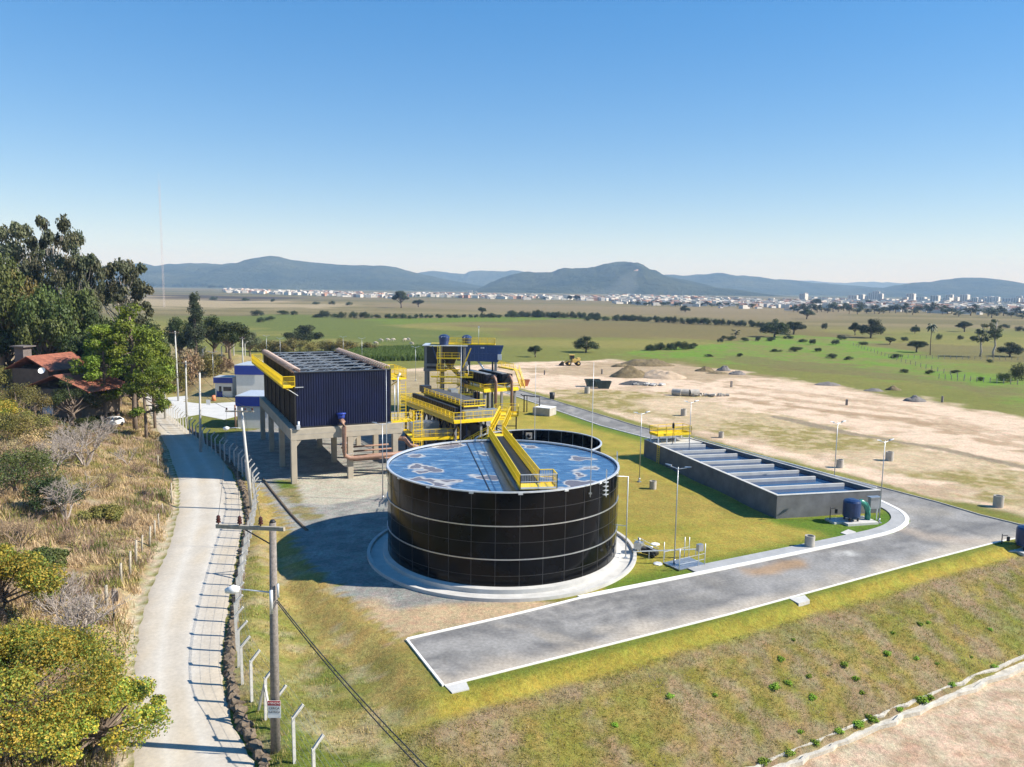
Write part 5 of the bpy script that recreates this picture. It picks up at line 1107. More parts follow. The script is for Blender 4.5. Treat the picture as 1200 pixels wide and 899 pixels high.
# ================================================================ CONSTRUCTION FIELD ITEMS
def skip(px, py, m, lab, rz, s_=1):
    x, y = g(px, py); t = thing('skip_container', lab, 'skip', (x, y, hz1(x, y)), rz); t.scale = (s_,)*3
    b = MB(); L_, W_, H_ = 3.2, 1.8, 1.5; o = .55
    for k in (0, .08):
        b.add([(-L_/2+o+k, -W_/2+k, k), (L_/2-o-k, -W_/2+k, k), (L_/2-o-k, W_/2-k, k), (-L_/2+o+k, W_/2-k, k), (-L_/2+k, -W_/2+k, H_), (L_/2-k, -W_/2+k, H_), (L_/2-k, W_/2-k, H_), (-L_/2+k, W_/2-k, H_)], [(0, 3, 2, 1), (0, 1, 5, 4), (1, 2, 6, 5), (2, 3, 7, 6), (3, 0, 4, 7)])
    b.build('body', m, t); b = MB()
    for k in (-1, 1): b.bar((-L_/2, W_/2*k, H_), (L_/2, W_/2*k, H_), .12); b.bar((L_/2*k, -W_/2, H_), (L_/2*k, W_/2, H_), .12); b.bar((-.4, W_/2*k*1.04, .2), (-.4, W_/2*k*1.04, H_), .1); b.bar((.5, W_/2*k*1.04, .2), (.5, W_/2*k*1.04, H_), .1)
    b.build('rim', m, t)
skip(613.5, 452, M['orange'], 'orange rubbish skip on the bare field behind the tower', 0, .95); skip(694, 453, M['gskip'], 'dark green skip on the field, rear left one of the pair', .1, 1.15); skip(707, 455, M['gskip'], 'dark green skip on the field, front right one of the pair', .0, 1.15)
def loader():
    x, y = g(671, 425.5); t = thing('wheel_loader', 'yellow wheel loader working on the bare field below the round dark tree', 'loader', (x, y, hz1(x, y)), R(8)); t.scale = (1.1,)*3
    b = MB(); b.box((.9, 0, 1.5), (2.4, 1.7, 1.1)); b.box((1.7, 0, 2.1), (.9, 1.5, .5)); b.box((-1.0, 0, 1.2), (1.4, 1.2, .7)); b.build('body', M['loader'], t, bevel=.08)
    b = MB(); b.box((-.25, 0, 2.5), (1.2, 1.3, 1.3)); b.build('cab', M['glass'], t); MB().box((-.25, 0, 3.2), (1.5, 1.6, .14)).build('cab_roof', M['loader'], t)
    b = MB()
    for s_ in (-1, 1): b.bar((-1.0, .5*s_, 1.6), (-3.0, .5*s_, .8), .22)
    b.build('lift_arm', M['loader'], t)
    b = MB(); b.add([(-2.8, -1.2, .2), (-2.8, 1.2, .2), (-4.0, 1.2, .1), (-4.0, -1.2, .1), (-2.9, -1.2, 1.2), (-2.9, 1.2, 1.2)], [(0, 1, 2, 3), (0, 4, 5, 1), (0, 3, 4), (1, 5, 2), (3, 2, 1, 0)]); b.build('bucket', M['dsteel'], t)
    for x_ in (-1.3, 1.5):
        for s_ in (-1, 1):
            b = MB(); b.tube([(x_, .75*s_, .72), (x_, 1.2*s_, .72)], .72, 18); o = b.build('wheel', M['rubber'], t); b = MB(); b.tube([(x_, 1.0*s_, .72), (x_, 1.23*s_, .72)], .3, 12); r_ = b.build('rim', M['loader'], o)
loader()
def heap(px, py, wpx, hpx, m, lab, dpt=.6, nm='earth_mound', seed=1):
    x, y = g(px, py); s_ = y/900; W_ = wpx*s_/2; H_ = hpx*s_*.95+.3; n = 40
    u, v = np.meshgrid(np.linspace(-1, 1, n), np.linspace(-1, 1, n)); r_ = np.hypot(u, v)
    z = np.clip(1-r_**1.5, 0, 1)*(.25+.8*fbm(u*2.4+seed*9, v*2.4, 4, seed))+.12*(fbm(u*9, v*9, 3, seed)-.5)*np.clip(1-r_, 0, 1)
    V = np.stack([u.ravel()*W_, v.ravel()*W_*dpt, (z*H_).ravel()-.15*(r_.ravel() > .9)-.02], 1); i = (np.arange(n-1)[:, None]*n+np.arange(n-1)[None, :]).ravel()
    o = link(nm, npmesh(nm, V, np.stack([i, i+1, i+n+1, i+n], 1), smooth=True), m); o.location = (x, y, hz1(x, y)); return tag(o, lab, 'mound')
heap(758, 425, 72, 11, M['brush'], 'long weedy earth mound at the back of the bare field', .5, seed=1)
heap(738, 441, 50, 15, M['brush'], 'weedy brown earth mound left of the ribbed sand heap', .7, seed=2)
heap(777, 442, 60, 14, M['sand'], 'wide pinkish sand heap in the middle of the bare field', .7, seed=3)
heap(728, 427, 26, 6, M['brush'], 'small dark earth mound at the left end of the long weedy mound', .7, seed=4)
heap(826, 433, 26, 7, M['brush'], 'low brown mound left of the grey conical heap', .6, seed=5)
heap(826+14, 436, 30, 3, M['brush'], 'flat brown earth spread below the grey conical heap', .8, seed=12)
heap(866-18, 432, 18, 8, M['gheap'], 'small grey conical gravel heap on the bare field', .9, seed=6)
heap(864, 437, 22, 6, M['gheap'], 'small grey gravel heap at the right of the conical heap', .8, seed=7)
heap(1072, 470, 28, 9, M['gheap'], 'grey soil heap on the right part of the bare field', .8, seed=8)
heap(1047, 457, 20, 6, M['brush'], 'brown weedy heap left of the grey soil heap', .8, seed=9)
heap(970, 451, 34, 5, M['gheap'], 'low rubble spread along the field edge', .6, seed=10)
heap(1024, 458, 26, 4, M['gheap'], 'low grey rubble patch left of the brown weedy heap', .6, seed=13)
# pipes, tarpaulin and slabs beyond the road
def rubble(px, py, n, wpx, lab, m, seed):
    r_ = random.Random(seed); x0, y0 = g(px, py); s_ = y0/900; b = MB()
    for k in range(n): b.box((r_.uniform(-1, 1)*wpx*s_/2, r_.uniform(-1, 1)*wpx*s_*.12, .15+r_.random()*.3), (r_.uniform(.5, 1.6), r_.uniform(.4, 1.2), r_.uniform(.2, .6)), rz=r_.uniform(0, 3), rx=r_.uniform(-.3, .3))
    o = b.build('rubble_pile', m); o.location = (x0, y0, hz1(x0, y0)); tag(o, lab, 'rubble')
rubble(832, 464, 26, 44, 'line of broken concrete slabs at the right end of the stored pipes', M['concrete'], 1)
rubble(760, 452, 18, 40, 'broken slabs scattered beside the grey tarpaulin', M['pconc'], 2)
heap(745, 451, 44, 6, M['tarp'], 'low heap covered by a grey tarpaulin beyond the road', .4, 'covered_heap', 11)
for k, (px, py, lab) in enumerate(((788, 463, 'concrete drain pipe lying beyond the road, left one of three'), (796, 463.5, 'concrete drain pipe lying beyond the road, middle one of three'), (808, 464, 'wide concrete drain pipe lying beyond the road, right one of three'))):
    x, y = g(px, py); b = MB(); b.lathe([(.75, 0), (.75, 1.8), (.6, 1.8), (.6, 0), (.75, 0)], 20, closed_top=False); o = b.build('drain_pipe', M['concrete']); o.location = (x, y, hz1(x, y)+.75); o.rotation_euler = (R(90), 0, R(60+20*k)); o.scale = (1.1, 1.1, 1.2); tag(o, lab, 'pipe')
# well head frame and concrete block by the back road
x, y = g(638, 486); WB = thing('concrete_block', 'white topped concrete block with a pipe frame beside the back road', 'concrete block', (x, y, 0), R(-28))
MB().box((0, 0, .75), (3.6, 3.0, 1.5)).build('block', M['concrete'], WB, bevel=.05); MB().box((.2, 0, 1.53), (3.3, 2.7, .06)).build('lid', M['white'], WB)
x, y = g(614, 483); PF = thing('pipe_frame', 'dark steel pipe frame over the lawn between the tower and the concrete block', 'pipe frame', (x, y, 0), R(-35))
b = MB(); b.tube([(0, 0, 0), (0, 0, 3.3), (3.6, 0, 3.3), (3.6, 0, .8)], .14, 8); b.tube([(.4, .4, 0), (.4, .4, 3.3)], .1, 8); b.tube([(0, 0, 3.1), (-.8, 0, 3.4)], .1, 8); b.build('pipe', M['dsteel'], PF)
x, y = g(647, 468); b = MB(); b.tube([(x, y, 0), (x, y, 1.5)], [.5, .6], 12); tag(b.build('waste_drum', M['dsteel']), 'dark drum standing beyond the back road', 'drum')
mk0 = thing('marker_post', 'x', 'post', (0, 0, 0)); MB().box((0, 0, .7), (.4, .4, 1.4)).build('post', M['wood'], mk0)
for k, (px, py, lab) in enumerate(((638, 438.5, 'short dark marker post on the field behind the orange skip'), (705.5, 437.5, 'short marker post on the field above the green skips'), (857, 454, 'short dark marker post on the field right of the drain pipes'), (992, 475, 'short dark stump in the middle of the bare field'), (1104, 472, 'short stump at the edge of the green field on the right'))):
    x, y = g(px, py); dup(mk0, (x, y, hz1(x, y)), k, (1, 1, .9+.1*(k % 3)), lab)
#@@P4
# ================================================================ VEGETATION
LM = dict(
 dark=leafmat('dark_leaves', (.050, .070, .022)), mid=leafmat('mid_leaves', (.085, .105, .030)), euc=leafmat('eucalyptus_leaves', (.105, .115, .062)),
 pine=leafmat('pine_needles', (.135, .185, .020)), con=leafmat('conifer_needles', (.045, .058, .030)), yel=leafmat('yellow_green_leaves', (.44, .36, .055), .35),
 olive=leafmat('olive_leaves', (.19, .17, .05)), dry=leafmat('dry_leaves', (.36, .27, .15)), tw=leafmat('grey_twigs', (.34, .29, .24), 0), far=leafmat('far_leaves', (.060, .080, .035)), weed=leafmat('weed_leaves', (.24, .38, .04)))
def leaves(cen, rad, nper, size, rs, flat=.7, up=.35, shell=.55):
    """cen (k,3), rad (k,3): leaf quads through each clump's volume"""
    k = len(cen); n = k*nper; ci = np.repeat(np.arange(k), nper)
    d = rs.normal(size=(n, 3)); d /= np.linalg.norm(d, axis=1)[:, None]; r = rs.uniform(0, 1, n)**(shell*.6)
    # lumpy clump surface
    r *= .72+.56*vn(d[:, 0]*2.3+ci*7.1, d[:, 1]*2.3+d[:, 2]*3.1, 5)
    P = cen[ci]+d*r[:, None]*rad[ci]
    nm = d*.6+rs.normal(size=(n, 3))*.55+np.array([0, 0, up]); nm /= np.linalg.norm(nm, axis=1)[:, None]
    t = np.cross(nm, rs.normal(size=(n, 3))); t /= np.linalg.norm(t, axis=1)[:, None]+1e-9; b = np.cross(nm, t)
    s = size*rs.uniform(.6, 1.35, n)[:, None]
    V = np.stack([P-t*s*.5, P+b*s*.32*1, P+t*s*.5, P-b*s*.32], 1).reshape(-1, 3); F = np.arange(n*4).reshape(-1, 4)
    cb = rs.uniform(.78, 1.22, k); cr = rs.uniform(.9, 1.14, k); lb = rs.uniform(.65, 1.4, n)*cb[ci]
    col = np.stack([lb*cr[ci], lb, lb*rs.uniform(.8, 1.1, n)], 1); return V, F, np.repeat(col, 4, 0)
def limbs(h, trunk_r, th, cen, rs, bend=.04, n=7, name='trunk', m='bark', root=None, every=1, split=.5):
    b = MB(); P = [Vector((0, 0, -.4))]; st = 6
    for i in range(1, st+1): P.append(Vector((rs.normal()*bend*h*.3, rs.normal()*bend*h*.3, th*i/st)))
    b.tube(P, [trunk_r*(1.25-.75*i/st) for i in range(st+1)], n)
    for i in range(0, len(cen), every):
        c = Vector(cen[i]); zt = min(th*.97, max(th*.25, c.z*split+rs.uniform(-.1, .1)*th)); k = min(st-1, int(zt/th*st)); f = zt/th*st-k; s0 = P[k].lerp(P[k+1], f)
        mid = s0.lerp(c, .5)+Vector((rs.normal()*.03*h, rs.normal()*.03*h, -.02*h)); b.tube([s0, mid, c], [trunk_r*.42, trunk_r*.26, trunk_r*.08], 5)
    return b.build(name, M[m], root)
def tree_proto(kind, seed, label='x'):
    rs = np.random.RandomState(seed); h = 10.0; names = dict(bl='broadleaf_tree', eu='eucalyptus_tree', um='umbrella_tree', pi='pine_tree', co='conifer_tree', bu='bush', pa='palm_tree', sp='slender_tree', fb='far_tree')
    root = thing(names[kind], label, 'bush' if kind == 'bu' else 'palm' if kind == 'pa' else 'tree')
    if kind == 'bl':
        k = 30; d = rs.normal(size=(k, 3)); d /= np.linalg.norm(d, axis=1)[:, None]; d[:, 2] = np.abs(d[:, 2])*1.1-.35; rr = rs.uniform(.45, 1, k)[:, None]
        cen = d*rr*np.array([3.6, 3.6, 3.6])+np.array([0, 0, 5.4]); rad = np.tile(rs.uniform(.8, 1.5, k)[:, None], (1, 3))*np.array([1, 1, .75])
        limbs(h, .28, 6.2, cen, rs, root=root); V, F, C_ = leaves(cen, rad, 330, .30, rs); mm = 'mid' if seed % 2 else 'dark'
    elif kind == 'eu':
        k = 46; a = rs.uniform(0, 6.28, k); zz = rs.uniform(.36, 1, k)**.85; r_ = (.9+2.6*np.sin(np.clip(zz, 0, 1)*2.85)**.8)*rs.uniform(.25, 1.15, k)
        cen = np.stack([np.cos(a)*r_, np.sin(a)*r_, zz*9.6], 1); rad = np.tile(rs.uniform(.45, 1.0, k)[:, None], (1, 3))*np.array([1, 1, .6])
        limbs(h, .15, 8.2, cen, rs, .05, root=root, m='pbark', split=.7); V, F, C_ = leaves(cen, rad, 230, .27, rs, shell=.8); mm = 'euc'
    elif kind == 'um':
        k = 30; a = rs.uniform(0, 6.28, k); r_ = np.sqrt(rs.uniform(0, 1, k))*5.0
        cen = np.stack([np.cos(a)*r_, np.sin(a)*r_, 2.2+(5.6-.13*r_**2)*rs.uniform(.1, 1, k)], 1); rad = np.tile(rs.uniform(1.2, 2.1, k)[:, None], (1, 3))*np.array([1, 1, .75])
        limbs(h, .34, 4.4, cen, rs, root=root, split=.5); V, F, C_ = leaves(cen, rad, 300, .38, rs); mm = 'dark'
    elif kind == 'pi':
        k = 34; a = rs.uniform(0, 6.28, k); zz = rs.uniform(.30, 1, k); r_ = (1.12-zz)*5.0*rs.uniform(.3, 1, k)+.3
        cen = np.stack([np.cos(a)*r_, np.sin(a)*r_, zz*9.6], 1); rad = np.tile(rs.uniform(.7, 1.3, k)[:, None], (1, 3))*np.array([1.1, 1.1, .42])
        limbs(h, .2, 9.0, cen, rs, .02, root=root, split=.92); V, F, C_ = leaves(cen, rad, 320, .24, rs, up=.7); mm = 'pine'
    elif kind == 'co':
        k = 34; a = rs.uniform(0, 6.28, k); zz = rs.uniform(.10, 1, k); r_ = (1.05-zz)*2.2*rs.uniform(.3, 1, k)+.15
        cen = np.stack([np.cos(a)*r_, np.sin(a)*r_, zz*9.7], 1); rad = np.tile(rs.uniform(.6, 1.0, k)[:, None], (1, 3))
        limbs(h, .25, 9.2, cen, rs, .02, root=root, split=.95, every=3); V, F, C_ = leaves(cen, rad, 300, .24, rs); mm = 'con'
    elif kind == 'sp':
        k = 16; a = rs.uniform(0, 6.28, k); zz = rs.uniform(.45, 1, k); r_ = rs.uniform(.1, 1.5, k)
        cen = np.stack([np.cos(a)*r_, np.sin(a)*r_, zz*9.7], 1); rad = np.tile(rs.uniform(.35, .75, k)[:, None], (1, 3))
        limbs(h, .16, 9.2, cen, rs, .05, root=root, m='pbark', split=.8); V, F, C_ = leaves(cen, rad, 130, .24, rs); mm = 'far'
    elif kind == 'bu':
        k = 12; a = rs.uniform(0, 6.28, k); r_ = np.sqrt(rs.uniform(0, 1, k))*3.6
        cen = np.stack([np.cos(a)*r_, np.sin(a)*r_, 3.2-.16*r_**2+rs.uniform(-.8, 1.6, k)], 1); rad = np.tile(rs.uniform(1.3, 2.3, k)[:, None], (1, 3))*np.array([1, 1, .9]); cen[:, 2] = np.maximum(cen[:, 2], 1.2)
        limbs(h, .2, 2.0, cen, rs, root=root, name='stem'); V, F, C_ = leaves(cen, rad, 260, .42, rs); mm = 'dark' if seed % 2 else 'olive'
    elif kind == 'fb':
        k = 9; a = rs.uniform(0, 6.28, k); r_ = np.sqrt(rs.uniform(0, 1, k))*3.6
        cen = np.stack([np.cos(a)*r_, np.sin(a)*r_, 5.4+rs.uniform(-1.8, 2.6, k)], 1); rad = np.tile(rs.uniform(1.4, 2.4, k)[:, None], (1, 3))
        limbs(h, .3, 4.5, cen, rs, root=root, every=2); V, F, C_ = leaves(cen, rad, 90, .8, rs); mm = 'far'
    elif kind == 'pa':
        b = MB(); b.tube([(0, 0, -.3), (.25, 0, 4), (.1, 0, 8.6)], [.22, .17, .13], 8); b.build('trunk', M['bark'], root); b = MB()
        for i in range(22):
            a = i*2.4; e = rs.uniform(-.2, 1.0); P = [Vector((.1, 0, 8.6))]
            for j in range(1, 7): t = j/6*2.4; P.append(Vector((.1+math.cos(a)*t*math.cos(e*.8), math.sin(a)*t*math.cos(e*.8), 8.6+math.sin(e)*t-.28*t*t)))
            for j in range(6):
                d = (P[j+1]-P[j]).normalized(); s_ = d.cross(Vector((0, 0, 1))).normalized()*(.34 if 0 < j < 5 else .2)
                for sg in (-1, 1): b.add([P[j], P[j+1], P[j+1]+s_*sg-Vector((0, 0, .22)), P[j]+s_*sg-Vector((0, 0, .22))], [(0, 1, 2, 3)])
        b.build('frond', LM2, root); return root
    o = link('crown' if kind != 'bu' else 'foliage', npmesh('crown', V, F, col=C_), LM[mm], root); return root
LM2 = mat('palm_fronds', (.05, .07, .025), .6)
PR = {}
def proto(kind, seed, m=None):
    key = (kind, seed, m)
    if key not in PR:
        r = tree_proto(kind, seed); PR[key] = r
        if m:
            for c in kids(r):
                if c.name.split('.')[0] in ('crown', 'foliage'): c.data.materials[0] = LM[m]
    return PR[key]
def put(kind, seed, x, y, h, wd=None, lab=None, grp=None, m=None, z=None, base_w=7.5, sink=0):
    """h total height m, wd crown width m; prototypes are 10 m tall"""
    bw = dict(bl=8.6, eu=6.4, um=12.5, pi=7.5, co=5.2, sp=3.6, bu=9.5, fb=9.5, pa=4.6)[kind]; bh = dict(bu=5.6, um=9.4).get(kind, 10.2)
    s = h/bh; sw_ = (wd/bw) if wd else s; zz = hz1(x, y) if z is None else z
    return dup(proto(kind, seed, m), (x, y, zz-sink), rnd.random()*6.28, (sw_, sw_, s), lab, grp, 'bush' if kind == 'bu' else 'palm' if kind == 'pa' else 'tree')
def put_px(kind, seed, px, Y_, top, wpx, lab, grp=None, m=None, sink=0):
    """tree whose crown top is seen at (px, top) when it stands at distance Y_"""
    p = at(px, top, Y_); z = hz1(p.x, Y_); return put(kind, seed, p.x, Y_, p.z-z, wpx*Y_/900, lab, grp, m, z, sink=sink)
# hillside wood, from the crest down to the track
HILL = [
 ('eu', 1, 22, 150, 252, 62, 'tall thin crowned eucalyptus with the highest left top on the hillside', None), ('eu', 2, 60, 145, 247, 58, 'tall open eucalyptus on the skyline, second from the left edge', None),
 ('eu', 3, 88, 140, 264, 48, 'eucalyptus with clumped crown at the right of the skyline group', None), ('eu', 4, 138, 150, 294, 66, 'wide grey green eucalyptus standing alone against the blue ridge', None),
 ('bl', 1, -8, 130, 262, 90, 'broad dark tree cut by the left edge of the picture', 'mid'), ('bl', 2, 14, 132, 284, 70, 'olive broadleaf tree below the highest eucalyptus', 'olive'), ('bl', 3, 48, 128, 292, 76, 'dull green broadleaf tree in the middle of the hillside wood', 'mid'),
 ('bl', 4, 86, 132, 306, 62, 'olive green tree below the clumped eucalyptus', 'mid'), ('bl', 5, 30, 134, 322, 80, 'dark round tree above the red roof', 'dark'), ('bl', 1, 70, 132, 332, 74, 'mid green tree right above the satellite dish', 'mid'),
 ('co', 6, 104, 142, 300, 34, 'narrow dark tree between the two skyline eucalyptus groups', None), ('bl', 2, 108, 132, 338, 54, 'dark green tree between the eucalyptus and the bright pine', 'dark'), ('bl', 3, 134, 138, 350, 58, 'dark tree half behind the bright green pine', 'dark'),
 ('bl', 4, 5, 132, 344, 84, 'broad dark tree left above the red roofed house', 'dark'), ('bl', 5, 62, 131, 362, 66, 'bright green broadleaf tree behind the house', 'pine'), ('bl', 1, 96, 127, 368, 60, 'shaded dark tree right behind the red roof', 'dark'),
 ('bl', 2, 122, 126, 352, 64, 'dark dense tree between the lone eucalyptus and the house', 'dark'), ('bl', 5, 176, 140, 356, 50, 'dark tree behind the bright pine at the wood edge', 'dark'), ('bl', 4, 100, 128, 386, 60, 'dark crown hanging over the right end of the red roof', 'dark'), ('bl', 3, 156, 128, 392, 60, 'dark understory tree behind the bright pine', 'dark'),
 ('pi', 1, 152, 118, 352, 92, 'bright green pine whose crown overhangs the dirt road bend', None), ('pi', 2, 118, 116, 376, 70, 'bright green pine left of the largest pine', None), ('pi', 3, 176, 126, 372, 56, 'small bright pine at the right end of the hillside wood', None), ('pi', 2, 166, 112, 400, 62, 'low spreading pine with bare lower trunks beside the road', None),
 ('bl', 2, 132, 122, 402, 60, 'dark undergrowth tree behind the pine trunks', 'dark'), ('bl', 3, 92, 126, 404, 50, 'dark tree at the right of the house roof', 'dark'),
]
for kd, sd_, px, Yd, tp, wp, lab, mm in HILL: put_px(kd, sd_, px, Yd, tp, wp, lab, m=mm)
# knoll trees behind the huts
for kd, sd_, px, Yd, tp, wp, lab, mm in [('co', 6, 227, 205, 343, 36, 'tall dark conifer on the knoll behind the blue huts', None), ('bl', 2, 208, 210, 358, 40, 'dark round tree left of the tall conifer', 'dark'), ('bl', 5, 248, 212, 360, 44, 'bright green round tree right of the tall conifer', 'mid'), ('bl', 1, 268, 190, 366, 50, 'olive grey tree at the right end of the knoll trees', 'dark'), ('bl', 3, 264, 198, 377, 38, 'dark shaded tree under the olive grey tree', 'dark'), ('bl', 4, 292, 210, 382, 28, 'thin pale tree at the foot of the knoll', 'euc'),
 ('bu', 2, 222, 176, 402, 40, 'big dry brown bush on the slope below the dark conifer', 'dry'), ('bu', 4, 205, 170, 414, 30, 'olive bush at the left of the straw slope', 'olive'), ('bu', 2, 246, 180, 408, 34, 'dry bush in the middle of the straw slope', 'olive'), ('bu', 4, 262, 182, 416, 26, 'dry pale bush right on the straw slope', 'dry')]:
    put_px(kd, sd_, px, Yd, tp, wp, lab, m=mm)
# field trees
FT = [('um', 1, 357, 406, 378, 48, 'wide umbrella shaped dark tree in the pasture behind the navy block', None), ('bl', 2, 627, 419, 402, 20, 'small dark tree at the edge of the bare field', 'dark'), ('um', 1, 687, 413, 392, 35, 'round dark tree behind the wheel loader', None),
 ('bl', 1, 470, 361, 336, 25, 'tall dark lone tree far out in the pasture', 'far'), ('bl', 3, 490, 360, 348, 14, 'smaller tree right of the tall lone tree', 'far'), ('um', 2, 908, 395, 370, 36, 'dark spreading tree at the corner of the bright green field', None), ('bl', 4, 930, 392, 374, 28, 'dark bushy tree right beside the spreading tree', 'dark'),
 ('sp', 1, 862, 397, 386, 12, 'thin tree left of the dark spreading tree', None), ('um', 1, 1020, 396, 371, 34, 'dark spreading tree in the right pasture', None), ('bl', 5, 1002, 393, 375, 16, 'tree with a bare trunk left of the right pasture tree', 'dark'), ('bl', 3, 1043, 404, 392, 14, 'small round tree below the right pasture tree', 'dark'),
 ('bl', 1, 1074, 413, 396, 26, 'round dark tree next to the leaning palm', 'dark'), ('um', 2, 1072, 391, 379, 11, 'small umbrella tree on a thin stalk behind the round tree', None), ('pa', 1, 1090, 416, 375, 12, 'tall palm in the right pasture', None),
 ('sp', 2, 1148, 418, 376, 20, 'tall sparse tree with a bare trunk, left of the pair near the right edge', None), ('sp', 3, 1164, 419, 373, 22, 'tall sparse tree with a bare trunk, right of the pair near the right edge', None), ('um', 1, 1183, 418, 399, 34, 'low spreading dark tree at the right edge', None), ('bl', 2, 1130, 389, 374, 22, 'round tree behind the tall sparse pair', 'dark'), ('bu', 1, 1190, 447, 424, 20, 'loose green shrub at the right edge of the green field', 'mid'), ('bu', 3, 1176, 450, 436, 22, 'low green shrub beside the field fence at right', 'mid'),
 ('bl', 4, 956, 360, 348, 16, 'dark tree by the far red roofs', 'far'), ('bl', 5, 945, 374, 360, 20, 'big dark tree at the edge of the far town', 'far'), ('bl', 2, 668, 353, 345, 10, 'rounded tree in front of the smoking town', 'far'), ('bl', 1, 676, 353, 344.5, 10, 'second rounded tree in front of the smoking town', 'far'),
 ('um', 1, 803, 366, 357, 14, 'low umbrella tree on the far right pasture', None), ('bl', 3, 1018, 358, 349, 10, 'dark tree before the tower blocks', 'far'), ('bl', 3, 565, 369, 357, 10, 'small tree standing in the hedge of the pasture', 'dark')]
for kd, sd_, px, by, tp, wp, lab, mm in FT:
    x, y = g(px, by, -1.5 if by < 440 else -.5); p = at(px, tp, y); put(kd, sd_, x, y, p.z-hz1(x, y), wp*y/900, lab, m=mm, z=hz1(x, y))
# hedge bushes across the pasture: repeats
def hedge(pxs, grp, lab, m, jit=1.0, sz=(6, 11), hp=(4.5, 8.5)):
    for i, (px, by) in enumerate(sorted(pxs)):
        x, y = g(px+rnd.uniform(-1, 1), by+rnd.uniform(-.25, .25)*jit, -1.5); k = y/900
        put('bu', rnd.choice([1, 3, 2]), x, y, rnd.uniform(*hp)*k, rnd.uniform(*sz)*k, ORD[i]+' from left: '+lab, grp, m)
def line(a, c, n): return [(a[0]+(c[0]-a[0])*i/(n-1)+rnd.uniform(-2, 2), a[1]+(c[1]-a[1])*i/(n-1)) for i in range(n)]
hedge(line((452, 373.5), (655, 371.5), 34), 'low bushes of the hedge behind the bright green strip', 'low dark bush in the hedge behind the bright green strip', 'dark', hp=(3.5, 6.5))
hedge(line((600, 371), (700, 374), 14), 'round bushes right of the hedge', 'round dark bush in the thick middle of the pasture hedge', 'dark', hp=(6, 10), sz=(9, 16))
hedge(line((724, 375.5), (940, 386), 36), 'tall bushes of the right hedge', 'dark bush in the dense hedge line running across the right pasture', 'dark', hp=(6, 9), sz=(8, 13))
hedge(line((690, 376), (742, 376), 6), 'gap bushes of the hedge', 'dark bush in the loose part of the hedge beside the smoke', 'dark', hp=(5, 8), sz=(8, 14))
hedge([(302, 370), (316, 376), (332, 369), (345, 369), (305, 378), (374, 372), (380, 372), (391, 372), (402, 373), (414, 373), (425, 373), (432, 373), (441, 373)], 'scattered bushes on the left pasture', 'scattered dark bush on the left pasture beyond the navy block', 'dark', hp=(5, 9), sz=(10, 18))
hedge([(320, 353.5), (372, 357), (288, 352.5), (390, 357), (410, 358), (250, 352)], 'tiny far bushes left', 'tiny dark bush far out on the left plain', 'far', hp=(3.5, 5), sz=(7, 12))
hedge([(300, 412), (315, 412), (330, 413), (345, 412), (362, 413), (380, 412), (395, 413), (410, 412), (432, 413)], 'bushes right behind the navy block', 'dark green bush in the row above the navy block roof', 'olive', hp=(12, 20), sz=(22, 32))
hedge(line((760, 411), (812, 409), 10), 'bushes at the corner of the green field', 'dark bush at the left corner of the bright green field', 'dark', hp=(6, 11), sz=(10, 18))
hedge([(850, 397), (858, 399), (872, 400), (888, 400), (905, 400), (925, 397), (940, 401), (952, 404), (958, 412), (830, 418), (868, 418), (845, 401), (910, 412), (975, 420), (930, 412), (935, 410), (980, 404), (1010, 404), (1052, 420), (1060, 440), (1120, 440), (995, 422), (1148, 452), (1090, 442), (1160, 425)], 'small bushes dotting the green field', 'small dark bush dotted over the bright green field', 'dark', hp=(3.5, 7), sz=(8, 16))
hedge([(1140, 400), (1100, 398), (985, 398), (965, 386), (1160, 392), (1195, 388), (1126, 398), (1178, 385), (1060, 400)], 'bushes of the far right pasture', 'dark bush in the far right pasture', 'far', hp=(5, 8), sz=(8, 14))
# far tree belt before the town
def belt(a, c, n, grp, lab, hp, sz, jit=1.5):
    for i, (px, by) in enumerate(sorted(line(a, c, n))):
        x, y = g(px, by+rnd.uniform(-jit, jit)*.5, -1.5); k = y/900
        put('fb', rnd.choice([1, 2, 3]), x, y, rnd.uniform(*hp)*k, rnd.uniform(*sz)*k, ORD[i]+' from left: '+lab, grp)
belt((930, 364), (1230, 372), 46, 'trees of the belt before the tower blocks', 'dark tree in the long belt before the white tower blocks', (6, 14), (9, 17), 5)
belt((150, 335.6), (262, 338.2), 22, 'trees of the far left belt', 'dark tree in the straight belt below the left ridge', (4, 6.5), (6, 10), 1)
belt((740, 357), (880, 360), 20, 'trees among the far houses', 'dark tree among the far houses below the quarry hill', (3.5, 6), (6, 12), 3)
belt((470, 347), (660, 351), 20, 'trees in front of the far town middle', 'tiny dark tree in front of the middle of the far town', (2.2, 4), (4, 9), 2)
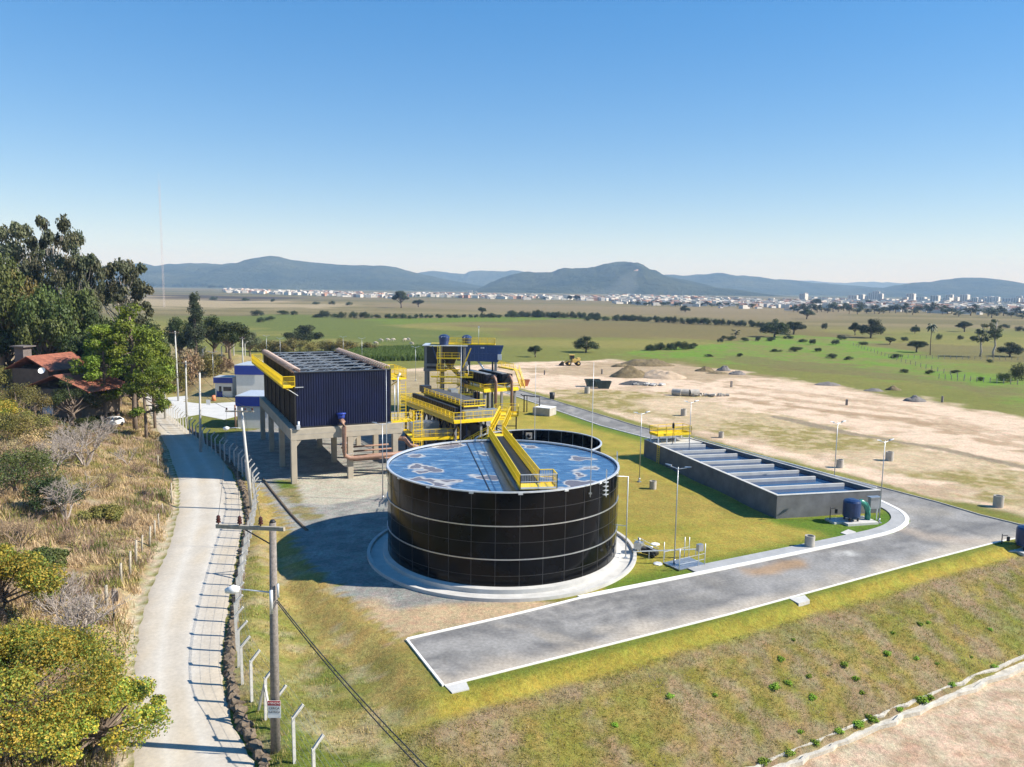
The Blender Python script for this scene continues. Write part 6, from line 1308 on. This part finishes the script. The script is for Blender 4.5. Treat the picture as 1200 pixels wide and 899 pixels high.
# ---------------------------------------------------------------- near shrubs on the left bank
def shrub(kind, px, py, h, wd, lab, m=None, leaf=.15, n=1400, seed=1, lift=0, base=None, clumps=26, dome=.9, csz=(.20, .36)):
    rs = np.random.RandomState(seed); x, y, z = gt(px, py) if base is None else base
    t = thing('shrub' if h < 5 else 'shrub_tree', lab, 'bush' if h < 5 else 'tree', (x, y, z))
    k = clumps; a = rs.uniform(0, 6.28, k); r_ = np.sqrt(rs.uniform(0, 1, k)); cen = np.stack([np.cos(a)*r_*wd*.42, np.sin(a)*r_*wd*.42, h*(.40+.48*(1-r_**2)*dome*rs.uniform(.5, 1, k))+lift], 1)
    cs = wd*.5*rs.uniform(csz[0], csz[1], k); rad = np.stack([cs, cs, cs*.8], 1); cen[:, 2] = np.maximum(cen[:, 2], rad[:, 2]*.6)
    b = limbs(h, .035*h, h*.45, cen, rs, .1, name='stem', m='bark', root=t)
    V, F, C_ = leaves(cen, rad, n, leaf, rs); 
    if m == 'yel':
        q = rs.uniform(0, 1, len(V)//4); gsel = np.repeat((q < .45), 4); C_[gsel] *= np.array([.42, .72, .9])
    link('foliage', npmesh('foliage', V, F, col=C_), LM[m or 'olive'], t); return t
def bare(px, py, h, wd, lab, seed=1, m='twig', nb=26, depth=4):
    rs = random.Random(seed); x, y, z = gt(px, py); b = MB()
    def grow(p, d, L, r, k):
        q = p+d*L; b.tube([p, p.lerp(q, .5)+Vector((rs.gauss(0, .05), rs.gauss(0, .05), rs.gauss(0, .04)))*L, q], [r, r*.8, r*.6], 4, False)
        if k == 0: return
        for i in range(3 if k > 1 else 4):
            e = (d+Vector((rs.gauss(0, .55), rs.gauss(0, .55), rs.gauss(.12, .35)))).normalized(); grow(q if i else p.lerp(q, .7), e, L*rs.uniform(.55, .85), r*.6, k-1)
    for i in range(nb//5):
        a = rs.uniform(0, 6.28); e = Vector((math.cos(a)*wd/h*.5, math.sin(a)*wd/h*.5, 1)).normalized(); grow(Vector((0, 0, -.1)), e, h*.34, .022*h, depth)
    o = b.build('bare_shrub', M[m]); o.location = (x, y, z); return tag(o, lab, 'shrub')
# the yellow green tree in the corner: three stems, crown over the road edge
by_ = 31.5; bxy = at(55, 800, by_); bz_ = hz1(bxy.x, by_)
shrub('a', 0, 0, 8.4, 12.5, 'big yellow green tree filling the lower left corner', 'yel', .12, 1500, 3, base=(-23.6, 33.6, hz1(-23.6, 33.6)), clumps=64, csz=(.12, .26), dome=.55)
shrub('a', 0, 0, 5.4, 7.2, 'yellow leaved branchy tree leaning over the left edge of the road', 'yel', .13, 620, 5, base=(-20.2, 35.6, .4), clumps=40, dome=.5, csz=(.10, .22))
shrub('a', 0, 0, 6.0, 7.0, 'yellow flowering tree at the left picture edge above the corner tree', 'yel', .16, 1200, 8, base=(-32.5, 47, hz1(-32.5, 47)), clumps=22)
bare(92, 760, 4.2, 5.5, 'grey leafless shrub above the big yellow green tree', 4, 'twig', 40, 4); bare(62, 720, 3.5, 5, 'grey leafless shrub at the left of the small notice board', 5, 'twig', 30, 4)
bare(100, 548, 6.5, 7, 'tall leafless grey tree below the parked white car', 6, 'twig', 25, 5); bare(60, 562, 5.0, 7, 'leafless forked tree below the red roofed house', 7, 'twig', 20, 5); bare(78, 610, 5, 6, 'pale bare tree with a dead white branch on the hillside', 8, 'twig', 20, 5); bare(150, 545, 3, 4, 'small bare shrub beneath the pines', 9, 'twig', 20, 4)
for k_, (px, py, h, wd, lab) in enumerate(((25, 640, 3.0, 6, 'wide brown leafless thicket at the left edge of the slope'), (120, 575, 2.6, 5, 'brown leafless bush in the middle of the dry slope'), (160, 560, 2.2, 4, 'brown leafless bush near the road below the pines'), (90, 640, 2.0, 5, 'low reddish leafless bush left of the wooden posts'), (40, 510, 5.0, 7, 'tall brown leafless thicket below the white board of the house'), (112, 524, 2.6, 5, 'brown leafless bush left of and below the parked white car'), (10, 560, 4.5, 7, 'brown leafless tree at the left picture edge'), (155, 620, 1.6, 3.5, 'small brown leafless bush by the upper wooden posts'))):
    bare(px, py, h, wd, lab, 30+k_, 'twig2', 30, 4)
SH = [(25, 520, 5.0, 8, 'broad olive shrub left below the house', 'olive'), (70, 530, 3.6, 6, 'rounded olive shrub below the white board of the house', 'olive'), (20, 580, 5.5, 9, 'dark green bush at the left picture edge under the house', 'mid'), (60, 600, 3.5, 6, 'dark shaded bush in the middle of the left slope', 'dark'), (22, 500, 8.0, 8.5, 'straw coloured bush before the left wall of the house', 'olive'), (86, 500, 8.2, 7.0, 'dark bush before the right wall of the house', 'dark'), (110, 497, 8.0, 6.5, 'tangled brown bush at the right end of the house', 'olive'), (0, 470, 7, 9, 'tall olive tree cut by the left edge beside the chimney', 'olive'), (105, 505, 2.4, 4.5, 'low dark shrub beside the parked white car', 'dark'), (90, 482, 3.0, 5, 'shaded shrub in front of the house wall', 'dark'),
 (35, 545, 3.6, 7, 'reddish brown dry shrub on the left slope', 'dry'), (120, 610, 1.4, 4, 'low olive tussock shrub above the wooden posts', 'olive'), (55, 665, 1.6, 4, 'green tussock shrub in the dry slope', 'mid'), (2, 505, 5, 6, 'yellowish bush at the left picture edge beside the house', 'yel'), (178, 515, 1.4, 2.5, 'small dry shrub on the verge by the pines', 'dry')]
for i, (px, py, h, wd, lab, m) in enumerate(SH): shrub('s', px, py, h, wd, lab, m, .17, 420, 20+i, clumps=18)
# ---------------------------------------------------------------- grass: uncountable tufts
def tufts(name, lab, pts, h, m, seed, blades=6, spread=.16, wd=.03, colf=None, lean=.5):
    rs = np.random.RandomState(seed); n = len(pts); k = n*blades; ci = np.repeat(np.arange(n), blades); a = rs.uniform(0, 6.28, k); hh_ = np.broadcast_to(h, n)[ci]*rs.uniform(.5, 1.25, k)
    base = pts[ci]+np.stack([rs.normal(size=k)*spread, rs.normal(size=k)*spread, np.full(k, -.03)], 1)
    d = np.stack([np.cos(a), np.sin(a), np.zeros(k)], 1); s_ = np.stack([-np.sin(a), np.cos(a), np.zeros(k)], 1)*wd*(.6+hh_[:, None]*1.5)
    tip = base+d*(hh_*lean*rs.uniform(.2, 1.3, k))[:, None]+np.array([0, 0, 1])*hh_[:, None]
    V = np.stack([base-s_, base+s_, tip], 1).reshape(-1, 3); F = np.arange(k*3).reshape(-1, 3); lb = rs.uniform(.7, 1.35, k)[:, None]; cc = (colf[ci] if colf is not None else np.ones((k, 3)))*lb
    o = link(name, npmesh(name, V, F, col=np.repeat(cc, 3, 0)), m); return tag(o, lab, 'grass', kind='stuff')
GM = leafmat('grass_blades', (1, 1, 1), .3, var=0)
rs = np.random.RandomState(5)
def scat(n, x0, x1, y0, y1, cond):
    x = rs.uniform(x0, x1, n); y = y0+(y1-y0)*rs.uniform(0, 1, n)**1.3; k = cond(x, y); x = x[k]; y = y[k]; return x, y, hz(x, y)
rlx = lambda y: np.interp(y, [p[1] for p in ROAD_L], [p[0] for p in ROAD_L]); rrx = lambda y: np.interp(y, [p[1] for p in ROAD_R], [p[0] for p in ROAD_R])
x, y, z = scat(90000, -95, -18, 30, 150, lambda x, y: (x < rlx(y)-.3-.8*vn(y/1.7, y*0, 3)) & (x > -.78*y-3) & (fbm(x/2.2, y/2.2, 3, 61) > .36))
pal = 1.5*np.array([(.34, .26, .15), (.30, .24, .10), (.15, .16, .04), (.26, .19, .14), (.22, .15, .09), (.11, .13, .035)]); q = np.clip((fbm(x/3.5, y/3.5, 4, 62)*2.4-.85)*6+rs.normal(size=len(x))*.7, 0, 5).astype(int)
hgt = .25+.75*fbm(x/3, y/3, 3, 63)**1.5; tufts('dry_grass', 'tall dry straw coloured grass covering the hillside left of the road', np.stack([x, y, z], 1), hgt, GM, 1, 7, .22, .028, pal[q], .7)
x, y, z = scat(60000, -62, 2, 27, 130, lambda x, y: (x > rrx(y)+.5) & (sdf(x, y, PLATP) < -.2) & (fbm(x/2, y/2, 3, 64) > .33) & (x < 3))
pal2 = 1.5*np.array([(.12, .14, .03), (.20, .17, .05), (.27, .21, .08), (.30, .24, .12)]); q = np.clip((fbm(x/2.5, y/2.5, 4, 65)*2.2-.5)*4+rs.normal(size=len(x))*.5, 0, 3).astype(int)
dd_ = -sdf(x, y, PLATP); hg = np.where(dd_ > 4, .22, .06)
tufts('verge_grass', 'green and straw grass on the hollow between road fence and platform', np.stack([x, y, z], 1), hg, GM, 2, 6, .14, .02, pal2[q], .5)
inb = lambda x, y: (((x-DRN[0][0])*dnn[0]+(y-DRN[0][1])*dnn[1]) > .3) & (sdf(x, y, ASP) < -.35) & (x > -8) & (sdf(x, y, PLATP) < 1)
x, y, z = scat(120000, -6, 62, 34, 84, inb); sdd = (x-DRN[0][0])*dnn[0]+(y-DRN[0][1])*dnn[1]; rough = sdd < 8.6
keep = (rough & (rs.uniform(0, 1, len(x)) < .62)) | (~rough & (rs.uniform(0, 1, len(x)) < .75)); x, y, z, rough, sdd = x[keep], y[keep], z[keep], rough[keep], sdd[keep]
uu = (x-DRN[0][0])*dn.x+(y-DRN[0][1])*dn.y; st_ = fbm(uu/.55, sdd/3.2, 4, 44); q = np.clip((.5*st_+.5*fbm(x/2.5, y/2.5, 4, 66))*9-2.9+rs.normal(size=len(x))*.45, 0, 3).astype(int)
pr_ = 1.3*np.array([(.13, .14, .025), (.21, .17, .04), (.24, .185, .08), (.27, .20, .14)]); pl_ = 1.85*np.array([(.135, .14, .026), (.19, .165, .034), (.23, .18, .042), (.24, .18, .05)])
tufts('bank_grass', 'golden and green grass on the long bank below the asphalt', np.stack([x, y, z], 1), np.where(rough, .17, .06), GM, 3, 5, .15, .02, np.where(rough[:, None], pr_[q], pl_[q]), .7)
# crop rows behind the navy block
x, y = [], []
cp = G([(420, 412), (500, 409), (500, 424), (432, 426), (400, 420)], -1.5); rr_ = np.random.RandomState(9); X0 = rr_.uniform(-70, -20, 40000); Y0 = rr_.uniform(230, 330, 40000); k = sdf(X0, Y0, cp) > 0
tufts('crop_field', 'tall green crop standing behind the navy block', np.stack([X0[k], Y0[k], hz(X0[k], Y0[k])], 1), 2.0, GM, 4, 4, .3, .07, np.tile(np.array([(.10, .16, .03)]), (k.sum(), 1)), .35)
# bright weeds on the front bank
weed0 = None
def weed():
    rs_ = np.random.RandomState(3); t = thing('weed_plant', 'x', 'weed', (0, 0, 0)); k = 9; a = rs_.uniform(0, 6.28, k); r_ = rs_.uniform(0, .5, k); cen = np.stack([np.cos(a)*r_, np.sin(a)*r_, rs_.uniform(.15, .5, k)], 1)
    V, F, C_ = leaves(cen, np.full((k, 3), .24), 60, .14, rs_); link('leaf', npmesh('leaf', V, F, col=C_), LM['weed'], t); return t
weed0 = weed()
WP_ = [(785, 817, 1.2), (838, 815, .9), (908, 806, 1.6), (923, 801, 1.2), (948, 793, 1.0), (952, 818, 1.3), (915, 773, 1.2), (990, 780, 1.4), (1003, 796, 1.2), (1040, 767, 1.4), (1046, 742, .9), (1078, 732, 1.1), (1088, 730, .9), (1074, 772, 1.0), (1098, 778, .8), (1160, 738, .9), (1165, 782, 1.2), (1116, 803, 1.2), (1080, 822, 1.8), (1090, 818, 1.3), (1054, 832, 1.1), (1020, 843, 1.5), (1006, 850, 1.6), (983, 858, 1.3), (955, 871, 1.2), (925, 884, 1.4), (895, 894, 1.6), (1025, 845, 1.1), (938, 858, .9), (1138, 770, .7), (720, 850, .9), (930, 750, .8), (1010, 812, .9)]
for i, (px, py, s_) in enumerate(sorted(WP_)):
    x, y, z = gt(px, py)
    dup(weed0, (x, y, z-.05), i, (s_*.5, s_*.5, s_*.38), ORD[i]+' from left: '+('small' if s_ < 1 else 'large' if s_ > 1.35 else 'bright')+' green weed clump on the rough bank', 'bright green weeds on the bank')
# cows
cow0 = thing('cow', 'x', 'cow', (0, 0, 0)); me = bpy.data.meshes.new('body')
vs = [(0, 0, 1.15), (.55, 0, 1.18), (-.6, 0, 1.15), (.9, 0, 1.3), (1.25, 0, .95), (1.5, 0, .6), (.55, .22, .75), (.55, .22, .04), (.55, -.22, .75), (.55, -.22, .04), (-.62, .22, .8), (-.7, .22, .4), (-.62, .22, .04), (-.62, -.22, .8), (-.7, -.22, .4), (-.62, -.22, .04), (-.95, 0, .8)]
me.from_pydata(vs, [(0, 1), (0, 2), (1, 3), (3, 4), (4, 5), (1, 6), (6, 7), (1, 8), (8, 9), (2, 10), (10, 11), (11, 12), (2, 13), (13, 14), (14, 15), (2, 16)], []); ob = bpy.data.objects.new('body', me); COL.objects.link(ob); ob.parent = cow0
sk = ob.modifiers.new('skin', 'SKIN'); ob.modifiers.new('sub', 'SUBSURF').levels = 1; rr = [.42, .38, .40, .22, .17, .10, .14, .06, .14, .06, .15, .08, .06, .15, .08, .06, .03]
for v, r_ in zip(me.skin_vertices[0].data, rr): v.radius = (r_, r_)
me.skin_vertices[0].data[0].use_root = True; me.materials.append(M['cowm'])
for px, py, lab in ((441, 404.5, 'white cow grazing leftmost of the herd above the crop'), (447, 401, 'small pale cow behind the leftmost one'), (455, 400.5, 'black and white cow grazing left of the herd middle'), (460, 400.5, 'white cow in the middle of the small herd'), (474, 400.3, 'pale cow, left one of the close pair'), (479, 400, 'white cow, right one of the close pair'), (483, 405, 'pale cow nearest to the crop')):
    x, y = g(px, py, -1.5); dup(cow0, (x, y, hz1(x, y)), rnd.uniform(-.6, .6)+(3.14 if px % 2 else 0), (1.0, 1.0, 1.0), lab, 'cows grazing behind the crop')
# pasture fences
for a_, c_, n_, lab in (((1000, 404), (1130, 447), 26, 'thin post fence along the right side of the bright green field'), ((1050, 418), (1200, 421), 22, 'thin post fence crossing the right pasture'), ((1100, 447), (1200, 456), 14, 'thin post fence at the right end of the green field')):
    t = thing('pasture_fence', lab, 'fence', (0, 0, 0)); A_ = Vector(g(*a_, -1)); B_ = Vector(g(*c_, -1)); pm2 = None
    for i in range(n_):
        p = A_.lerp(B_, i/(n_-1))
        if pm2 is None: o = MB().box((0, 0, .7), (.16, .16, 1.5)).build('post', M['wood2'], t); pm2 = o.data
        else: o = bpy.data.objects.new('post', pm2); COL.objects.link(o); o.parent = t
        o.location = (p.x, p.y, hz1(p.x, p.y))
# ================================================================ FAR TOWN, HILLS, MAST
M['twall'] = mat('town_plaster', (.62, .58, .52), .8, 0, .3, .15); M['troof'] = mat('town_roof', (.42, .24, .17), .8, 0, .5, .3); M['tgrey'] = mat('town_fibre_roof', (.50, .48, .46), .8, 0, .5, .2)
def house_proto(rm):
    t = thing('town_house', 'x', 'house'); MB().box((0, 0, 2.2), (10, 8, 4.4)).build('wall', M['twall'], t)
    b = MB(); gable(b, -5, 5, -4, 4, 4.4, 6.4, .4, .2); b.build('roof', rm, t); return t
hps = [house_proto(M['tgrey']), house_proto(M['troof']), house_proto(M['twall'])]
def houses(a, c, n, jit, s_, grp, lab, red=.25):
    for i, f in enumerate(sorted(rnd.random() for _ in range(n))):
        px = a[0]+(c[0]-a[0])*f; by = a[1]+(c[1]-a[1])*f+rnd.uniform(-jit, jit); x, y = g(px, by, -1.5); r = rnd.random(); k = rnd.uniform(.7, 1.5)*s_*(y/2500)**.25
        dup(hps[1 if r < red else 0 if r < .6 else 2], (x, y, -1.6), rnd.uniform(-.5, .5), (k*rnd.uniform(.8, 1.9), k, k*rnd.uniform(.8, 1.3)), ORD[i]+' from left: '+lab, grp)
houses((262, 341.5), (470, 349), 80, 1.5, .85, 'white houses below the left ridge', 'small white house in the far settlement below the left ridge', .12)
houses((480, 347), (720, 352), 60, 1.6, 1.0, 'white houses of the town middle', 'small white house in the middle of the far town near the smoke', .2)
houses((720, 353), (960, 362), 90, 3.6, .9, 'houses below the quarry hill', 'small house in the far town below the quarry hill', .4)
houses((960, 358), (1220, 368), 62, 4, 1.0, 'houses before the tower blocks', 'small house in the far town in front of the tower blocks', .45)
b = MB(); b2 = MB()
for i in range(2100):
    q = rnd.choice([((262, 341), (470, 348), 2.2), ((480, 346), (720, 351), 2), ((715, 350), (960, 358), 4.5), ((715, 350), (960, 358), 4.5), ((950, 355), (1260, 364), 5), ((950, 355), (1260, 364), 5)]); f = rnd.random(); px = q[0][0]+(q[1][0]-q[0][0])*f; by = q[0][1]+(q[1][1]-q[0][1])*f+rnd.uniform(-q[2], q[2]); x, y = g(px, by, -1.5)
    if y < 900 or y > 4600: continue
    k = rnd.uniform(.6, 1.4)*(y/2500)**.3; (b if rnd.random() < .75 else b2).box((x, y, 1.5*k), (12*k, 9*k, 6*k), rz=rnd.uniform(-.7, .7))
tag(b.build('town_houses', M['twall']), 'countless further pale house specks of the far town', 'town', kind='stuff'); tag(b2.build('town_houses', M['troof']), 'countless further red roof specks of the far town', 'town', kind='stuff')
tb = thing('tower_block', 'x', 'tower block'); MB().box((0, 0, 15), (16, 14, 30)).build('wall', M['twall'], tb); MB().box((2, 0, 31.2), (5, 5, 2.4)).build('roof', M['tgrey'], tb)
b = MB()
for q in range(9):
    for u in (-5, 0, 5): b.box((u, -7.02, 2.5+q*3.1), (2.4, .1, 1.5))
b.build('windows', M['glass'], tb)
tw_px = [(942, 344, 8), (1000, 346, 10), (1009, 345, 8), (998, 352, 6), (1018, 347, 7), (1022, 343, 7), (1027, 341, 8), (1032, 344, 6), (1039, 353, 7), (1050, 352, 8), (1058, 350, 6), (1061, 348, 6), (1068, 344, 9), (1080, 348, 10), (1090, 352, 8), (1099, 353, 7), (1107, 350, 9), (1113, 345, 8), (1119, 348, 9), (1124, 349, 6), (1131, 345, 9), (1136, 351, 6), (1142, 349, 7), (1150, 352, 9), (1158, 349, 8), (1165, 352, 9), (1173, 353, 8), (1180, 353, 7), (1190, 349, 9), (1197, 350, 8), (1205, 351, 9)]
r9 = random.Random(3); tw_px = sorted(tw_px+[(r9.uniform(1045, 1215), r9.uniform(346, 354), r9.uniform(6, 10)) for _ in range(22)])
for i, (px, tp, wp) in enumerate(tw_px):
    Yd = 2600+rnd.uniform(-250, 250); p = at(px, tp, Yd); h = p.z+1.5; s_ = wp*Yd/900
    dup(tb, (p.x, Yd, -1.5), rnd.uniform(-1.0, -.4), (s_/17, s_/17*1.0, h/31), ORD[i]+' pale tower block from the left in the far city skyline', 'pale tower blocks of the far city')
for i, (px, tp, wp) in enumerate(((551, 340, 5), (557, 341, 4), (944, 343, 5), (376/1+0, 342, 3))):
    Yd = 3400; p = at(px, tp, Yd); s_ = wp*Yd/900; dup(tb, (p.x, Yd, -1.5), 0, (s_/17, s_/17, (p.z+1.5)/31), ('white silo like block left of the pair below the middle ridge', 'white silo like block right of the pair below the middle ridge', 'lone white slab block beside the lone tower of the city', 'small white block in the far left settlement')[i], 'lone white blocks of the plain')
# radio mast
x, y = g(192.5, 360, -1.5); p = at(190.5, 212, y); RM = thing('radio_mast', 'very tall slender lattice radio mast rising over the left plain', 'mast', (x, y, -1.5)); hm = p.z+1.5; b = MB()
for k in range(3):
    a = k*2.094; b.bar((1.0*math.cos(a), 1.0*math.sin(a), 0), (1.0*math.cos(a), 1.0*math.sin(a), hm), .10)
n = int(hm/6)
for i in range(n):
    for k in range(3): a = k*2.094; c = (k+1)*2.094; b.bar((math.cos(a), math.sin(a), i*6), (math.cos(c), math.sin(c), i*6+6), .06)
b.build('lattice', M['red'] if False else mat('mast_paint', (.62, .52, .50), .6), RM); MB().bar((0, 0, hm), (0, 0, hm+8), .1).build('antenna', M['white'], RM)
# hills
def ridge(name, D, sil, depth, m, seed, base=-40, fade=.55, lab=None, front=.5):
    xs_ = np.array([p[0] for p in sil], float); ys_ = np.array([p[1] for p in sil], float); n = 300; px = np.linspace(xs_[0], xs_[-1], n); py = np.interp(px, xs_, ys_)
    py += 1.7*(fbm(px/11, px*0, 5, seed)-.5)
    top = np.array([at(a, c, D) for a, c in zip(px, py)]); rows = 46; V = np.zeros((rows, n, 3)); t = np.linspace(-1, 1, rows)
    for j, tt in enumerate(t):
        y = D+tt*depth; prof = np.cos(tt*math.pi/2)**.85 if abs(tt) < 1 else 0
        xw = top[:, 0]*(y/D if tt > 0 else 1+.0*tt); spur = fbm(xw/(depth*.33), np.full(n, y/(depth*.7)), 5, seed+2)
        zz = np.maximum(top[:, 2], 0)*prof*(1-(1-abs(prof))*0-(1.25*(spur-.35))*np.sin(abs(tt)*math.pi)**1*1.0)
        V[j, :, 0] = xw; V[j, :, 1] = y; V[j, :, 2] = np.maximum(zz, 0)+base*(1 if False else 0)-3
    # keep the crest exactly on the silhouette seen in the photo
    i = (np.arange(rows-1)[:, None]*n+np.arange(n-1)[None, :]).ravel(); o = link(name, npmesh(name, V.reshape(-1, 3), np.stack([i, i+1, i+n+1, i+n], 1), smooth=True), m); return struct(o)
def hillmat(name, c1, c2):
    m = mat(name, c1, .95, 0, .0028, .3, 0, col2=c2, detail=12); t = m.node_tree; p = t.nodes['Principled BSDF']; p.inputs['Specular IOR Level'].default_value = .05; tc = N(t, 'ShaderNodeTexCoord'); n = N(t, 'ShaderNodeTexNoise'); n.inputs['Scale'].default_value = .012; n.inputs['Detail'].default_value = 8; n.inputs['Roughness'].default_value = .7
    t.links.new(tc.outputs['Object'], n.inputs[0]); bp = N(t, 'ShaderNodeBump'); bp.inputs['Strength'].default_value = 1; bp.inputs['Distance'].default_value = 110; t.links.new(n.outputs['Fac'], bp.inputs['Height']); t.links.new(bp.outputs[0], p.inputs['Normal']); return m
HMt = hillmat('hill_forest', (.028, .048, .020), (.115, .125, .055))
A_ = [(-150, 322), (0, 318), (100, 313), (160, 307.5), (169, 307), (182, 311), (200, 308.5), (225, 307), (260, 309), (275, 308), (285, 310), (310, 306), (335, 305), (375, 307.5), (400, 309.5), (450, 311), (465, 312.5), (482, 318), (510, 324), (545, 331), (580, 337), (620, 342), (650, 346)]
B_ = [(420, 340), (470, 322), (500, 317.5), (507, 317), (530, 319.5), (545, 320), (550, 317.5), (565, 316), (585, 317.5), (600, 316), (625, 319), (645, 319.5), (680, 322), (760, 330)]
C_r = [(540, 348), (560, 339), (575, 331), (590, 325), (612, 319.5), (630, 319), (645, 319), (652, 316), (660, 314.5), (690, 314.5), (706, 309), (720, 306), (732, 305.5), (745, 309), (750, 313), (758, 313), (770, 320), (790, 325), (815, 330), (840, 337), (870, 345)]
D_r = [(740, 335), (770, 322), (786, 321), (800, 322.6), (832, 320.6), (856, 324), (880, 323.6), (904, 328), (912, 327), (940, 330), (972, 333), (1000, 336), (1040, 343), (1080, 349)]
E_r = [(940, 350), (975, 343), (1005, 337), (1035, 336.5), (1070, 331), (1092, 329.5), (1113, 326.6), (1131, 325), (1152, 325), (1170, 328.7), (1178, 331), (1200, 332.6), (1260, 334), (1400, 340)]
F_r = [(850, 336), (900, 330), (950, 328.5), (965, 330), (990, 331), (1010, 329.5), (1040, 331), (1080, 332), (1160, 334), (1300, 336)]
ridge('hills', 11500, F_r, 1200, HMt, 11); ridge('hills', 8800, B_, 1100, HMt, 12); ridge('hills', 7600, D_r, 1500, HMt, 13); ridge('hills', 6200, A_, 1400, HMt, 14); ridge('hills', 6300, E_r, 1300, HMt, 15); qc = ridge('hills', 5200, C_r, 1100, HMt, 16)
# quarry scar: bare rock faces on the middle hill
def scar(px, py, w_, h_, D, lab, seed):
    p = at(px, py, D); n = 18; u, v = np.meshgrid(np.linspace(-1, 1, n), np.linspace(-1, 1, n)); r_ = np.hypot(u, v)*(1+.5*(fbm(u*2, v*2, 3, seed)-.5)); s_ = D/900
    V = np.stack([p.x+u.ravel()*w_*s_*.5, D-60+v.ravel()*60+0*u.ravel()-60*(1-r_.ravel().clip(0, 1)), p.z+v.ravel()*h_*s_*.5], 1); i = (np.arange(n-1)[:, None]*n+np.arange(n-1)[None, :]).ravel(); F = np.stack([i, i+1, i+n+1, i+n], 1)
    F = F[(r_.ravel()[F] < 1).all(1)]; o = link('rock_face', npmesh('rock_face', V, F, smooth=True), mat('quarry_rock', (.40, .27, .20), .95, 0, .01, .25)); struct(o)
scar(746, 323, 14, 14, 4560, '', 3); scar(757, 328, 22, 10, 4480, '', 4)
# smoke over the town
def smokevol():
    m = bpy.data.materials.new('smoke'); m.use_nodes = True; t = m.node_tree; t.nodes.remove(t.nodes['Principled BSDF']); v = N(t, 'ShaderNodeVolumePrincipled'); v.inputs['Color'].default_value = (.85, .9, 1, 1); v.inputs['Density'].default_value = .0009; t.links.new(v.outputs[0], t.nodes['Material Output'].inputs['Volume']); return m
b = MB(); P = [at(px, py, 3900) for px, py in ((664, 349), (690, 349), (712, 347), (728, 341), (738, 330), (742, 318))]; b.tube([(p.x, p.y, p.z) for p in P], [14, 34, 46, 58, 60, 30], 14)
sm = b.build('smoke', smokevol()); tag(sm, 'thin bluish smoke drifting up from the town below the quarry hill', 'smoke', kind='stuff')
# haze: one closed box of pale air
hb = MB().box((0, 6000, 330), (36000, 14600*2-400, 700)); HB = hb.build('haze', bpy.data.materials.new('haze')); hm_ = HB.data.materials[0]; hm_.use_nodes = True; t = hm_.node_tree; t.nodes.remove(t.nodes['Principled BSDF'])
v = N(t, 'ShaderNodeVolumePrincipled'); v.inputs['Color'].default_value = (.36, .60, 1, 1); v.inputs['Absorption Color'].default_value = (1, 1, 1, 1); v.inputs['Density'].default_value = 1.15e-4; v.inputs['Anisotropy'].default_value = 0; t.links.new(v.outputs[0], t.nodes['Material Output'].inputs['Volume']); HB['kind'] = 'stuff'; HB['label'] = 'pale blue haze over the plain and hills'; HB['category'] = 'haze'
